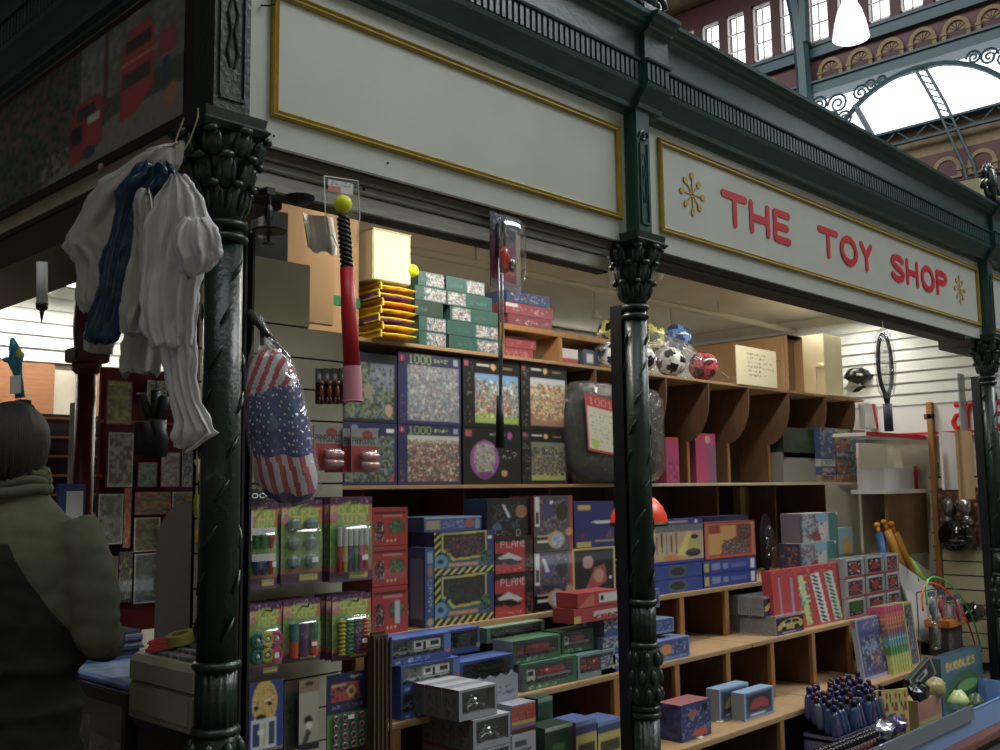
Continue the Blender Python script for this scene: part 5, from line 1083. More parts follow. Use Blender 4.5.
# hanging clear packs by the neon tubes
GQ = 'clear bagged toys hung in a bunch beside the neon tubes'
hp = [(932,608,rgb(60,80,110)),(941,606,rgb(170,40,60)),(950,612,rgb(190,180,190)),(958,610,rgb(150,40,70)),(936,634,rgb(90,100,90)),(948,640,rgb(120,130,150))]
for k, (px, py, c) in enumerate(hp):
    p = aty(px, py, .16+.02*(k % 3)); t = thing('bagged_toy', 'clear bagged %s toy, %s in the bunch beside the neon tubes'%(['navy','red','silver','crimson','dark green','grey'][k], ['top left','second along the top','third along the top','top right','lower left','lower right'][k]), 'toy pack', p, GQ)
    b = MB(); b.ball((0,0,0), (.03,.015,.05), 12); b.ball((.01,-.004,-.05), (.02,.012,.025), 10); obj('toy', b, mat('bagged_%d'%k, c, .3), t, smooth=True)
    b = MB(); pillow(b, .09, .17, .04, -.01, 4., jit=.004, n=20); obj('clear_bag', b, FILM, t, smooth=True); b = MB(); b.box(-.045,.045,-.004,.004,.07,.10); obj('header', b, mat('grey_header',(.35,.37,.42),.4), t)
    if k == 0: 
        rl = MB(); rl.tube([(p.x-.12,.20,p.z+.10),(p.x+.32,.20,p.z+.10)], .004, 6); rl.tube([(p.x-.12,.20,p.z+.10),(p.x-.12,.20,S3)], .004, 6); tagit(obj('hanging_rail', rl, M_STEEL), 'thin wire rail carrying the bagged toys beside the neon tubes', 'rail')
# white chutes with foam sword packs
t = thing('display_chute', 'white sloping display chute full of orange-handled foam toys', 'display stand', (6.45,.30,0))
def lp(px, py, Y): p = aty(px, py, Y); return Vector((p.x-6.45, Y-.30, p.z))
for nm, A_, B_, Cc, Dd, Y in (('side_panel',(890,556),(937,590),(950,640),(912,612),.52),('side_panel',(914,560),(945,582),(953,606),(925,590),.62),('front_panel',(905,590),(940,600),(950,650),(918,640),.36)):
    b = MB(); b.prism([lp(*A_,Y),lp(*B_,Y),lp(*Cc,Y),lp(*Dd,Y)], (0,.012,0)); obj(nm, b, M_WHITE, t)
b = MB(); b.box(.20,.95,.10,.40,0,S3+.05); obj('plinth', b, M_BACK, t)
GFS = 'orange-handled foam toys in the white chute'
fsn = ['leftmost','second from the left','third from the left','fourth, with a green wrapper','rightmost, with a lime wrapper']
for k, (xa, ya, xb, yb_2, c) in enumerate(((877,525,886,566,rgb(50,90,150)),(884,522,900,562,rgb(205,150,60)),(891,524,910,568,rgb(190,130,50)),(898,545,914,572,rgb(150,200,120)),(905,555,921,578,rgb(150,210,50)))):
    p = aty(xa, ya, .62); q = aty(xb, yb_2, .56); t = thing('foam_toy', 'orange-handled foam toy leaning in the white chute, %s'%fsn[k], 'toy', q, GFS)
    d = (p-q); q2 = -d*.3; b = MB(); b.tube([q2,d*.8], .028, 8); obj('sleeve', b, mat('foam_sleeve_%d'%k, c, .35), t, smooth=True); b = MB(); b.tube([d*.8,d*1.0], .014, 8); b.ball(d*1.0, (.035,.02,.02), 10); obj('handle', b, mat('orange_handle',(.85,.55,.15),.5), t, smooth=True)
# neon tubes
for c, off, lb in (((.25,.75,.35),0,'green flexible tube arching over the end of the counter'),((.90,.30,.22),-4,'orange-red flexible tube arching beside the green one')):
    pts = [aty(px+off, py-off*1.5, .12+.01*i) for i, (px, py) in enumerate(((927,605),(926,592),(928,580),(936,577),(950,584),(963,600),(972,617),(978,635),(982,652)))]
    sp = [(pts[i-1]*-.0625+pts[i]*.5625+pts[i+1]*.5625+pts[i+2]*-.0625) if 0 < i < len(pts)-2 else (pts[i]+pts[i+1])/2 for i in range(len(pts)-1)]; pts = [q for pr_ in zip(pts, sp) for q in pr_]+[pts[-1]]
    b = MB(); b.tube(pts, .006, 8); tagit(obj('neon_tube', b, mat('neon_%s'%lb[:5], c, .3), smooth=True), lb, 'toy tube', 'coloured flexible tubes')

# ================================================================== bins in front of the stall
bx0, bx1 = 4.95, 6.78
t = thing('counter_base', 'low dark base board and bin floor in front of the bottom shelf', 'counter', (4.0,.0,0))
b = MB(); b.cbox(-2.5,2.80,.02,.14,0,.035,.003); b.cbox(.6,2.80,-.16,.12,0,.05,.004); obj('base_board', b, mat('dark_green_base',(.10,.14,.13),.5), t)
b = MB(); b.cbox(.9,2.82,-.20,-.0,.05,.09,.005); obj('ledge', b, mat('terracotta_ledge',(.45,.28,.24),.6,noise=.1), t)
t = thing('blue_bin', 'long pale blue open bin along the front of the counter, filled with small toys', 'bin', (4.22,-.12,.09))
LB = mat('pale_blue_laminate', (.47,.60,.80), .35)
b = MB(); b.cbox(0,2.64,-.012,.0,0,.13,.003); b.cbox(0,2.64,-.014,.002,.13,.138,.002); b.cbox(2.63,2.642,0,.26,0,.18,.003); b.cbox(0,.012,0,.26,0,.16,.003); obj('bin_side', b, LB, t)
b = MB(); b.box(0,2.64,0,.26,0,.02); obj('bin_floor', b, LB, t)
b = MB(); b.cbox(.0,1.85,-.03,-.014,.09,.17,.003); obj('clear_lip', b, mat('grey_lip',(.42,.46,.50),.2), t)
zbn = .11
# row of small red and black tubes
GRT = 'short red-capped tubes packed in rows in the bin'
for j in range(2):
    for k in range(16):
        p = Vector((4.40+k*.036, -.085+j*.036, zbn+.02)); 
        if k == 0 and j == 0:
            t0_ = thing('capped_tube', '', 'toy', p, GRT); b = MB(); b.tube([(0,0,0),(0,0,.15)], .015, 10); obj('tube_body', b, mat('dark_red_tube',(.30,.05,.08),.3), t0_, smooth=True)
            b = MB(); b.lathe([(.016,.15),(.017,.17),(.012,.178),(0.001,.18)], 10); obj('cap', b, mat('black_cap',(.05,.05,.06),.25), t0_, smooth=True); o = t0_
        else: o = copy_tree(t0_); o.location = p
        o['label'] = 'short dark red tube with black cap, in the tube rows at the near bin end'
# clear tubs of bottles
r = random.Random(11); GTB = 'small purple-capped bottles crowded in the bin'
n = 0
for k in range(14):
    for j in range(5):
        p = Vector((4.68+k*.043+r.uniform(-.005,.005), -.005+j*.034, .30+.07*(j/4))); c = r.choice([0,0,1,2])
        if n < 3:
            t0_ = thing('toy_bottle', '', 'toy', p, GTB); b = MB(); b.lathe([(.018,0),(.020,.02),(.020,.10),(.010,.125)], 12); obj('bottle_body', b, [mat('glass_lilac',(.28,.27,.42),.1),mat('glass_blue',(.18,.26,.42),.1),mat('glass_grey',(.36,.38,.42),.1)][n], t0_, smooth=True)
            b = MB(); b.lathe([(.013,.125),(.013,.15),(.008,.155)], 10); obj('bottle_cap', b, [mat('cap_violet',(.15,.12,.30),.2),M_BLACK,mat('cap_wine',(.30,.08,.14),.2)][n], t0_, smooth=True); (PROT if n else globals().setdefault('PROT', [])).append(t0_); o = t0_
        else: o = copy_tree(PROT[c]); o.location = p
        n += 1; o.rotation_euler = (r.uniform(-.15,.15), r.uniform(-.35,.1), 0)
        o['label'] = 'small dark-capped bottle in the crowd of bottles in the clear tub'
# shiny foil packs, yellow board packs, dark pack, yellow box, bubble box
tb_ = thing('clear_tub', 'clear silvery tub standing in the bin under the crowd of bottles', 'tub', (4.64,-.035,.112)); b = MB(); b.box(0,.66,0,.18,.17,.185); b.box(0,.66,0,.004,0,.20); b.box(0,.004,0,.18,0,.20); b.box(.656,.66,0,.18,0,.20); b.box(0,.66,.176,.18,0,.20); obj('tub_wall', b, mat('silvery_tub',(.45,.44,.52),.2,metal=.3), tb_)
b = MB()
for q in range(6): b.box(.04+.10*q,.09+.10*q,-.003,0,.03,.15)
obj('tub_label', b, mat('wine_label',(.28,.12,.16),.4), tb_)
for k, (px, py, lb) in enumerate(((868,728,'crumpled silver foil pack in the bin below the bottles'),(880,722,'silver and violet foil pack beside the yellow printed boards'),(855,740,'dark foil pack at the bottom of the bin'),(905,690,'dark shiny pack under the tilted black and white pack'))):
    p = aty(px, py, .02); b = MB(); lump(b, (0,0,0), (.075,.05,.045), 40+k, 14); tagit(obj('foil_pack', b, mat('foil_%d'%k, [(.7,.7,.75),(.45,.40,.6),(.15,.12,.15),(.2,.22,.22)][k], .18, metal=.7), loc=(p.x,-.055,max(p.z,.16))), lb, 'toy pack', 'shiny foil packs in the bin')
A = Art(30,46,rgb(215,200,70)); A.speck(.05,.05,.95,.95,[rgb(225,215,120),rgb(190,60,50),rgb(90,150,70),rgb(215,200,70),rgb(80,60,40)],3,3,.6); A.frame(0,0,1,1,.05,rgb(225,205,50))
for k in range(3):
    px = [870,879,888][k]; place('printed_board_pack','yellow picture board pack standing in the bin, %s of three'%['rear left','middle','front right'][k],'toy pack',px,px+10,690,(.02-.025*k),.12,675,.012,A,base=rgb(205,190,60),group='yellow picture board packs in the bin',rotz=-.5,h=.33)
a = Art(24,20,rgb(30,38,36)); a.frame(0,0,1,1,.06,rgb(150,160,160)); a.rect(.2,.3,.7,.6,rgb(170,175,180)); a.rect(.3,.35,.6,.5,BLK)
o, w_, h_ = place('dark_pack','black pack with white lettering tilted on the pile right of the yellow boards','toy pack',915,938,685,.06,.32,670,.03,a,base=rgb(40,45,45),h=.10); o.rotation_euler = (-.2,-.28,0)
a = Art(24,20,rgb(190,120,90)); a.rect(0,.5,1,.62,rgb(200,180,60)); a.rect(0,.62,1,1,rgb(150,120,40))
place('small_carton','open yellow and pink small carton in the bin right of the printed boards','toy pack',918,942,710,-.02,.11,690,.10,a,Art(8,10,rgb(150,120,30)),base=rgb(190,160,60),h=.22)
a = Art(60,50,rgb(60,110,130)); a.rect(0,0,1,.3,rgb(70,120,140)); a.ell(.5,.75,.45,.42,rgb(50,110,35)); a.ell(.5,.85,.36,.36,rgb(35,70,30)); a.ell(.6,.6,.25,.1,rgb(100,170,60)); a.text('BUBBLES',.12,.10,rgb(230,170,40),1); a.text('BUBBLES',.14,.12,rgb(235,190,60),1)
place('bubble_set','bubble toy box with orange lettering over green in the far end of the bin','toy box',942,984,690,.10,.12,652,.07,a,base=rgb(50,90,110),h=.34)
for k, (px, py, c, lb) in enumerate(((935,688,(.62,.58,.38),'pale cream roll lying behind the dark pack in the bin'),(958,700,(.75,.80,.55),'pale green crumpled wrapper in front of the bubble box'),(975,703,(.30,.36,.22),'dull green bag at the far end of the bin'))):
    p = aty(px, py, .0); b = MB(); lump(b, (0,0,0), (.085,.05,.05), 60+k, 16); tagit(obj('wrapped_toy', b, mat('wrap_%d'%k, c, .4), loc=(p.x,.0,max(.17,p.z)), smooth=True), lb, 'toy pack', 'wrapped toys at the far end of the bin')
t = thing('orange_tray', 'small orange wooden tray on a stand behind the bubble box', 'tray', (6.72,.16,0))
b = MB(); b.cbox(-.12,.16,0,.16,.60,.645,.004); obj('tray_front', b, mat('orange_wood',(.70,.42,.15),.5), t); b = MB(); b.box(-.10,.14,.02,.14,0,.60); obj('stand', b, M_DARK, t)

# ================================================================== end wall: slat board, banner, helmets, rack
WX = 7.60
b = MB()
t = thing('slat_wall', 'beige slatted panel on the end wall by the far column', 'display panel', (WX,.0,0))
b = MB(); y0, y1 = -.12, .62
for k in range(13): b.box(-.018,0,y0,y1,.25+.1*k+.004,.345+.1*k+.0)
obj('slat_board', b, M_SLATR, t); b = MB(); b.box(-.005,.018,y0,y1,.2,1.56); obj('backing', b, M_GROOVE, t)
t = thing('banner', 'white banner with red lettering and red stripes on the end wall', 'banner', (WX-.01,.0,1.9))
b = MB(); b.box(0,.006,-.1,1.5,-.05,.24); obj('cloth', b, M_WHITE, t)
b = MB(); b.box(-.003,0,-.1,1.5,-.03,-.012); b.box(-.003,0,-.1,1.5,-.05,-.045); obj('red_stripe', b, mat('banner_red',(.80,.12,.20),.5), t)
GL2 = {'a':[[(.5,.62),(.38,.7),(.15,.66)],[(.5,.62),(.5,0)],[(.5,.4),(.2,.38),(.05,.2),(.15,.03),(.35,.03),(.5,.18)]],'r':[[(0,.68),(0,0)],[(0,.45),(.18,.66),(.36,.66)]],'c':[[(.45,.58),(.25,.7),(.05,.5),(.05,.2),(.25,.03),(.45,.12)]],'e':[[(.05,.36),(.5,.36),(.45,.6),(.28,.7),(.08,.55),(.03,.3),(.12,.08),(.3,.02),(.48,.1)]]}
for ch, px in (('a',952),('r',967),('c',979),('e',992)):
    p = atx(px, 422, WX-.012); b = MB()
    for st in GL2[ch]:
        for i in range(len(st)-1):
            f = lambda q: (-.004, p.y-q[0]*.17, .02+q[1]*.26-.02)
            A_, B_ = f(st[i]), f(st[i+1]); b.tube([A_, B_], .017, 6); b.ball(A_, .017, 8)
    obj('letter', b, mat('banner_red'), t)
# timber rack
t = thing('timber_rack', 'narrow pine rack upright with red-edged white shelves behind it', 'rack', (aty(937,500,.55).x,.55,0))
W_ = .06; b = MB(); b.cbox(0,.055,0,.04,0,aty(932,402,.55).z,.003); obj('post', b, mat('pine_edge'), t)
b = MB(); b.cbox(.10,.155,.02,.06,0,aty(932,402,.55).z-.02,.003); b.cbox(0,.16,.0,.06,1.98,2.02,.002); b.cbox(.05,.12,.0,.04,1.62,1.66,.002); obj('post', b, M_PLY, t)
x0, x1 = aty(868,440,.60).x, aty(931,440,.60).x; b = MB(); xr = x0-t.location.x; b.cbox(xr,0,.06,.30,1.83,1.855,.002); obj('shelf', b, M_WHITE, t)
b = MB(); b.box(xr,0,.055,.06,1.83,1.86); obj('red_edge', b, mat('banner_red'), t)
x0 = aty(885,480,.62).x; b = MB(); b.cbox(x0-t.location.x,0,.07,.32,1.44,1.47,.002); obj('shelf', b, M_WHITE, t)
def wp(name, lb, l, r_, yt, yb, Y, m, cat='panel', d=.02):
    A_ = aty(l,yb,Y); B_ = aty(r_,yb,Y); T_ = aty(l,yt,Y); b = MB(); b.cbox(0,B_.x-A_.x,0,d,0,T_.z-A_.z,.003); return tagit(obj(name, b, m, loc=(A_.x,Y,A_.z)), lb, cat)
wp('end_board','pale painted board closing the end of the middle shelf',864,892,443,553,.90,M_PAPER)
wp('cardboard_sheet','large plain brown cardboard sheet below the helmet shelf',890,938,494,557,.66,M_KRAFTD)
o = wp('striped_box','long white box with one red stripe under the helmet shelf',885,932,468,494,.70,M_WHITE,'box',.2)
t = o; b = MB(); ww = (aty(932,494,.7).x-aty(885,494,.7).x); b.box(ww*.62,ww*.70,-.002,0,.0,.20); obj('red_stripe', b, mat('banner_red'), t)
o = wp('white_banner_box','white box with slanting red lines behind the tennis racket',866,930,403,428,.98,M_WHITE,'box',.05); ww = (aty(930,428,.98).x-aty(866,428,.98).x)
b = MB(); b.box(ww*.15,ww,-.002,0,.02,.035); b.prism([(ww*.1,-.002,.19),(ww*.14,-.002,.19),(ww*.18,-.002,.0),(ww*.15,-.002,.0)], (0,.002,0)); obj('red_stripe', b, mat('banner_red'), o)
wp('brown_doorboard','plain brown board beside the far column on the end wall',962,976,430,500,.18,M_KRAFT)
wp('shelf_divider_panel','pale upright metal strip hung near the far column',962,968,374,430,.30,mat('pale_metal_strip',(.62,.66,.66),.3),'strip',.012)
wp('bright_opening','bright white sheet between the pine rack and the brown board',945,961,432,490,.32,M_WHITE)
p = aty(913,455,.80); t = thing('black_helmet', 'black bicycle helmet lying on the striped box left of the pine rack', 'helmet', (p.x,.80,aty(885,468,.70).z))
b = MB(); b.ball((0,0,.085), (.14,.10,.085), 24); obj('shell', b, mat('black_helmet_shell',(.05,.05,.055),.45), t, smooth=True); b = MB(); b.ball((.10,-.085,.03), .02, 10); b.tube([(-.1,-.05,.03),(0,-.09,.0),(.1,-.06,.02)], .006, 6); obj('strap', b, M_PAPER, t, smooth=True)
t = thing('helmet_pack', 'shiny black cap and knee pads on an orange-printed card hung on the beige slats', 'toy pack', (WX-.02, atx(958,520,WX-.05).y, atx(958,520,WX-.05).z))
A = Art(40,60,rgb(120,60,35)); A.speck(0,0,1,1,[rgb(150,80,40),rgb(60,35,25),rgb(190,150,120),rgb(100,50,30)],3,3,.7); A.rect(0,0,1,.06,rgb(60,40,30))
b = MB(); b.art(A.a, (-.012,.14,-.21), (0,-.28,0), (0,0,.44)); b.box(-.010,0,-.14,.14,-.21,.23); b.forcecol = True; obj('backing_card', b, PR, t, base=rgb(110,60,40))
b = MB(); b.ball((-.07,0,-.11), (.09,.13,.12), 22); b.ball((-.14,0,-.15), (.06,.09,.03), 14); obj('cap_shell', b, mat('gloss_black_shell',(.03,.03,.04),.12,coat=.6), t, smooth=True)
b = MB()
for s in (-1,1): lump(b, (-.05,s*.06,.10), (.03,.05,.06), 71+s, 12); lump(b, (-.05,s*.07,.0), (.025,.04,.04), 74+s, 12)
obj('silver_pads', b, mat('silver_pad',(.62,.62,.64),.2,metal=.8), t, smooth=True)
b = MB(); lump(b, (0,0,0), (.12,.08,.06), 90, 16); p = aty(972,612,.25); tagit(obj('black_mask_pack', b, mat('gloss_black_shell'), loc=(p.x,.25,p.z), smooth=True), 'glossy black toy mask hanging between the neon tubes and the far column', 'toy')

# ================================================================== packs on the slat wall
def cardpack(name, label, l, r_, yt, yb, Y, art, thick=.004, group=None, material=None, cat='toy pack'):
    A_ = aty(l, (yt+yb)/2, Y); B_ = aty(r_, (yt+yb)/2, Y); T_ = aty(l, yt, Y); Z_ = aty(l, yb, Y)
    t = thing(name, label, cat, (A_.x, Y, Z_.z), group); w, h = B_.x-A_.x, T_.z-Z_.z
    me = pbox('backing_card', w, thick, h, art, None, None, rgb(90,40,90), material)
    o = obj('backing_card', me, material or PR, t); return t, w, h
def purple(n):
    a = Art(38,66,rgb(120,170,60)); a.rect(0,0,1,.09,PUR); a.speck(0,.02,1,.08,[PUR,PUR,PUR,WHITE],n,1,.25); a.rect(0,.09,1,.30,rgb(205,110,50)); a.ell(.5,.2,.42,.14,rgb(150,180,50)); a.ell(.1,.2,.12,.08,rgb(200,130,150))
    a.text('POCKET',.05,.12,rgb(235,225,60),1); a.text('TOYS',.25,.205,rgb(235,225,60),1); a.speck(0,.3,1,.85,[rgb(110,170,60),rgb(150,190,80),rgb(90,150,50)],n,2,.5); a.rect(0,.88,1,1,PUR); a.rect(.45,.9,.9,.97,rgb(215,200,50)); a.rect(0,.82,1,.88,rgb(190,110,60)); return a
GPU = 'purple-headed cards of small toys hung on the slats'
defs = [('balloon',250,277,502,590,.20,'green and red balloon pumps, leftmost of the upper row'),('coil',281,322,500,585,.20,'grey moulded shapes, centre of the upper row'),('pen',330,372,497,583,.20,'six white-capped pens, right end of the upper row'),
        ('top',249,281,605,678,.19,'coloured rings and discs, leftmost of the lower row'),('cup',283,320,601,664,.19,'teal and orange pots, centre of the lower row'),('spring',332,371,596,662,.19,'green, purple and orange coils, right end of the lower row')]
for n, (kd, l, r_, yt, yb, Y, lb) in enumerate(defs):
    t, w, h = cardpack('toy_card', 'purple-headed toy card with '+lb, l, r_, yt, yb, Y, purple(n), group=GPU)
    b = MB()
    cs = [mat('pc_red',(.65,.12,.10),.35), mat('pc_green',(.10,.45,.20),.35), mat('pc_blue',(.12,.20,.45),.35), mat('pc_pink',(.75,.15,.40),.35), mat('pc_white',(.75,.75,.75),.35), mat('pc_grey',(.42,.50,.50),.3), mat('pc_teal',(.10,.42,.42),.35), mat('pc_orange',(.80,.32,.10),.35), mat('pc_purple',(.32,.14,.42),.35), mat('pc_yellow',(.70,.65,.15),.35)]
    if kd == 'pen':
        for k in range(6):
            x = w*(.18+.125*k); b.tube([(x,-.010,h*.64),(x,-.010,h*.42)], .008, 8, 4); b.tube([(x,-.010,h*.42),(x,-.010,h*.12)], [.008,.007,.007,.008][:2], 8, [0,9,2,1,3,0][k])
    elif kd == 'coil':
        for k in range(3):
            for j in range(2): b.ball((w*(.28+.42*j),-.008,h*(.70-.22*k)), (w*.17,.010,h*.085), 10 if (k+j) % 2 else 6, 5)
    elif kd == 'balloon':
        for k in range(2): b.box(0.0,w*.85,-.012,-.004,h*(.62-.3*k),h*(.70-.3*k),4)
        for k in range(2):
            for j in range(3): b.tube([(w*(.15+.28*j),-.010,h*(.62-.3*k)),(w*(.15+.28*j),-.010,h*(.46-.3*k))], [.012,.005], 8, [1,1,0][j] if k == 0 else [2,2,0][j])
    elif kd == 'top':
        for k in range(2):
            for j in range(3): b.lathe([(.006,0),(.016,.0),(.017,.008),(.006,.012)], 14, [6,9,3][j], c=(0,0,0)) if False else b.tube([(w*(.2+.30*j)+.016*math.cos(q*PI/6),-.010,h*(.50-.22*k)+.016*math.sin(q*PI/6)) for q in range(13)], .006, 6, [6,9,3][j])
            for j in range(3): b.ball((w*(.2+.30*j),-.010,h*(.50-.22*k)), .008, 8, 4)
    elif kd == 'cup':
        for j in range(3): b.tube([(w*(.24+.27*j),-.010,h*.62),(w*(.24+.27*j),-.010,h*.34)], .013, 10, [6,8,1][j]); b.tube([(w*(.24+.27*j),-.010,h*.34),(w*(.24+.27*j),-.010,h*.08)], .0125, 10, [7,8,7][j])
    else:
        for j in range(4):
            x = w*(.2+.2*j)
            for q in range(9): b.tube([(x+.010*math.cos(a*PI/4),-.010+.008*math.sin(a*PI/4),h*(.10+.062*q)) for a in range(9)], .0035, 5, [9,1,8,7][j])
            b.tube([(x,-.010,h*.08),(x,-.010,h*.62)], .008, 8, [9,1,8,7][j])
    obj('carded_toys', b, cs, t)
    b = MB(); pillow(b, w*.9, h*.62, .040, h*.38, 5., n=24); o = obj('clear_blister', b, FILM, t, smooth=True); o.location = (w*.5,-.006,0)
    b = MB(); b.box(w*.62,w*.76,-.030,-.028,h*.25,h*.31); obj('price_sticker', b, M_WHITE, t)
    hook(t.location.x+w*.5, t.location.z+h-.02, SY, Y-.03)
    for k in range(3):    # further cards on the same hook
        o = obj('toy_card', bpy.data.meshes[t.children[0].data.name], PR, loc=(t.location.x-.002*k, Y+.030+.026*k, t.location.z)); tagit(o, 'purple-headed toy card, %s behind the one with %s'%(['first','second','third'][k], lb.split(',')[0].replace(' and ',' and ')), 'toy pack', GPU)
for o, lb_ in zip([x for x in C.objects if x.name.startswith('display_hook')], [d[6].split(',') for d in defs]): tagit(o, 'wire display hook carrying the '+lb_[0]+' card,'+lb_[1], 'hook', 'wire display hooks')
# lowest row
a = Art(36,60,rgb(30,60,150)); a.ell(.45,.32,.38,.34,rgb(215,170,30)); a.speck(.15,.08,.75,.55,[rgb(215,170,30),rgb(150,90,20),rgb(235,200,60)],3,1,.4); a.ell(.2,.38,.06,.03,BLK); a.ell(.6,.34,.06,.03,BLK); a.rect(.05,.33,.2,.35,WHITE); a.rect(.45,.27,.65,.3,WHITE); a.ell(.35,.53,.15,.04,BLK); a.rect(.05,.55,.8,1,rgb(200,210,230)); a.rect(.1,.62,.3,.95,rgb(40,70,110)); a.rect(.38,.62,.5,.95,rgb(215,190,90)); a.rect(.58,.62,.74,.95,rgb(50,80,90)); a.ell(.35,.75,.1,.05,WHITE)
cardpack('face_paint_pack','blue pack with a painted yellow tiger face at the bottom of the grey panel',249,283,684,752,.18,a)
a = Art(18,50,rgb(70,75,70)); a.rect(0,0,1,.15,rgb(90,70,50)); a.speck(.1,.3,.9,.8,[rgb(60,65,60),rgb(85,90,85)],2,2,.5)
cardpack('toy_sachet','dull grey-green narrow sachet left of the pale one at the panel bottom',284,299,682,752,.22,a)
a = Art(18,60,rgb(165,160,140)); a.rect(0,0,1,.18,rgb(150,120,90)); a.ell(.5,.06,.25,.02,BLK); a.speck(.05,.08,.95,.17,[rgb(150,120,90),rgb(110,90,70)],1,1,.5); a.ell(.45,.58,.2,.06,BLK); a.ell(.5,.66,.18,.06,rgb(210,210,205)); a.poly([(.1,.95),(.4,.7),(.6,.75),(.3,.98)], rgb(60,60,60)); a.rect(0,.9,1,1,rgb(30,30,40))
cardpack('toy_sachet','pale narrow sachet with a small black figure drawing at the panel bottom',299,319,681,752,.19,a)
a = Art(44,66,rgb(26,30,90)); a.rect(.1,.12,.8,.36,rgb(190,50,50)); a.speck(.1,.12,.8,.36,[rgb(190,50,50),rgb(160,40,60),rgb(26,30,90)],1,2,.5); a.ell(.58,.25,.12,.09,rgb(220,170,40)); a.ell(.58,.25,.05,.04,rgb(120,60,30)); a.rect(.1,.14,.45,.17,rgb(190,180,120)); a.text('POWER CAPS',.06,.42,rgb(200,190,210),1,1) if False else a.speck(.1,.41,.85,.45,[rgb(200,190,210),rgb(26,30,90)],1,1,.7); a.rect(.55,.04,.85,.08,rgb(190,190,210)); a.speck(.5,.03,.85,.09,[rgb(26,30,90),rgb(190,190,210)],2,1,.5); a.rect(0,.52,1,1,rgb(70,140,50))
t, w, h = cardpack('cap_pack','navy and green card of toy ring caps at the bottom right of the grey panel',327,368,676,754,.18,a)
b = MB()
for k in range(4):
    for j in range(4): b.tube([(w*(.18+.21*k)+.008*math.cos(q*PI/5),-.006,h*(.42-.12*j)+.008*math.sin(q*PI/5)) for q in range(11)], .0035, 5)
obj('ring_cap', b, mat('dusty_pink',(.50,.35,.40),.4), t); b = MB(); b.box(w*.45,w*.6,-.012,-.010,h*.40,h*.45); obj('price_sticker', b, M_WHITE, t)
# batteries
a = Art(30,44,rgb(190,25,25)); a.rect(0,0,1,.40,rgb(150,150,145)); a.speck(0,.02,1,.2,[rgb(150,150,145),rgb(170,170,165),rgb(120,120,115)],1,1,.6); a.rect(.3,.12,.75,.24,rgb(170,50,50)); 
a2 = Art(62,44,rgb(190,25,25)); a2.rect(0,0,1,.42,rgb(150,150,145)); a2.ell(.6,.14,.2,.09,rgb(180,40,50)); a2.text('PANASONIC',.06,.22,rgb(20,20,24),1)
for k, (l, r_, yt, yb, Y, lb) in enumerate(((314,343,425,470,.20,'red and grey battery card, left of the two showing their cells'),(351,378,428,472,.17,'red and grey battery card, right of the two, against the navy puzzles'),(244,253,432,478,.24,'red battery card peeping out between the corner column and the punch bag'))):
    t, w, h = cardpack('battery_card', lb, l, r_, yt, yb, Y, a2, group='red and grey battery cards', cat='batteries')
    if k < 2:
        b = MB()
        for j in range(2): b.tube([(w*.30,-.012,h*(.36-.2*j)),(w*.88,-.012,h*(.36-.2*j))], .0115, 14)
        obj('battery', b, mat('pink_silver_cell',(.78,.60,.62),.2,metal=.5), t, smooth=True)
        b = MB(); pillow(b, w*.75, h*.5, .035, h*.26, 5., n=20); o = obj('clear_blister', b, FILM, t, smooth=True); o.location = (w*.55,-.006,0)
        for q in range(4 if k == 0 else 3):
            o = obj('battery_card', bpy.data.meshes[t.children[0].data.name], PR, loc=(t.location.x-.016*(q+1), Y+.022*(q+1), t.location.z)); tagit(o, 'red and grey battery card, %s behind the %s showing one'%(['first','second','third','fourth'][q], ['left','right'][k]), 'batteries', 'red and grey battery cards')
# strap packs
for k in range(4):
    x = 316+k*8.; t, w, h = cardpack('figure_strap_pack','small brown toy on a black-topped card, %s of four on the grey panel'%['first','second','third','last'][k],x,x+7,368,404,.20-.004*k,Art(8,20,rgb(20,20,24)).rect(0,.25,1,1,rgb(40,28,22)).rect(.2,.15,.8,.28,rgb(150,150,140)),group='small brown toys on black-topped cards')
    b = MB(); b.ball((w*.5,-.008,h*.35), (w*.35,.008,h*.2), 8); b.ball((w*.5,-.008,h*.58), (w*.45,.008,h*.08), 8); b.tube([(w*.3,-.008,h*.2),(w*.2,-.008,h*.02)], .003, 5); b.tube([(w*.7,-.008,h*.2),(w*.8,-.008,h*.02)], .003, 5); obj('brown_figure', b, mat('brown_figure_plastic',(.42,.20,.10),.4), t, smooth=True)
t, w, h = cardpack('glasses_pack','small pack with two white-rimmed goggles just above the leftmost purple card',249,266,489,503,.19,Art(16,12,rgb(30,32,40)))
b = MB()
for s in (.28,.72): b.tube([(w*s+.010*math.cos(q*PI/5),-.006,h*.5+.006*math.sin(q*PI/5)) for q in range(11)], .002, 5)
obj('goggle_rim', b, M_WHITE, t)
b = MB(); b.tube([aty(249,311,.02), aty(286,355,.10)], [.009,.006], 8); tagit(obj('black_rod', b, M_BLACK, smooth=True), 'black rod sticking out beside the corner column, holding up the netted punch bag', 'rod')

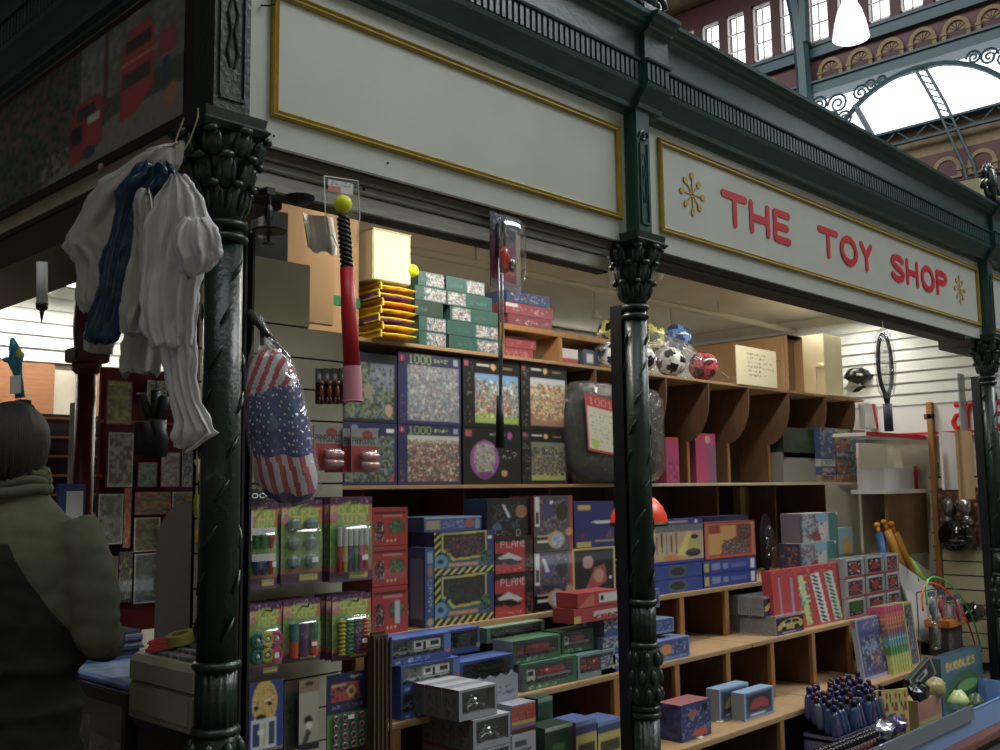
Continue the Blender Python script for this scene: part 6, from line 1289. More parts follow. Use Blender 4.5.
# ================================================================== cloth and hanging things
def drape(name, parent, rows, T, m, depth=.35, pl=5, amp=.10, seed=1, colf=None, n=80, sub=6, crk=1., zoff=0., smooth=True, ztop=.15):
    """closed pleated sheet: rows (py, px_left, px_right) at distance T along the view"""
    r = random.Random(seed); ph = [r.uniform(0,6.28) for _ in range(8)]; O = parent.location
    rr = []
    for i in range(len(rows)-1):
        for s in range(sub):
            f = s/sub; g = f*f*(3-2*f) if sub > 1 else f; A_, B_ = rows[i], rows[i+1]; rr.append(tuple(A_[k]+(B_[k]-A_[k])*f for k in range(3)))
    rr.append(tuple(rows[-1]))
    vs = []; fs = []; cols = []
    fwd = Vector((math.cos(YAW), math.sin(YAW), 0))
    for i, (py, xl, xr) in enumerate(rr):
        L_ = atd(xl, py, T); R_ = atd(xr, py, T); c = (L_+R_)/2; hx = (R_-L_)/2; w = hx.length; v = i/(len(rr)-1)
        for k in range(n):
            a = 2*PI*k/n; u = math.cos(a); d = math.sin(a)
            fold = math.sin(pl*u*2.2+ph[0]+1.4*math.sin(v*2.2+ph[1]))+.5*math.sin(pl*u*4.1+ph[2]-v*2.5)
            side = 1 if d > 0 else -1
            off = fwd*((abs(d)**.7)*side*w*depth+fold*w*amp*(1-u**4*.5)+zoff)
            P_ = c+hx*(u*(1+.02*math.sin(9*v*PI+ph[3])))+off+Vector((0,0,.004*math.sin(7*u+ph[4]+3*v))); q_ = Vector((P_.x*26+seed,P_.y*26,P_.z*9)); e_ = min(1, v*5, (1-v)*5)
            nz = noise.noise(q_)*.75+abs(noise.noise(q_*2.3))*.6-.2
            vs.append(P_-O+(hx.normalized()*u+fwd*(d*.9))*nz*.016*crk+Vector((0,0,(.5-abs(noise.noise(Vector((u*5,seed,1)))))*.02*crk*(1-e_))))
    for i in range(len(rr)-1):
        for k in range(n):
            a, b2 = i*n+k, i*n+(k+1) % n; fs.append((a, b2, b2+n, a+n))
            if colf: py = rr[i][0]; u = math.cos(2*PI*(k+.5)/n); cols.append(colf(u, i/(len(rr)-1), (rr[i][1]+rr[i][2])/2+u*(rr[i][2]-rr[i][1])/2, py, math.sin(2*PI*(k+.5)/n)))
    fs += [tuple(range(n-1,-1,-1)), tuple((len(rr)-1)*n+k for k in range(n))]
    if colf: cols += [cols[0], cols[-1]]
    b = MB(); b.add(vs, fs, 0, cols if colf else None); return obj(name, b, m, parent, smooth=smooth)
M_BAGW = mat('white_bag_plastic', (.74,.73,.74), .42, noise=.05, bump=.25, bscale=14); M_BAGG = mat('greyish_bag_plastic', (.60,.59,.55), .5, noise=.08, bump=.25, bscale=12)
M_BAGB = mat('blue_bag_plastic', (.04,.18,.28), .35, noise=.15, bump=.3, bscale=16)
t = thing('carrier_bags', 'bunch of white and blue carrier bags hung by string from the corner of the stall', 'carrier bags', atd(180,300,2.25))
drape('white_bag', t, [(145,178,186),(150,150,186),(162,124,184),(180,100,170),(205,82,135),(232,66,120),(246,60,116),(256,73,113),(262,77,112),(300,77,108),(311,80,104),(316,84,100)], 2.36, M_BAGG, .16, 3, .05, 3)
drape('white_bag', t, [(300,92,122),(318,90,122),(336,86,118),(350,86,114),(356,100,113)], 2.33, M_BAGG, .2, 3, .08, 13)
drape('blue_bag', t, [(166,138,172),(176,131,182),(190,112,180),(208,112,150),(232,108,140),(258,102,134),(290,96,130),(318,88,128),(340,82,118),(344,86,112)], 2.31, M_BAGB, .22, 4, .10, 5)
drape('white_bag', t, [(322,128,170),(345,118,164),(370,114,162),(377,118,160)], 2.30, M_BAGG, .25, 3, .08, 8)
drape('white_bag', t, [(193,140,152),(205,134,156),(235,132,160),(270,128,178),(300,124,184),(325,118,170),(334,117,165),(338,128,160)], 2.26, M_BAGG, .22, 5, .10, 4)
drape('white_bag', t, [(179,166,184),(186,160,194),(200,152,206),(225,148,212),(255,142,205),(290,140,198),(330,140,197),(350,146,196)], 2.22, M_BAGW, .22, 6, .10, 6)
drape('white_bag', t, [(222,184,206),(230,172,218),(248,168,223),(258,172,222),(270,178,212),(279,186,200)], 2.17, M_BAGW, .30, 4, .14, 9)
drape('white_bag', t, [(268,172,196),(300,160,199),(340,156,197),(375,163,197),(400,170,200),(420,174,210),(432,172,221),(438,171,214),(447,173,200),(452,178,190)], 2.225, M_BAGW, .22, 6, .09, 7)
b = MB(); o = t.location
for pts in (((198,108),(198,118),(190,140),(184,150)),((184,118),(176,140),(176,165))):
    b.tube([atd(x,y,2.30)-o for x, y in pts], .002, 5)
obj('string', b, mat('pale_string',(.6,.58,.45),.6), t)
t = thing('black_tube_bunch', 'bunch of small black tubes with silvery ends hanging below the carrier bags', 'toy', atd(155,430,2.35))
o = t.location; b = MB(); b.tube([atd(152,421,2.35)-o, atd(154,456,2.35)-o], [.034,.026], 12); b.tube([atd(142,422,2.36)-o, atd(140,455,2.36)-o],[.018,.014],8)
for x0, y0, x1, y1 in ((150,418,142,395),(154,418,156,391),(160,418,166,396)): b.tube([atd(x0,y0,2.33)-o, atd(x1,y1,2.33)-o], [.010,.012], 8)
b.tube([atd(156,420,2.33)-o, atd(162,440,2.33)-o, atd(160,456,2.33)-o], .016, 8)
obj('black_tubes', b, mat('matt_black_rubber',(.03,.03,.05),.5), t, smooth=True)
b = MB()
for x1, y1 in ((142,394.5),(156,390.5)): p = atd(x1,y1,2.33)-o; b.lathe([(.0115,0),(.0125,.003),(.001,.004)], 10, c=p)
obj('silver_end', b, M_STEEL, t); b = MB(); b.tube([atd(156,391,2.33)-o, atd(158,340,2.33)-o], .0015, 4); obj('string', b, M_BLACK, t)

# netted stars and stripes punch bag
def flag(u, v, px, py, s):
    W_, R_, B_, B2 = rgb(215,205,215), rgb(190,45,65), rgb(55,65,145), rgb(40,90,150)
    star = (int(px/5.2) + int(py/6.5)) % 2 == 0 and ((px*1.3) % 5.2 < 1.9) and ((py*1.1) % 6.5 < 2.4)
    if py > 492+.1*(px-280): return B_
    if py > 456-.05*(px-280): return R_ if int((px-(py-456)*.25)/5.6) % 2 == 0 else W_
    if 352+(px-250)*-.22 < py < 398-(px-250)*.32 and px < 300: return R_ if int((px+(py-350)*.35)/5.5) % 2 == 0 else W_
    if 385 < py < 432 and (px-277)**2/650+(py-410)**2/520 < 1: return W_ if star else B2
    return W_ if star else B_
t = thing('punch_bag', 'stars and stripes toy punch bag in a clear net beside the corner column', 'toy', atd(280,420,2.5))
drape('stuffed_bag', t, [(352,262,280),(358,252,288),(370,249,294),(390,247,300),(410,248,305),(430,250,308),(450,253,311),(470,256,316),(485,260,317),(495,265,316),(501,272,308),(503,280,298)], 2.52, PC, .75, 2, .03, 2, colf=flag, n=96, sub=9, crk=.25)
drape('net_cover', t, [(318,258,262),(332,258,270),(345,252,282),(356,249,291),(380,246,300),(410,246,308),(440,249,313),(470,254,319),(490,260,320),(503,272,311),(506,282,298)], 2.52, NETP, .82, 3, .03, 3, crk=.4)
b = MB(); o = t.location; b.tube([atd(248,312,2.48)-o, atd(262,330,2.50)-o, atd(262,345,2.52)-o], [.008,.006,.005], 8); b.tube([atd(250,316,2.48)-o, atd(285,354,2.53)-o], .007, 8); obj('black_strap', b, M_BLKM, t, smooth=True)

# bat, ball and clear card
t = thing('bat_set', 'red foam bat with twisted black grip hanging under a yellow ball', 'toy', aty(345,300,-.05)); o = t.location
def ap(x, y, Y=-.05): return aty(x, y, Y)-o
b = MB(); b.tube([ap(347,268),ap(349,318),ap(352,367)], [.020,.022,.024], 18); obj('barrel', b, mat('red_foam',(.72,.07,.14),.45), t, smooth=True)
b = MB(); A_, B_ = ap(343,216), ap(347,269); dv = B_-A_; b.tube([A_,B_], .015, 12)
side = Vector((1,0,0)); 
for s in (0, PI): b.tube([A_+dv*(q/40)+Vector((math.cos(q*.9+s)*.014, math.sin(q*.9+s)*.014, 0)) for q in range(41)], .0065, 6)
obj('twisted_grip', b, M_BLACK, t, smooth=True)
b = MB(); b.tube([ap(352,366),ap(353,402)], [.026,.028], 20, caps=False); b.tube([ap(353,401)+Vector((math.cos(q*PI/10)*.028, math.sin(q*PI/10)*.028, 0)) for q in range(21)], .002, 5); b.tube([ap(352,366),ap(353,398)], [.022,.018], 14, caps=True); obj('pink_cuff', b, mat('pink_clear_cuff',(.82,.55,.62),.25), t, smooth=True)
b = MB(); b.ball(ap(343,204), .0265, 20); obj('yellow_ball', b, mat('yellow_rubber'), t, smooth=True)
b = MB(); b.prism([ap(324,176,-.02),ap(358,181,-.02),ap(360,215,-.02),ap(357,246,-.02),ap(337,246,-.02),ap(333,236,-.02),ap(326,234,-.02)], (0,.002,0)); obj('clear_card', b, FILM, t)
b = MB(); b.tube([ap(x,y,-.024) for x, y in ((324,176),(358,181),(360,215),(357,246),(337,246),(333,236),(326,234),(324,176))], .0018, 5); obj('card_rim', b, M_WHITE, t)
b = MB(); A = Art(26,14,rgb(190,190,195)); A.rect(0,.5,.5,1,rgb(190,90,60)); A.speck(.1,.1,.9,.4,[rgb(190,190,195),rgb(90,110,110)],2,1,.5); p = ap(328,191,-.028); q = ap(353,195,-.028); b.art(A.a, p, (q.x-p.x,0,q.z-p.z), (0,0,.035)); obj('printed_label', b, PR, t)
# toy golf club set
t = thing('golf_club_set', 'toy golf clubs hanging grip down from a red and violet blister card', 'toy', aty(503,320,-.05)); o = t.location
b = MB()
for x in (498.5, 502): b.tube([ap(x,232),ap(x+.5,330),ap(500.5,398)], .0042, 8)
obj('metal_shaft', b, M_STEEL, t, smooth=True)
b = MB(); b.tube([ap(500,396),ap(500,448)], [.011,.015], 12); b.tube([ap(497,256),ap(498,224)], [.007,.009], 8); b.tube([ap(504,256),ap(504,222)], [.007,.009], 8); obj('black_grip', b, M_BLACK, t, smooth=True)
A = Art(26,60,rgb(150,60,110)); A.rect(0,0,1,.3,rgb(60,60,90)); A.speck(0,0,1,.35,[rgb(60,60,90),rgb(170,150,160),rgb(60,60,90)],3,2,.5); A.ell(.45,.72,.35,.2,rgb(210,50,50)); A.rect(.85,.2,1,1,rgb(200,180,140)); A.rect(0,.88,1,1,rgb(170,160,170))
p = ap(491,286,-.03); q = ap(521,293,-.03); b = MB(); w_ = q.x-p.x; hh_ = ap(491,211,-.03).z-p.z; b.art(A.a, p, (w_,0,-.01), (-.0,0,hh_)); b.prism([p+Vector((0,.002,0)), p+Vector((w_,.002,-.01)), p+Vector((w_,.002,hh_-.01)), p+Vector((0,.002,hh_))], (0,.002,0)); b.forcecol = True; obj('blister_card', b, PR, t, base=rgb(150,60,110))
b = MB(); b.ball(ap(504,260,-.05), (.028,.018,.05), 14); obj('red_toy', b, mat('glossy_red_toy',(.75,.08,.10),.2,coat=.4), t, smooth=True); b = MB(); b.ball(ap(512,265,-.065), (.014,.012,.025), 12); obj('silver_toy', b, M_STEEL, t, smooth=True)
b = MB(); c_ = (p+Vector((w_/2,-.012,hh_/2))); pillow(b, w_, hh_*.95, .05, 0, 5., jit=.002, n=28); o2 = obj('clear_blister', b, FILM, t, smooth=True); o2.location = c_
# clamp with dark disc, black bowl
t = thing('hanging_disc', 'dark flat disc on a black clamp hanging under the header beside the corner column', 'fitting', aty(269,215,.02)); o = t.location
b = MB(); b.tube([ap(269,190,.02),ap(269,243,.02)], .006, 8); b.ball(ap(269,214,.02), (.014,.012,.03), 10); b.cbox(-.015,.015,-.01,.02,ap(269,192,.02).z-.01,ap(269,192,.02).z+.012,.002); b.box(-.012,.012,-.012,.012,ap(269,243,.02).z-.004,ap(269,243,.02).z); obj('clamp', b, M_BLACK, t)
b = MB(); b.lathe([(.001,.003),(.046,.003),(.049,0),(.046,-.003),(.001,-.003)], 28, c=ap(269,231,.02)); obj('disc', b, mat('dark_red_black',(.07,.05,.05),.35), t, smooth=False)
t = thing('black_bowl', 'small ribbed black bowl-shaped fitting fixed to the grey header', 'fitting', aty(300,198,.02)); b = MB(); b.lathe([(.012,-.022),(.032,-.012),(.040,.0),(.042,.004),(.036,.006)], 24, mod=lambda a, z: 1+.04*math.sin(a*10)); obj('bowl', b, M_BLACK, t)
# tennis racket in its sleeve
t = thing('tennis_racket', 'toy tennis racket in a clear sleeve hanging head up from the lettered board', 'racket', aty(885,370,-.02)); o = t.location
cx, cz = ap(885,364,-.02).x, ap(885,364,-.02).z; b = MB(); b.tube([(cx+.088*math.cos(q*PI/14), 0, cz+.165*math.sin(q*PI/14)) for q in range(29)], .011, 8)
b.tube([(cx-.04,0,cz-.145),(cx,0,cz-.24)], .010, 8); b.tube([(cx+.04,0,cz-.145),(cx,0,cz-.24)], .010, 8); obj('frame', b, mat('navy_black_racket',(.06,.07,.10),.25), t, smooth=True)
b = MB()
for k in range(-4,5): x = .018*k; hz = .16*math.sqrt(max(0,1-(x/.088)**2)); b.tube([(cx+x,0,cz-hz),(cx+x,0,cz+hz)], .0012, 4)
for k in range(-8,9): z = .019*k; hx = .085*math.sqrt(max(0,1-(z/.165)**2)); b.tube([(cx-hx,0,cz+z),(cx+hx,0,cz+z)], .0012, 4)
obj('strings', b, mat('grey_strings',(.35,.36,.38),.4), t)
b = MB(); zb = ap(886,431,-.02).z; b.tube([(cx,0,cz-.22),(cx+.004,0,zb)], .024, 12); obj('handle', b, mat('grey_racket_grip',(.20,.21,.26),.6), t, smooth=True)
b = MB(); pillow(b, .21, .40, .05, cz, 2.4, jit=.003, n=28); o2 = obj('clear_sleeve', b, BAGP, t, smooth=True); o2.location = (cx,0,0)
b = MB(); b.tube([(cx,0,cz+.17),(cx,0,cz+.24)], .002, 5); obj('string', b, M_WHITE, t)
# orange dome with cords behind the middle column
t = thing('orange_dome_toy', 'bright orange domed toy with yellow cords hanging behind the middle column', 'toy', aty(638,505,.12)); o = t.location
b = MB(); c_ = ap(639,523,.12); b.lathe([(.115,0),(.112,.03),(.096,.065),(.07,.095),(.035,.115),(.001,.12)], 28, c=c_, cap=False); obj('dome', b, mat('fluorescent_orange',(1.,.28,.10),.35), t, smooth=True)
b = MB(); b.lathe([(.116,-.012),(.120,-.004),(.116,.004),(.05,-.01),(.001,-.012)], 28, c=c_); obj('black_rim', b, M_BLACK, t)
b = MB()
for x, y in ((655,600),(652,585),(616,560),(620,545)): b.tube([c_+Vector((math.copysign(.095, x-636),-.01,-.01)), (c_+ap(x,y,.10))/2+Vector((.015,0,0)), ap(x,y,.10)], .004, 5)
obj('yellow_cord', b, mat('yellow_cord',(.85,.80,.10),.5), t, smooth=True)
# small things hanging on the side opening
t = thing('white_tube_toy', 'white plastic tube with a pointed black tip hanging in the side opening', 'toy', atd(42,290,3.0)); o = t.location
b = MB(); b.tube([atd(42,262,3.0)-o, atd(42,304,3.0)-o], .016, 14); obj('tube_body', b, M_WHITE, t, smooth=True); b = MB(); b.tube([atd(42,303,3.0)-o, atd(42,309,3.0)-o, atd(42,311,3.0)-o, atd(41.5,323,3.0)-o], [.018,.016,.007,.001], 12); obj('black_tip', b, M_BLACK, t, smooth=True)
t = thing('hanging_fish_toy', 'turquoise and yellow patterned toy with a white price tag hanging above the person', 'toy', atd(16,360,3.05)); o = t.location
b = MB(); b.tube([atd(x,y,3.05)-o for x, y in ((12,338),(14,346),(17,355),(15,363),(18,375),(20,398))], [.006,.014,.022,.02,.012,.014], 10); b.ball(atd(9,360,3.05)-o, (.02,.01,.01), 8); obj('toy_body', b, mat('turquoise_toy',(.12,.50,.60),.35,noise=.5,nscale=40), t, smooth=True)
b = MB(); b.ball(atd(19,353,3.02)-o, (.010,.006,.014), 8); obj('yellow_patch', b, mat('pc_yellow'), t)
b = MB(); p = atd(10,394,3.0)-o; b.prism([p, atd(21,393,3.0)-o, atd(21,375,3.0)-o, atd(10,376,3.0)-o], (0,.001,0)); obj('price_tag', b, M_WHITE, t)
b = MB(); b.ball((0,0,0), (.010,.010,.016), 12); tagit(obj('small_pink_peg', b, mat('pale_pink_peg',(.55,.42,.38),.5), loc=atx(101,168,XS-.02), smooth=True), 'small pale peg fixed to the underside board left of the carrier bags', 'peg')

# ================================================================== left side: counter, till, racks
t = thing('glass_counter', 'dark glass-fronted display counter running along the open side of the stall', 'counter', (1.36,.46,0))
b = MB(); b.cbox(0,.42,0,2.6,0,.10,.004); b.cbox(.0,.42,0,2.6,.90,.94,.004); b.cbox(.38,.42,0,2.6,.1,.9,.004)
for y in (0,.62,1.25,1.88,2.57): b.cbox(0,.025,y,y+.03,.1,.9,.003)
obj('counter_frame', b, mat('dark_counter_trim',(.14,.13,.16),.4), t)
b = MB(); b.box(.006,.010,.02,2.58,.10,.90); obj('front_glass', b, FILM, t)
b = MB(); b.box(.03,.38,.02,2.58,.50,.515); obj('inner_shelf', b, mat('grey_inner_shelf',(.3,.3,.34),.3), t)
r = random.Random(8)
for k in range(12):
    for lv, z0 in ((0,.102),(1,.516)):
        c1 = r.choice([rgb(70,60,110),rgb(90,90,120),rgb(60,70,100),rgb(110,80,90),rgb(80,100,110)]); hh_ = r.uniform(.16,.30)
        me = pbox('stacked_game_case', .12, .15, hh_, Art(10,16,c1).speck(0,0,1,1,[c1,rgb(150,150,170),rgb(60,50,70)],k,2,.4), Art(14,18,c1).speck(0,0,1,1,[c1,rgb(130,130,160),rgb(60,50,80)],k,2,.5), None, c1)
        o = obj('game_case', me, PG, loc=(1.36+.05+r.uniform(0,.05), .50+k*.205, z0)); tagit(o, 'boxed item inside the glass counter on its %s shelf, %s along from the till'%(['lower','upper'][lv], ['first','second','third','fourth','fifth','sixth','seventh','eighth','ninth','tenth','eleventh','twelfth'][k]), 'box', 'boxed items inside the glass counter')
t = thing('magazine_stack', 'untidy stack of blue-grey magazines on the glass counter beside the person', 'magazines', (1.40,1.06,.94))
b = MB()
for k in range(9): b.cbox(r.uniform(0,.02),.30+r.uniform(0,.02),r.uniform(0,.03),.42+r.uniform(0,.03),.010*k,.010*k+.009,.001,k % 3)
obj('magazine', b, [mat('mag_blue',(.30,.38,.55),.3), mat('mag_grey',(.50,.52,.56),.3), mat('mag_slate',(.22,.26,.36),.3)], t)
t = thing('magazine_spread', 'open pale blue magazine lying on the glass counter nearer the till', 'magazines', (1.38,.52,.942)); b = MB(); b.cbox(0,.36,0,.46,0,.012,.002); b.box(.03,.33,.04,.42,.012,.013,1); obj('magazine', b, [mat('mag_pale',(.40,.50,.68),.2), mat('mag_print',(.55,.62,.72),.2,noise=.4,nscale=20)], t)
# till
t = thing('till_stand', 'dark stand holding the till at the corner of the stall', 'stand', (1.38,.03,0)); b = MB(); b.cbox(0,.09,.04,.40,0,.875,.005); b.cbox(-.01,.10,.03,.41,.86,.885,.003); obj('stand_body', b, mat('near_black_brown',(.08,.07,.07),.5), t)
tx = 1.35; t = thing('cash_register', 'cream cash register with grey keys beside the corner column', 'cash register', (tx,.06,.886)); M_TILL = mat('till_cream',(.56,.55,.46),.5)
b = MB(); b.cbox(.0,.13,.01,.37,0,.10,.006); b.cbox(-.004,.0,.03,.35,.02,.085,.002); obj('cash_drawer', b, M_TILL, t)
b = MB(); b.prism([(.0,.02,.105),(.0,.02,.155),(.015,.02,.172),(.12,.02,.200),(.13,.02,.200),(.13,.02,.105)], (0,.345,0)); obj('till_body', b, M_TILL, t)
b = MB()
for i in range(3):
    for j in range(7): x = .025+i*.033; zq = .172+(x-.015)*.277; b.cbox(x,x+.026,.07+j*.038,.07+j*.038+.030,zq,zq+.010,.002)
obj('key', b, mat('till_key_grey',(.40,.42,.40),.5), t); b = MB(); b.cbox(.115,.128,.08,.28,.200,.225,.003); obj('receipt_slot', b, mat('till_dark',(.12,.13,.12),.4), t)
t = thing('red_stapler', 'small red clip-shaped tool lying on the till keys', 'tool', (1.375,.33,1.068)); b = MB(); b.cbox(-.02,.05,-.012,.012,0,.02,.005); b.cbox(-.015,.05,-.010,.010,.022,.034,.004); obj('red_case', b, mat('bright_red_plastic',(.75,.08,.10),.3), t); t.rotation_euler = (0,-.2,-.5)
t = thing('tape_roll', 'roll of yellowish sticky tape standing on the till', 'tape', (1.44,.30,1.09)); b = MB(); b.lathe([(.022,0),(.042,0),(.042,.026),(.022,.026),(.022,0)], 24, cap=False); obj('roll', b, mat('yellow_tape',(.62,.58,.30),.25), t, smooth=False); t.rotation_euler = (0,-.2,0)
# curved grey screen behind the till
pts = [(.52,.0),(.52,.36)]+[(.52-.0, .36)]
SCY = atx(155,600,1.535).y
b = MB(); poly = [(1.535,.165,.93),(1.535,SCY,.93),(1.535,SCY,1.34)]+[(1.535,SCY-.20*(1-math.cos(q*PI/16)), 1.34+.14*math.sin(q*PI/16)) for q in range(1,9)]+[(1.535,.165,1.48)]
b.prism(poly, (.016,0,0)); tagit(obj('curved_screen', b, mat('grey_board',(.50,.48,.44),.7)), 'plain grey board with a rounded corner standing behind the till', 'screen')
b = MB(); p = Vector((1.531,.20,1.42)); b.box(0,.003,-.10,.06,-.05,.03); tagit(obj('taped_note', b, M_PAPER, loc=p), 'pale note taped near the top of the curved grey board', 'note')
b = MB(); b.tube([Vector((1.50,.34+q*.0,1.60-q*.03))+Vector((.01*math.sin(q*1.3), .018*math.cos(q*1.1),0)) for q in range(9)], .006, 6); tagit(obj('yellow_strap', b, mat('yellow_black_strap',(.70,.68,.15),.5), smooth=True), 'twisted yellow strap hanging over the curved grey board', 'strap')
# red comic rack
t = thing('red_rack', 'tall red wire-edged rack of printed packs behind the carrier bags', 'rack', (1.80,1.66,0)); b = MB(); b.cbox(0,.46,0,.03,.95,2.02,.004); obj('back_board', b, mat('red_rack_board',(.42,.08,.09),.5), t)
b = MB()
for z in (1.12,1.35,1.58,1.80): b.cbox(-.01,.47,-.05,-.01,z-.01,z+.004,.002)
obj('ledge', b, mat('red_rack_wire',(.70,.12,.10),.4), t); b = MB(); b.cbox(0,.04,.0,.03,0,.95,.003); b.cbox(.42,.46,0,.03,0,.95,.003); obj('leg', b, M_STEEL, t)
r = random.Random(21)
GRK = 'printed packs on the red rack'
cp = [(107,132,380,424,[rgb(200,190,120),rgb(120,90,60),rgb(90,130,150),rgb(150,140,70)],'yellow-brown cartoon pack at the top left of the red rack'),(147,167,380,402,[rgb(200,190,170),rgb(150,120,100),rgb(110,110,110)],'pale pack at the top right of the red rack, half behind the bags'),
      (108,133,432,487,[rgb(190,185,185),rgb(120,60,50),rgb(90,80,90)],'silver pack with dark red figures, second row left'),(138,157,462,487,[rgb(110,160,170),rgb(70,100,120),rgb(140,180,170)],'teal pack in the second row of the red rack'),(161,180,452,487,[rgb(210,200,210),rgb(180,120,140),rgb(120,120,180)],'white and pink pack in the second row of the red rack'),(182,195,452,487,[rgb(60,90,160),rgb(120,170,210),rgb(220,210,180)],'blue pack at the right end of the second row'),
      (98,123,494,545,[rgb(130,130,140),rgb(70,70,80),rgb(170,170,180)],'grey shiny pack in the third row, nearest the person'),(124,131,488,548,[rgb(200,40,35),rgb(230,170,60),rgb(200,40,35)],'narrow red spine with yellow marks in the third row'),(135,171,492,515,[rgb(200,130,50),rgb(120,50,40),rgb(90,110,120)],'orange-brown pack in the third row right of the red spine'),(172,195,492,530,[rgb(170,120,60),rgb(80,60,70),rgb(60,90,140)],'brown and blue pack in the third row behind the yellow strap'),
      (134,160,518,552,[rgb(110,120,60),rgb(90,40,40),rgb(60,60,70)],'dull olive pack in the third row beside the grey board'),(100,118,557,600,[rgb(40,60,60),rgb(30,40,60),rgb(60,80,70)],'dark green pack in the bottom row of the red rack'),(119,132,552,603,[rgb(25,25,40),rgb(170,170,40),rgb(25,25,40)],'black case with yellow marks in the bottom row'),(134,158,554,604,[rgb(70,80,90),rgb(110,130,110),rgb(40,45,60)],'grey-green case in the bottom row beside the grey board')]
for k, (l, r_, yt, yb, pal, lb) in enumerate(cp):
    a = Art(20,36,pal[0]); a.speck(0,.1,1,.95,pal,k,3,.7); a.speck(0,0,1,1,pal,k+30,1,.3); 
    if k not in (7,12): a.frame(0,0,1,1,.06,[rgb(200,40,40),WHITE,WHITE,rgb(200,40,50)][k % 4])
    cardpack('printed_pack', lb, l, r_, yt, yb, 1.56-.004*k, a, .018, GRK, PG)
t = thing('blue_sign', 'small blue-edged white notice board standing beyond the person', 'sign', (aty(57,520,1.5).x,1.5,aty(57,520,1.5).z)); w_ = aty(85,520,1.5).x-t.location.x; hh_ = aty(57,484,1.5).z-t.location.z
b = MB(); b.cbox(0,w_,0,.02,-.35,hh_,.003); obj('blue_board', b, mat('blue_board',(.16,.26,.50),.4), t); b = MB(); b.box(w_*.3,w_*.9,-.002,0,.0,hh_*.8); obj('white_notice', b, M_WHITE, t)
b = MB(); b.cbox(1.75,1.80,2.5,2.55,.9,1.93,.003); tagit(obj('wooden_stick', b, mat('pc_orange')), 'thin orange upright behind the grey rack post, beside the head', 'upright')
b = MB()
for k in range(9): b.box(1.95,2.4,3.0,3.03,1.1+.10*k,1.1+.10*k+.012)
b.cbox(1.9,2.45,3.05,3.08,.9,1.93,.003,1); tagit(obj('louvred_door', b, [mat('pine_edge'), M_BLACK]), 'dark panel with thin wooden rails right of the dark red post', 'panel')

# ================================================================== the person
def remeshed(mb, vox, name):
    me = mb.mesh(name); o = bpy.data.objects.new(name+'_t', me); C.objects.link(o)
    m = o.modifiers.new('r', 'REMESH'); m.mode = 'VOXEL'; m.voxel_size = vox; m.use_smooth_shade = True
    s = o.modifiers.new('s', 'SMOOTH'); s.factor = .5; s.iterations = 4
    dg = bpy.context.evaluated_depsgraph_get(); ev = o.evaluated_get(dg); r_ = bpy.data.meshes.new_from_object(ev); bpy.data.objects.remove(o); r_.name = name
    r_.materials.clear(); return r_
def loft(mb, rings, n=24, m=0):   # rings (cx,cy,z,rx,ry)
    vs = []; fs = []
    for cx, cy, z, rx, ry in rings:
        for k in range(n): a = 2*PI*k/n; vs.append((cx+rx*math.cos(a), cy+ry*math.sin(a), z))
    for i in range(len(rings)-1):
        for k in range(n): a, b2 = i*n+k, i*n+(k+1) % n; fs.append((a, b2, b2+n, a+n))
    fs += [tuple(range(n-1,-1,-1)), tuple((len(rings)-1)*n+k for k in range(n))]; mb.add(vs, fs, m)
pp = atd(9, 480, 2.62); per = thing('person', 'dark-haired person seen from behind in an olive jacket with a dark lower half', 'person', (pp.x, pp.y, 0), rotz=YAW-PI/2)
SK = mat('skin', (.62,.44,.36), .55, noise=.06)
b = MB()
loft(b, [(0,0,.86,.15,.11),(0,0,.98,.165,.12),(0,0,1.12,.145,.105),(0,0,1.28,.165,.115),(0,0,1.40,.175,.10),(0,0,1.46,.09,.07),(0,.005,1.52,.058,.06),(0,.01,1.58,.056,.06)])
b.ball((0,.018,1.635), (.074,.095,.108), 24); b.ball((0,.045,1.585), (.055,.06,.05), 16); b.tube([(0,.11,1.645),(0,.128,1.615),(0,.112,1.60)], [.008,.014,.010], 8)
for s in (-1,1):
    b.ball((s*.075,.01,1.625), (.010,.02,.032), 10); b.ball((s*.03,.100,1.648), (.014,.010,.009), 8); b.tube([(s*.012,.108,1.575),(s*.026,.098,1.577)], .006, 6)
    b.tube([(s*.17,0,1.42),(s*.215,-.01,1.27),(s*.235,-.01,1.15)], [.055,.046,.040], 12); b.tube([(s*.235,-.01,1.15),(s*.20,.13,1.10),(s*.14,.25,1.09)], [.040,.034,.025], 12)
    b.tube([(s*.14,.25,1.09),(s*.12,.30,1.085),(s*.115,.335,1.085)], [.024,.036,.030], 10)
    for q in range(4): x = s*(.095+.017*q); ln = (.06,.07,.075,.062)[q] ; b.tube([(x,.335,1.088),(x,.335+ln*.6,1.082),(x,.335+ln*.9,1.062)], [.0095,.009,.0075], 8)
    b.tube([(s*.10,.29,1.08),(s*.078,.315,1.085),(s*.072,.345,1.08)], [.013,.011,.009], 8)
    b.tube([(s*.085,0,.90),(s*.09,.01,.5),(s*.095,0,.10)], [.085,.058,.042], 14); b.ball((s*.095,.06,.05), (.042,.11,.045), 12)
me = remeshed(b, .009, 'body'); o = obj('body', me, SK, per, smooth=True); me.polygons.foreach_set('use_smooth', [True]*len(me.polygons))
b = MB()
loft(b, [(0,0,.80,.185,.145),(0,0,.90,.20,.155),(0,0,1.05,.195,.15),(0,-.005,1.20,.20,.155),(0,-.01,1.34,.205,.150),(0,-.005,1.42,.185,.125),(0,0,1.475,.115,.09),(0,.005,1.52,.086,.082),(0,.01,1.555,.084,.080)])
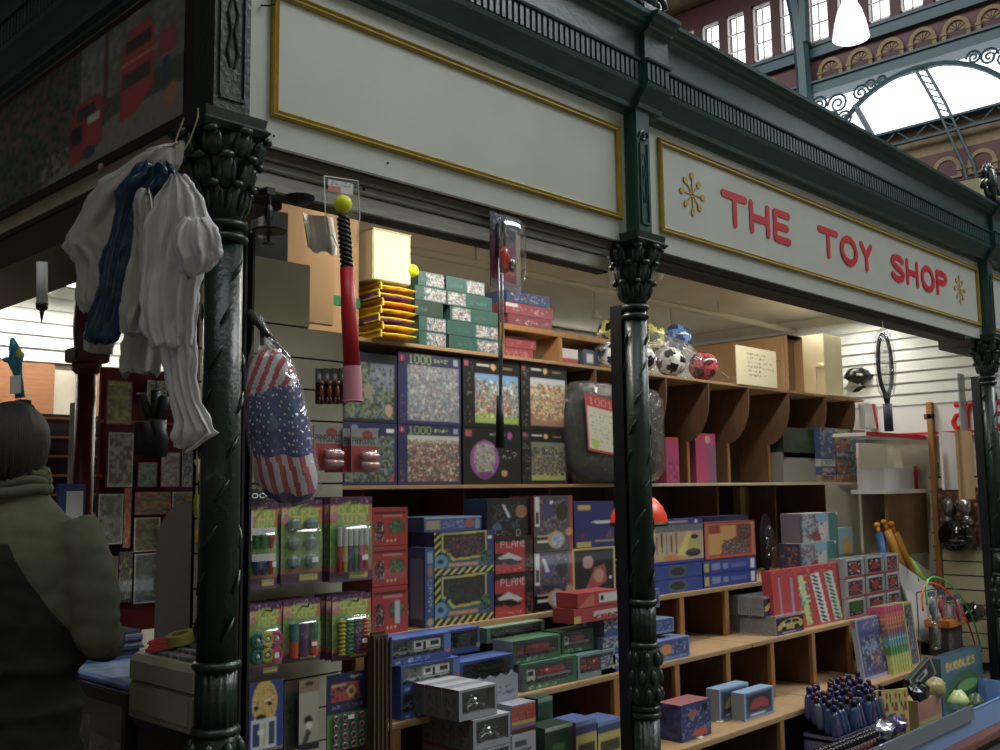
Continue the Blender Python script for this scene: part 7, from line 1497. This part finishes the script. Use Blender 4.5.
for s in (-1,1):
    b.tube([(s*.155,0,1.42),(s*.205,-.01,1.34),(s*.235,-.015,1.24),(s*.245,-.015,1.15)], [.075,.072,.066,.062], 14); b.tube([(s*.245,-.02,1.16),(s*.21,.12,1.11),(s*.155,.235,1.10)], [.062,.055,.045], 14)
    b.ball((s*.245,-.02,1.15), .062, 14)
for k in range(4): b.tube([(math.cos(q*PI/8)*(.205-.002*k), math.sin(q*PI/8)*(.158), .86+.11*k) for q in range(17)], .010, 6)
me = remeshed(b, .012, 'jacket')
for v_ in me.vertices: v_.co += v_.normal*(noise.noise(Vector((v_.co.x*9,v_.co.y*9,v_.co.z*16)))*.010+noise.noise(Vector((v_.co.x*26,v_.co.y*20,v_.co.z*44)))*.004)
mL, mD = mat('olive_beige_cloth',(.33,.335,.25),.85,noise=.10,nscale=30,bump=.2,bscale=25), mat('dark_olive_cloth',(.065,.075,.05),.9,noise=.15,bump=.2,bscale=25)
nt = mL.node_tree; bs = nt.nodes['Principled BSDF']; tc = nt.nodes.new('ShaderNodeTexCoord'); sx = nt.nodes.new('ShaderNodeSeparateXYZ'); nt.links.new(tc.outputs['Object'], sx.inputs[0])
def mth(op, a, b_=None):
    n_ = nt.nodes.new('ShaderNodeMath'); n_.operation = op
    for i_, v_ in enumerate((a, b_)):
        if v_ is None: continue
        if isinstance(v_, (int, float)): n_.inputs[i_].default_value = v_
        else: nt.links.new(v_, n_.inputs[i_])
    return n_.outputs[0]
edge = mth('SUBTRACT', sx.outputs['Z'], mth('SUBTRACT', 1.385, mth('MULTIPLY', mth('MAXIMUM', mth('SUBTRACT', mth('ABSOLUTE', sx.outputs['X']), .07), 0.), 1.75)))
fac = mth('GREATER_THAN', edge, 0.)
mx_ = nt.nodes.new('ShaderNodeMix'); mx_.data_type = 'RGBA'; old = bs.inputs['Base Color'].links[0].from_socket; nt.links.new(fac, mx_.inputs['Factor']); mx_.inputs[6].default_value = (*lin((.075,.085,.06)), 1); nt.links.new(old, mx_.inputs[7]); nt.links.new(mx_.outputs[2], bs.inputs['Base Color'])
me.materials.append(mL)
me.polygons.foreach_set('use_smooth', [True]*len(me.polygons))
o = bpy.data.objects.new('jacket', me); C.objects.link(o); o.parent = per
b = MB(); 
for s in (-1,1): b.tube([(s*.08,0,.92),(s*.09,.01,.5),(s*.095,0,.08)], [.105,.085,.075], 16)
loft(b, [(0,0,.80,.17,.125),(0,0,.95,.165,.12)]); me = remeshed(b, .012, 'trousers'); o = obj('trousers', me, mD, per); me.polygons.foreach_set('use_smooth', [True]*len(me.polygons))
b = MB()
for k in range(3): b.tube([(math.cos(q*PI/12)*(.092-.004*k), .004+math.sin(q*PI/12)*(.088-.004*k), 1.515+.022*k+.006*math.sin(q*.9+k)) for q in range(25)], .016, 8)
obj('collar', b, mL, per, smooth=True)
for s in (-1,1): b = MB(); b.ball((s*.095,.06,.055), (.05,.13,.05), 16); obj('shoe', b, mat('black_leather',(.04,.035,.03),.4), per, smooth=True)
b = MB(); r = random.Random(4)
vs = []; fs = []; n = 40; nr = 22
for i in range(nr+1):
    tt = PI*i/nr*.74
    for k in range(n):
        a = 2*PI*k/n; f = 1+.02*math.sin(k*2.7+i*.6)+.012*math.sin(k*5.1)
        front = max(0, math.sin(a)); lim = PI*.74 if front < .35 else PI*.42; t2 = min(tt, lim)
        vs.append((.088*math.sin(t2)*math.cos(a)*f, .012+.108*math.sin(t2)*math.sin(a)*f, 1.638+.112*math.cos(t2)*(1.0)-(.012 if t2 > 1.9 else 0)))
for i in range(nr):
    for k in range(n): a, b2 = i*n+k, i*n+(k+1) % n; fs.append((a, a+n, b2+n, b2))
b.add(vs, fs); b.ball((0,-.030,1.582), (.082,.072,.075), 22); b.ball((0,-.02,1.62), (.090,.090,.09), 22)
for q in range(46): a = PI+.15+2.84*q/45; x_, y_ = math.cos(a), math.sin(a); b.tube([(x_*.05,.012+y_*.06,1.735),(x_*.088,.0+y_*.106,1.66),(x_*.084,-.012+y_*.088,1.575+.01*math.sin(q*1.7)),(x_*.070,-.015+y_*.070,1.525+.012*math.sin(q*2.3))], [.006,.010,.009,.003], 5)
obj('hair', b, mat('dark_brown_hair',(.115,.095,.07),.6,noise=.3,nscale=60,stretch=(6,6,1),bump=.4,bscale=80), per, smooth=True)

# ================================================================== the market hall beyond
W = 22.
def hw(nm, y0, y1, z0, z1, x0=W, x1=W+.3, m=M_BRICK, kind='structure', lab=None, cat=None, grp=None):
    b = MB(); b.box(x0, x1, min(y0,y1), max(y0,y1), z0, z1); o = obj(nm, b, m); 
    return tagit(o, kind='structure') if kind else tagit(o, lab, cat, grp)
b = MB(); b.box(W,W+.3,-12,20,0,7.95); b.box(W,W+.3,-12,20,11.0,12.10); b.box(W,W+.3,-12,20,13.60,14.2); 
wy = [5.26+.745*k for k in range(-9, 14)]
for y in wy: b.box(W,W+.3,y-.37-.11,y-.37+.11,12.10,13.60)
b.box(W,W+.3,-12,wy[0]-.37,12.1,13.6); b.box(W,W+.3,wy[-1]+.37,20,12.1,13.6); struct('wall_far', b, M_BRICK)
b = MB(); b.box(W-.6,W+.3,-12,20,14.2,15.2); struct('trim_1', b, M_TAN)
b = MB(); b.box(W-.14,W,-12,20,11.68,11.98); b.box(W-.18,W,-12,20,11.93,12.0); b.box(W-.25,W+.3,-12,20,10.74,11.02); b.box(W-.3,W,-12,20,10.98,11.03); struct('trim_2', b, M_TEAL)
b = MB(); b.box(W,W+.2,-12,20,8.66,9.32); struct('trim_3', b, M_TAN)
b = MB(); b.box(W-.05,W+.25,-12,20,7.95,8.66); struct('trim_4', b, M_BRICK)
# windows
n = 0
for y in wy[:-1]:
    if not (3 < y+.0 < 13.2): continue
    n += 1; yc = y
    b = MB(); z0, z1 = 12.12, 13.58; a0, a1 = yc-.26, yc+.26
    for (p0, p1, q0_, q1_) in ((a0,a0+.035,z0,z1),(a1-.035,a1,z0,z1),(a0,a1,z0,z0+.05),(a0,a1,z1-.05,z1),(yc-.012,yc+.012,z0,z1),(a0,a1,z0+.46,z0+.485),(a0,a1,z0+.93,z0+.955)): b.box(W+.05,W+.10,p0,p1,q0_,q1_)
    o = struct('window_%d'%n, b, M_PAPER)
b = MB(); b.box(W+1.6,W+1.9,-12,20,11.9,12.72); struct('roof_outside', b, M_TEAL)
# niches on the frieze
GN = 'arched cream niches along the painted frieze'
def niche(y, z0, s, lab, first=[None]):
    if first[0] is None:
        t = thing('arched_niche', lab, 'wall ornament', (W,y,z0), GN); b = MB()
        pts = lambda r_: [(-.07, r_*math.cos(q*PI/12), .16+r_*math.sin(q*PI/12)) for q in range(13)]
        o_, i_ = pts(.30), pts(.215); m_ = []
        b.add([(-.07, v[1], v[2]) for v in o_]+[(-.07, v[1], v[2]) for v in i_]+[(0, v[1], v[2]) for v in o_]+[(0, v[1], v[2]) for v in i_], [(k,k+1,13+k+1,13+k) for k in range(12)]+[(k,26+k,27+k,k+1) for k in range(12)]+[(13+k,14+k,40+k,39+k) for k in range(12)])
        for s_ in (-1,1): b.box(-.07,0,s_*.3,s_*.215,0,.16); b.box(-.09,0,s_*.32,s_*.2,.10,.16)
        b.box(-.08,0,-.31,.31,-.05,0); obj('arch_surround', b, M_NICHE, t)
        b = MB(); b.prism([(-.02,.2,.16)]+[(-.02,.2*math.cos(q*PI/10),.16+.2*math.sin(q*PI/10)) for q in range(1,10)]+[(-.02,-.2,.16)], (.02,0,0)); obj('fan_panel', b, M_NICHE, t)
        b = MB(); b.box(-.02,0,-.2,.2,0,.155)
        for q in range(1,6): a = q*PI/6; b.tube([(-.022,0,.16),(-.022,.19*math.cos(a),.16+.19*math.sin(a))], .012, 4)
        obj('recess_panel', b, M_NICHEI, t); first[0] = t; return
    t = copy_tree(first[0]); t.location = (W,y,z0); t['label'] = lab
ordn = ['first','second','third','fourth','fifth','sixth','seventh','eighth','ninth','tenth']
for k in range(7): niche(7.97-.725*k+ (1.45 if k == -1 else 0), 11.13, 1, 'cream arched niche in the upper red frieze, %s from the dark rib'%ordn[k])
niche(9.6, 11.13, 1, 'lone cream arched niche in the upper frieze left of the dark curved rib')
for k in range(5): niche(6.9-.725*k, 8.08, 1, 'cream arched niche in the lower frieze, %s from the left'%ordn[k])
# ribs, arch, rafters
GI = 'teal ironwork of the hall roof'
b = MB(); b.tube([(W-.3,9.0,15.),(W-.35,8.72,13.5),(W-.35,8.56,12.6),(W-.35,8.5,11.2),(W-.35,8.5,9.)], [.16,.17,.18,.17,.17], 6); b.tube([(W-.35,8.35,15.),(W-.35,8.42,13.2),(W-.35,8.45,12.0)], .14, 6)
tagit(obj('iron_rib', b, M_TEAL), 'big dark curved iron rib dividing the clerestory windows', 'roof rib', GI)
b = MB(); b.tube([(W-.2, 5.9+2.36*math.cos(q*PI/24), 8.28+2.36*math.sin(q*PI/24)) for q in range(2,23)], .06, 6); tagit(obj('iron_arch', b, M_TEAL), 'slender curved arch rib spanning the bright skylight', 'roof rib', GI)
b = MB(); b.tube([(W-.2,7.35,10.2),(W-.2,6.95,9.3),(W-.2,6.6,8.6)], .07, 5); tagit(obj('iron_strut', b, M_TEAL), 'short slanting strut at the left foot of the skylight arch', 'roof rib', GI)
b = MB()
for dy in (-.10,.10): b.tube([(W-.2,5.85+dy,10.66),(W-.2,5.45+dy,9.7),(W-.2,5.25+dy,9.1),(W-.2,4.95+dy,8.2),(W-.2,4.9+dy,7.9)], .035, 5)
for q in range(9): f = q/9; p = Vector((W-.2,5.85-.6*f,10.66-1.56*f)); b.tube([p+Vector((0,.10,0)), p+Vector((0,-.14,-.14))], .02, 4)
tagit(obj('iron_rafter', b, M_TEAL), 'double lattice rafter leaning across the middle of the bright skylight', 'roof rib', GI)
b = MB()
for z in (9.02,9.33): b.box(W-.22,W-.12,-4,9,z,z+.05)
y = 8.9; k = 0
while y > -2: b.tube([(W-.17,y,9.04),(W-.17,y-.35,9.34)], .022, 4); b.tube([(W-.17,y-.35,9.34),(W-.17,y-.7,9.04)], .022, 4); y -= .7
b.box(W-.12,W+.1,-4,9,9.30,9.36); tagit(obj('lattice_girder', b, M_TEAL), 'long zigzag lattice girder along the foot of the skylight', 'girder', GI)
b = MB()
def spir(cy, cz, R_, s, tr=.028, st=0.): b.tube([(W-.2, cy+s*R_*(1-q/22)*math.cos(q*.62+st), cz+R_*(1-q/22)*math.sin(q*.62+st)) for q in range(20)], tr, 5)
for (cy, cz, R_, s) in ((7.75,10.35,.26,1),(7.95,10.0,.22,-1),(7.6,9.95,.20,1),(7.2,10.45,.20,-1),(6.95,10.55,.15,1),(6.7,10.6,.11,-1),(8.2,10.45,.22,1),(8.2,9.8,.2,-1),(4.7,10.5,.16,1),(4.4,10.42,.20,-1),(4.1,10.3,.24,1),(3.8,10.5,.2,-1),(3.8,10.1,.24,1)): spir(cy, cz, R_, s)
tagit(obj('iron_scrollwork', b, M_TEAL), 'openwork iron scrolls filling the corners above the skylight arch', 'ironwork', GI)
b = MB(); b.box(W-.3,W-.05,7.35,8.75,9.0,9.3); b.box(W-.3,W-.05,8.4,8.85,7.9,10.75); tagit(obj('iron_bracket_post', b, M_TEAL), 'dark iron post left of the skylight, partly behind the cornice', 'post', GI)
# stone pier right of the far finial
p = aty(995,200,6.); b = MB(); b.box(0,1.4,0,.9,0,6.75); tagit(obj('stone_pier', b, M_STONE, loc=(aty(980,200,3.5).x,3.5,0)), 'pale stone pier standing beyond the far end of the stall', 'pier')
# hall shell around everything
b = MB(); b.box(-14,W+.3,-12,20,15.2,15.4); struct('ceiling_1', b, M_TAN)
b = MB(); b.box(-14.2,-14,-12,20,0,15.4); struct('wall_left', b, M_BRICK)
b = MB(); b.box(-14,W+.3,20,20.2,0,15.4); struct('wall_rear', b, M_BRICK)
b = MB(); b.box(-14,W+.3,-12.2,-12,0,15.4); struct('wall_front', b, M_STONE)
# bell lamp
lp_ = atd(850, 20, 11.); t = thing('bell_lamp', 'glowing white bell-shaped lamp hanging high in the market hall', 'ceiling light', lp_)
b = MB(); b.lathe([(.05,.22),(.085,.19),(.13,.10),(.165,-.03),(.185,-.14),(.195,-.21),(.14,-.235),(.001,-.24)], 28, cap=False); obj('glass_bell', b, mat('lit_bell_glass',(.95,.82,.88),.3,emit=(1,.86,.93),es=1.05), t, smooth=True)
b = MB(); b.lathe([(.001,.36),(.05,.35),(.06,.28),(.05,.25)], 16); b.tube([(0,0,.35),(0,0,15.2-lp_.z)], .012, 6); obj('lamp_fitting', b, M_TEAL, t)
l = bpy.data.lights.new('bell_bulb', 'POINT'); l.energy = 60; l.shadow_soft_size = .2; l.color = (1,.93,.9); lo = bpy.data.objects.new('bell_bulb', l); C.objects.link(lo); lo.location = lp_+Vector((0,0,-.45))

# ================================================================== light, camera
w = bpy.data.worlds.new('overcast_sky'); bpy.context.scene.world = w; w.use_nodes = True
w.node_tree.nodes['Background'].inputs[0].default_value = (.86,.93,1,1); w.node_tree.nodes['Background'].inputs[1].default_value = 2.2
def skyl(nm, loc, tgt, sx, sy, e, col=(.90,.96,1.)):
    l = bpy.data.lights.new(nm, 'AREA'); l.shape = 'RECTANGLE'; l.size = sx; l.size_y = sy; l.energy = e; l.color = col
    o = bpy.data.objects.new(nm, l); C.objects.link(o); o.location = loc; o.rotation_euler = (Vector(tgt)-Vector(loc)).to_track_quat('-Z','Y').to_euler(); return o
skyl('roof_skylight', (14,-7,14.5), (6.5,0,2), 10, 6, 2500)
skyl('roof_skylight', (-2,-3,15.), (-1,0,0), 12, 8, 800)
skyl('roof_skylight', (14,9,15.), (13,9,0), 10, 8, 1500)
cam = bpy.data.cameras.new('camera'); co = bpy.data.objects.new('camera', cam); C.objects.link(co)
cam.sensor_width = 36; cam.lens = F/1000*36; cam.clip_end = 200; cam.clip_start = .05
fw = Vector((math.cos(PIT)*math.cos(YAW), math.cos(PIT)*math.sin(YAW), math.sin(PIT)))
rt = Vector((math.sin(YAW), -math.cos(YAW), 0)); up = rt.cross(fw)
a = ROL
R0 = Matrix((rt, up, -fw)).transposed()
co.matrix_world = Matrix.Translation((0,-D,H)) @ (R0 @ Matrix.Rotation(-a, 3, 'Z')).to_4x4()
sc = bpy.context.scene; sc.camera = co
sc.view_settings.view_transform = 'Standard'; sc.view_settings.look = 'None'; sc.view_settings.gamma = 1; sc.view_settings.use_curve_mapping = False
sc.view_settings.exposure = .22
sc.cycles.max_bounces = 6; sc.cycles.transparent_max_bounces = 24; sc.cycles.sample_clamp_indirect = 4
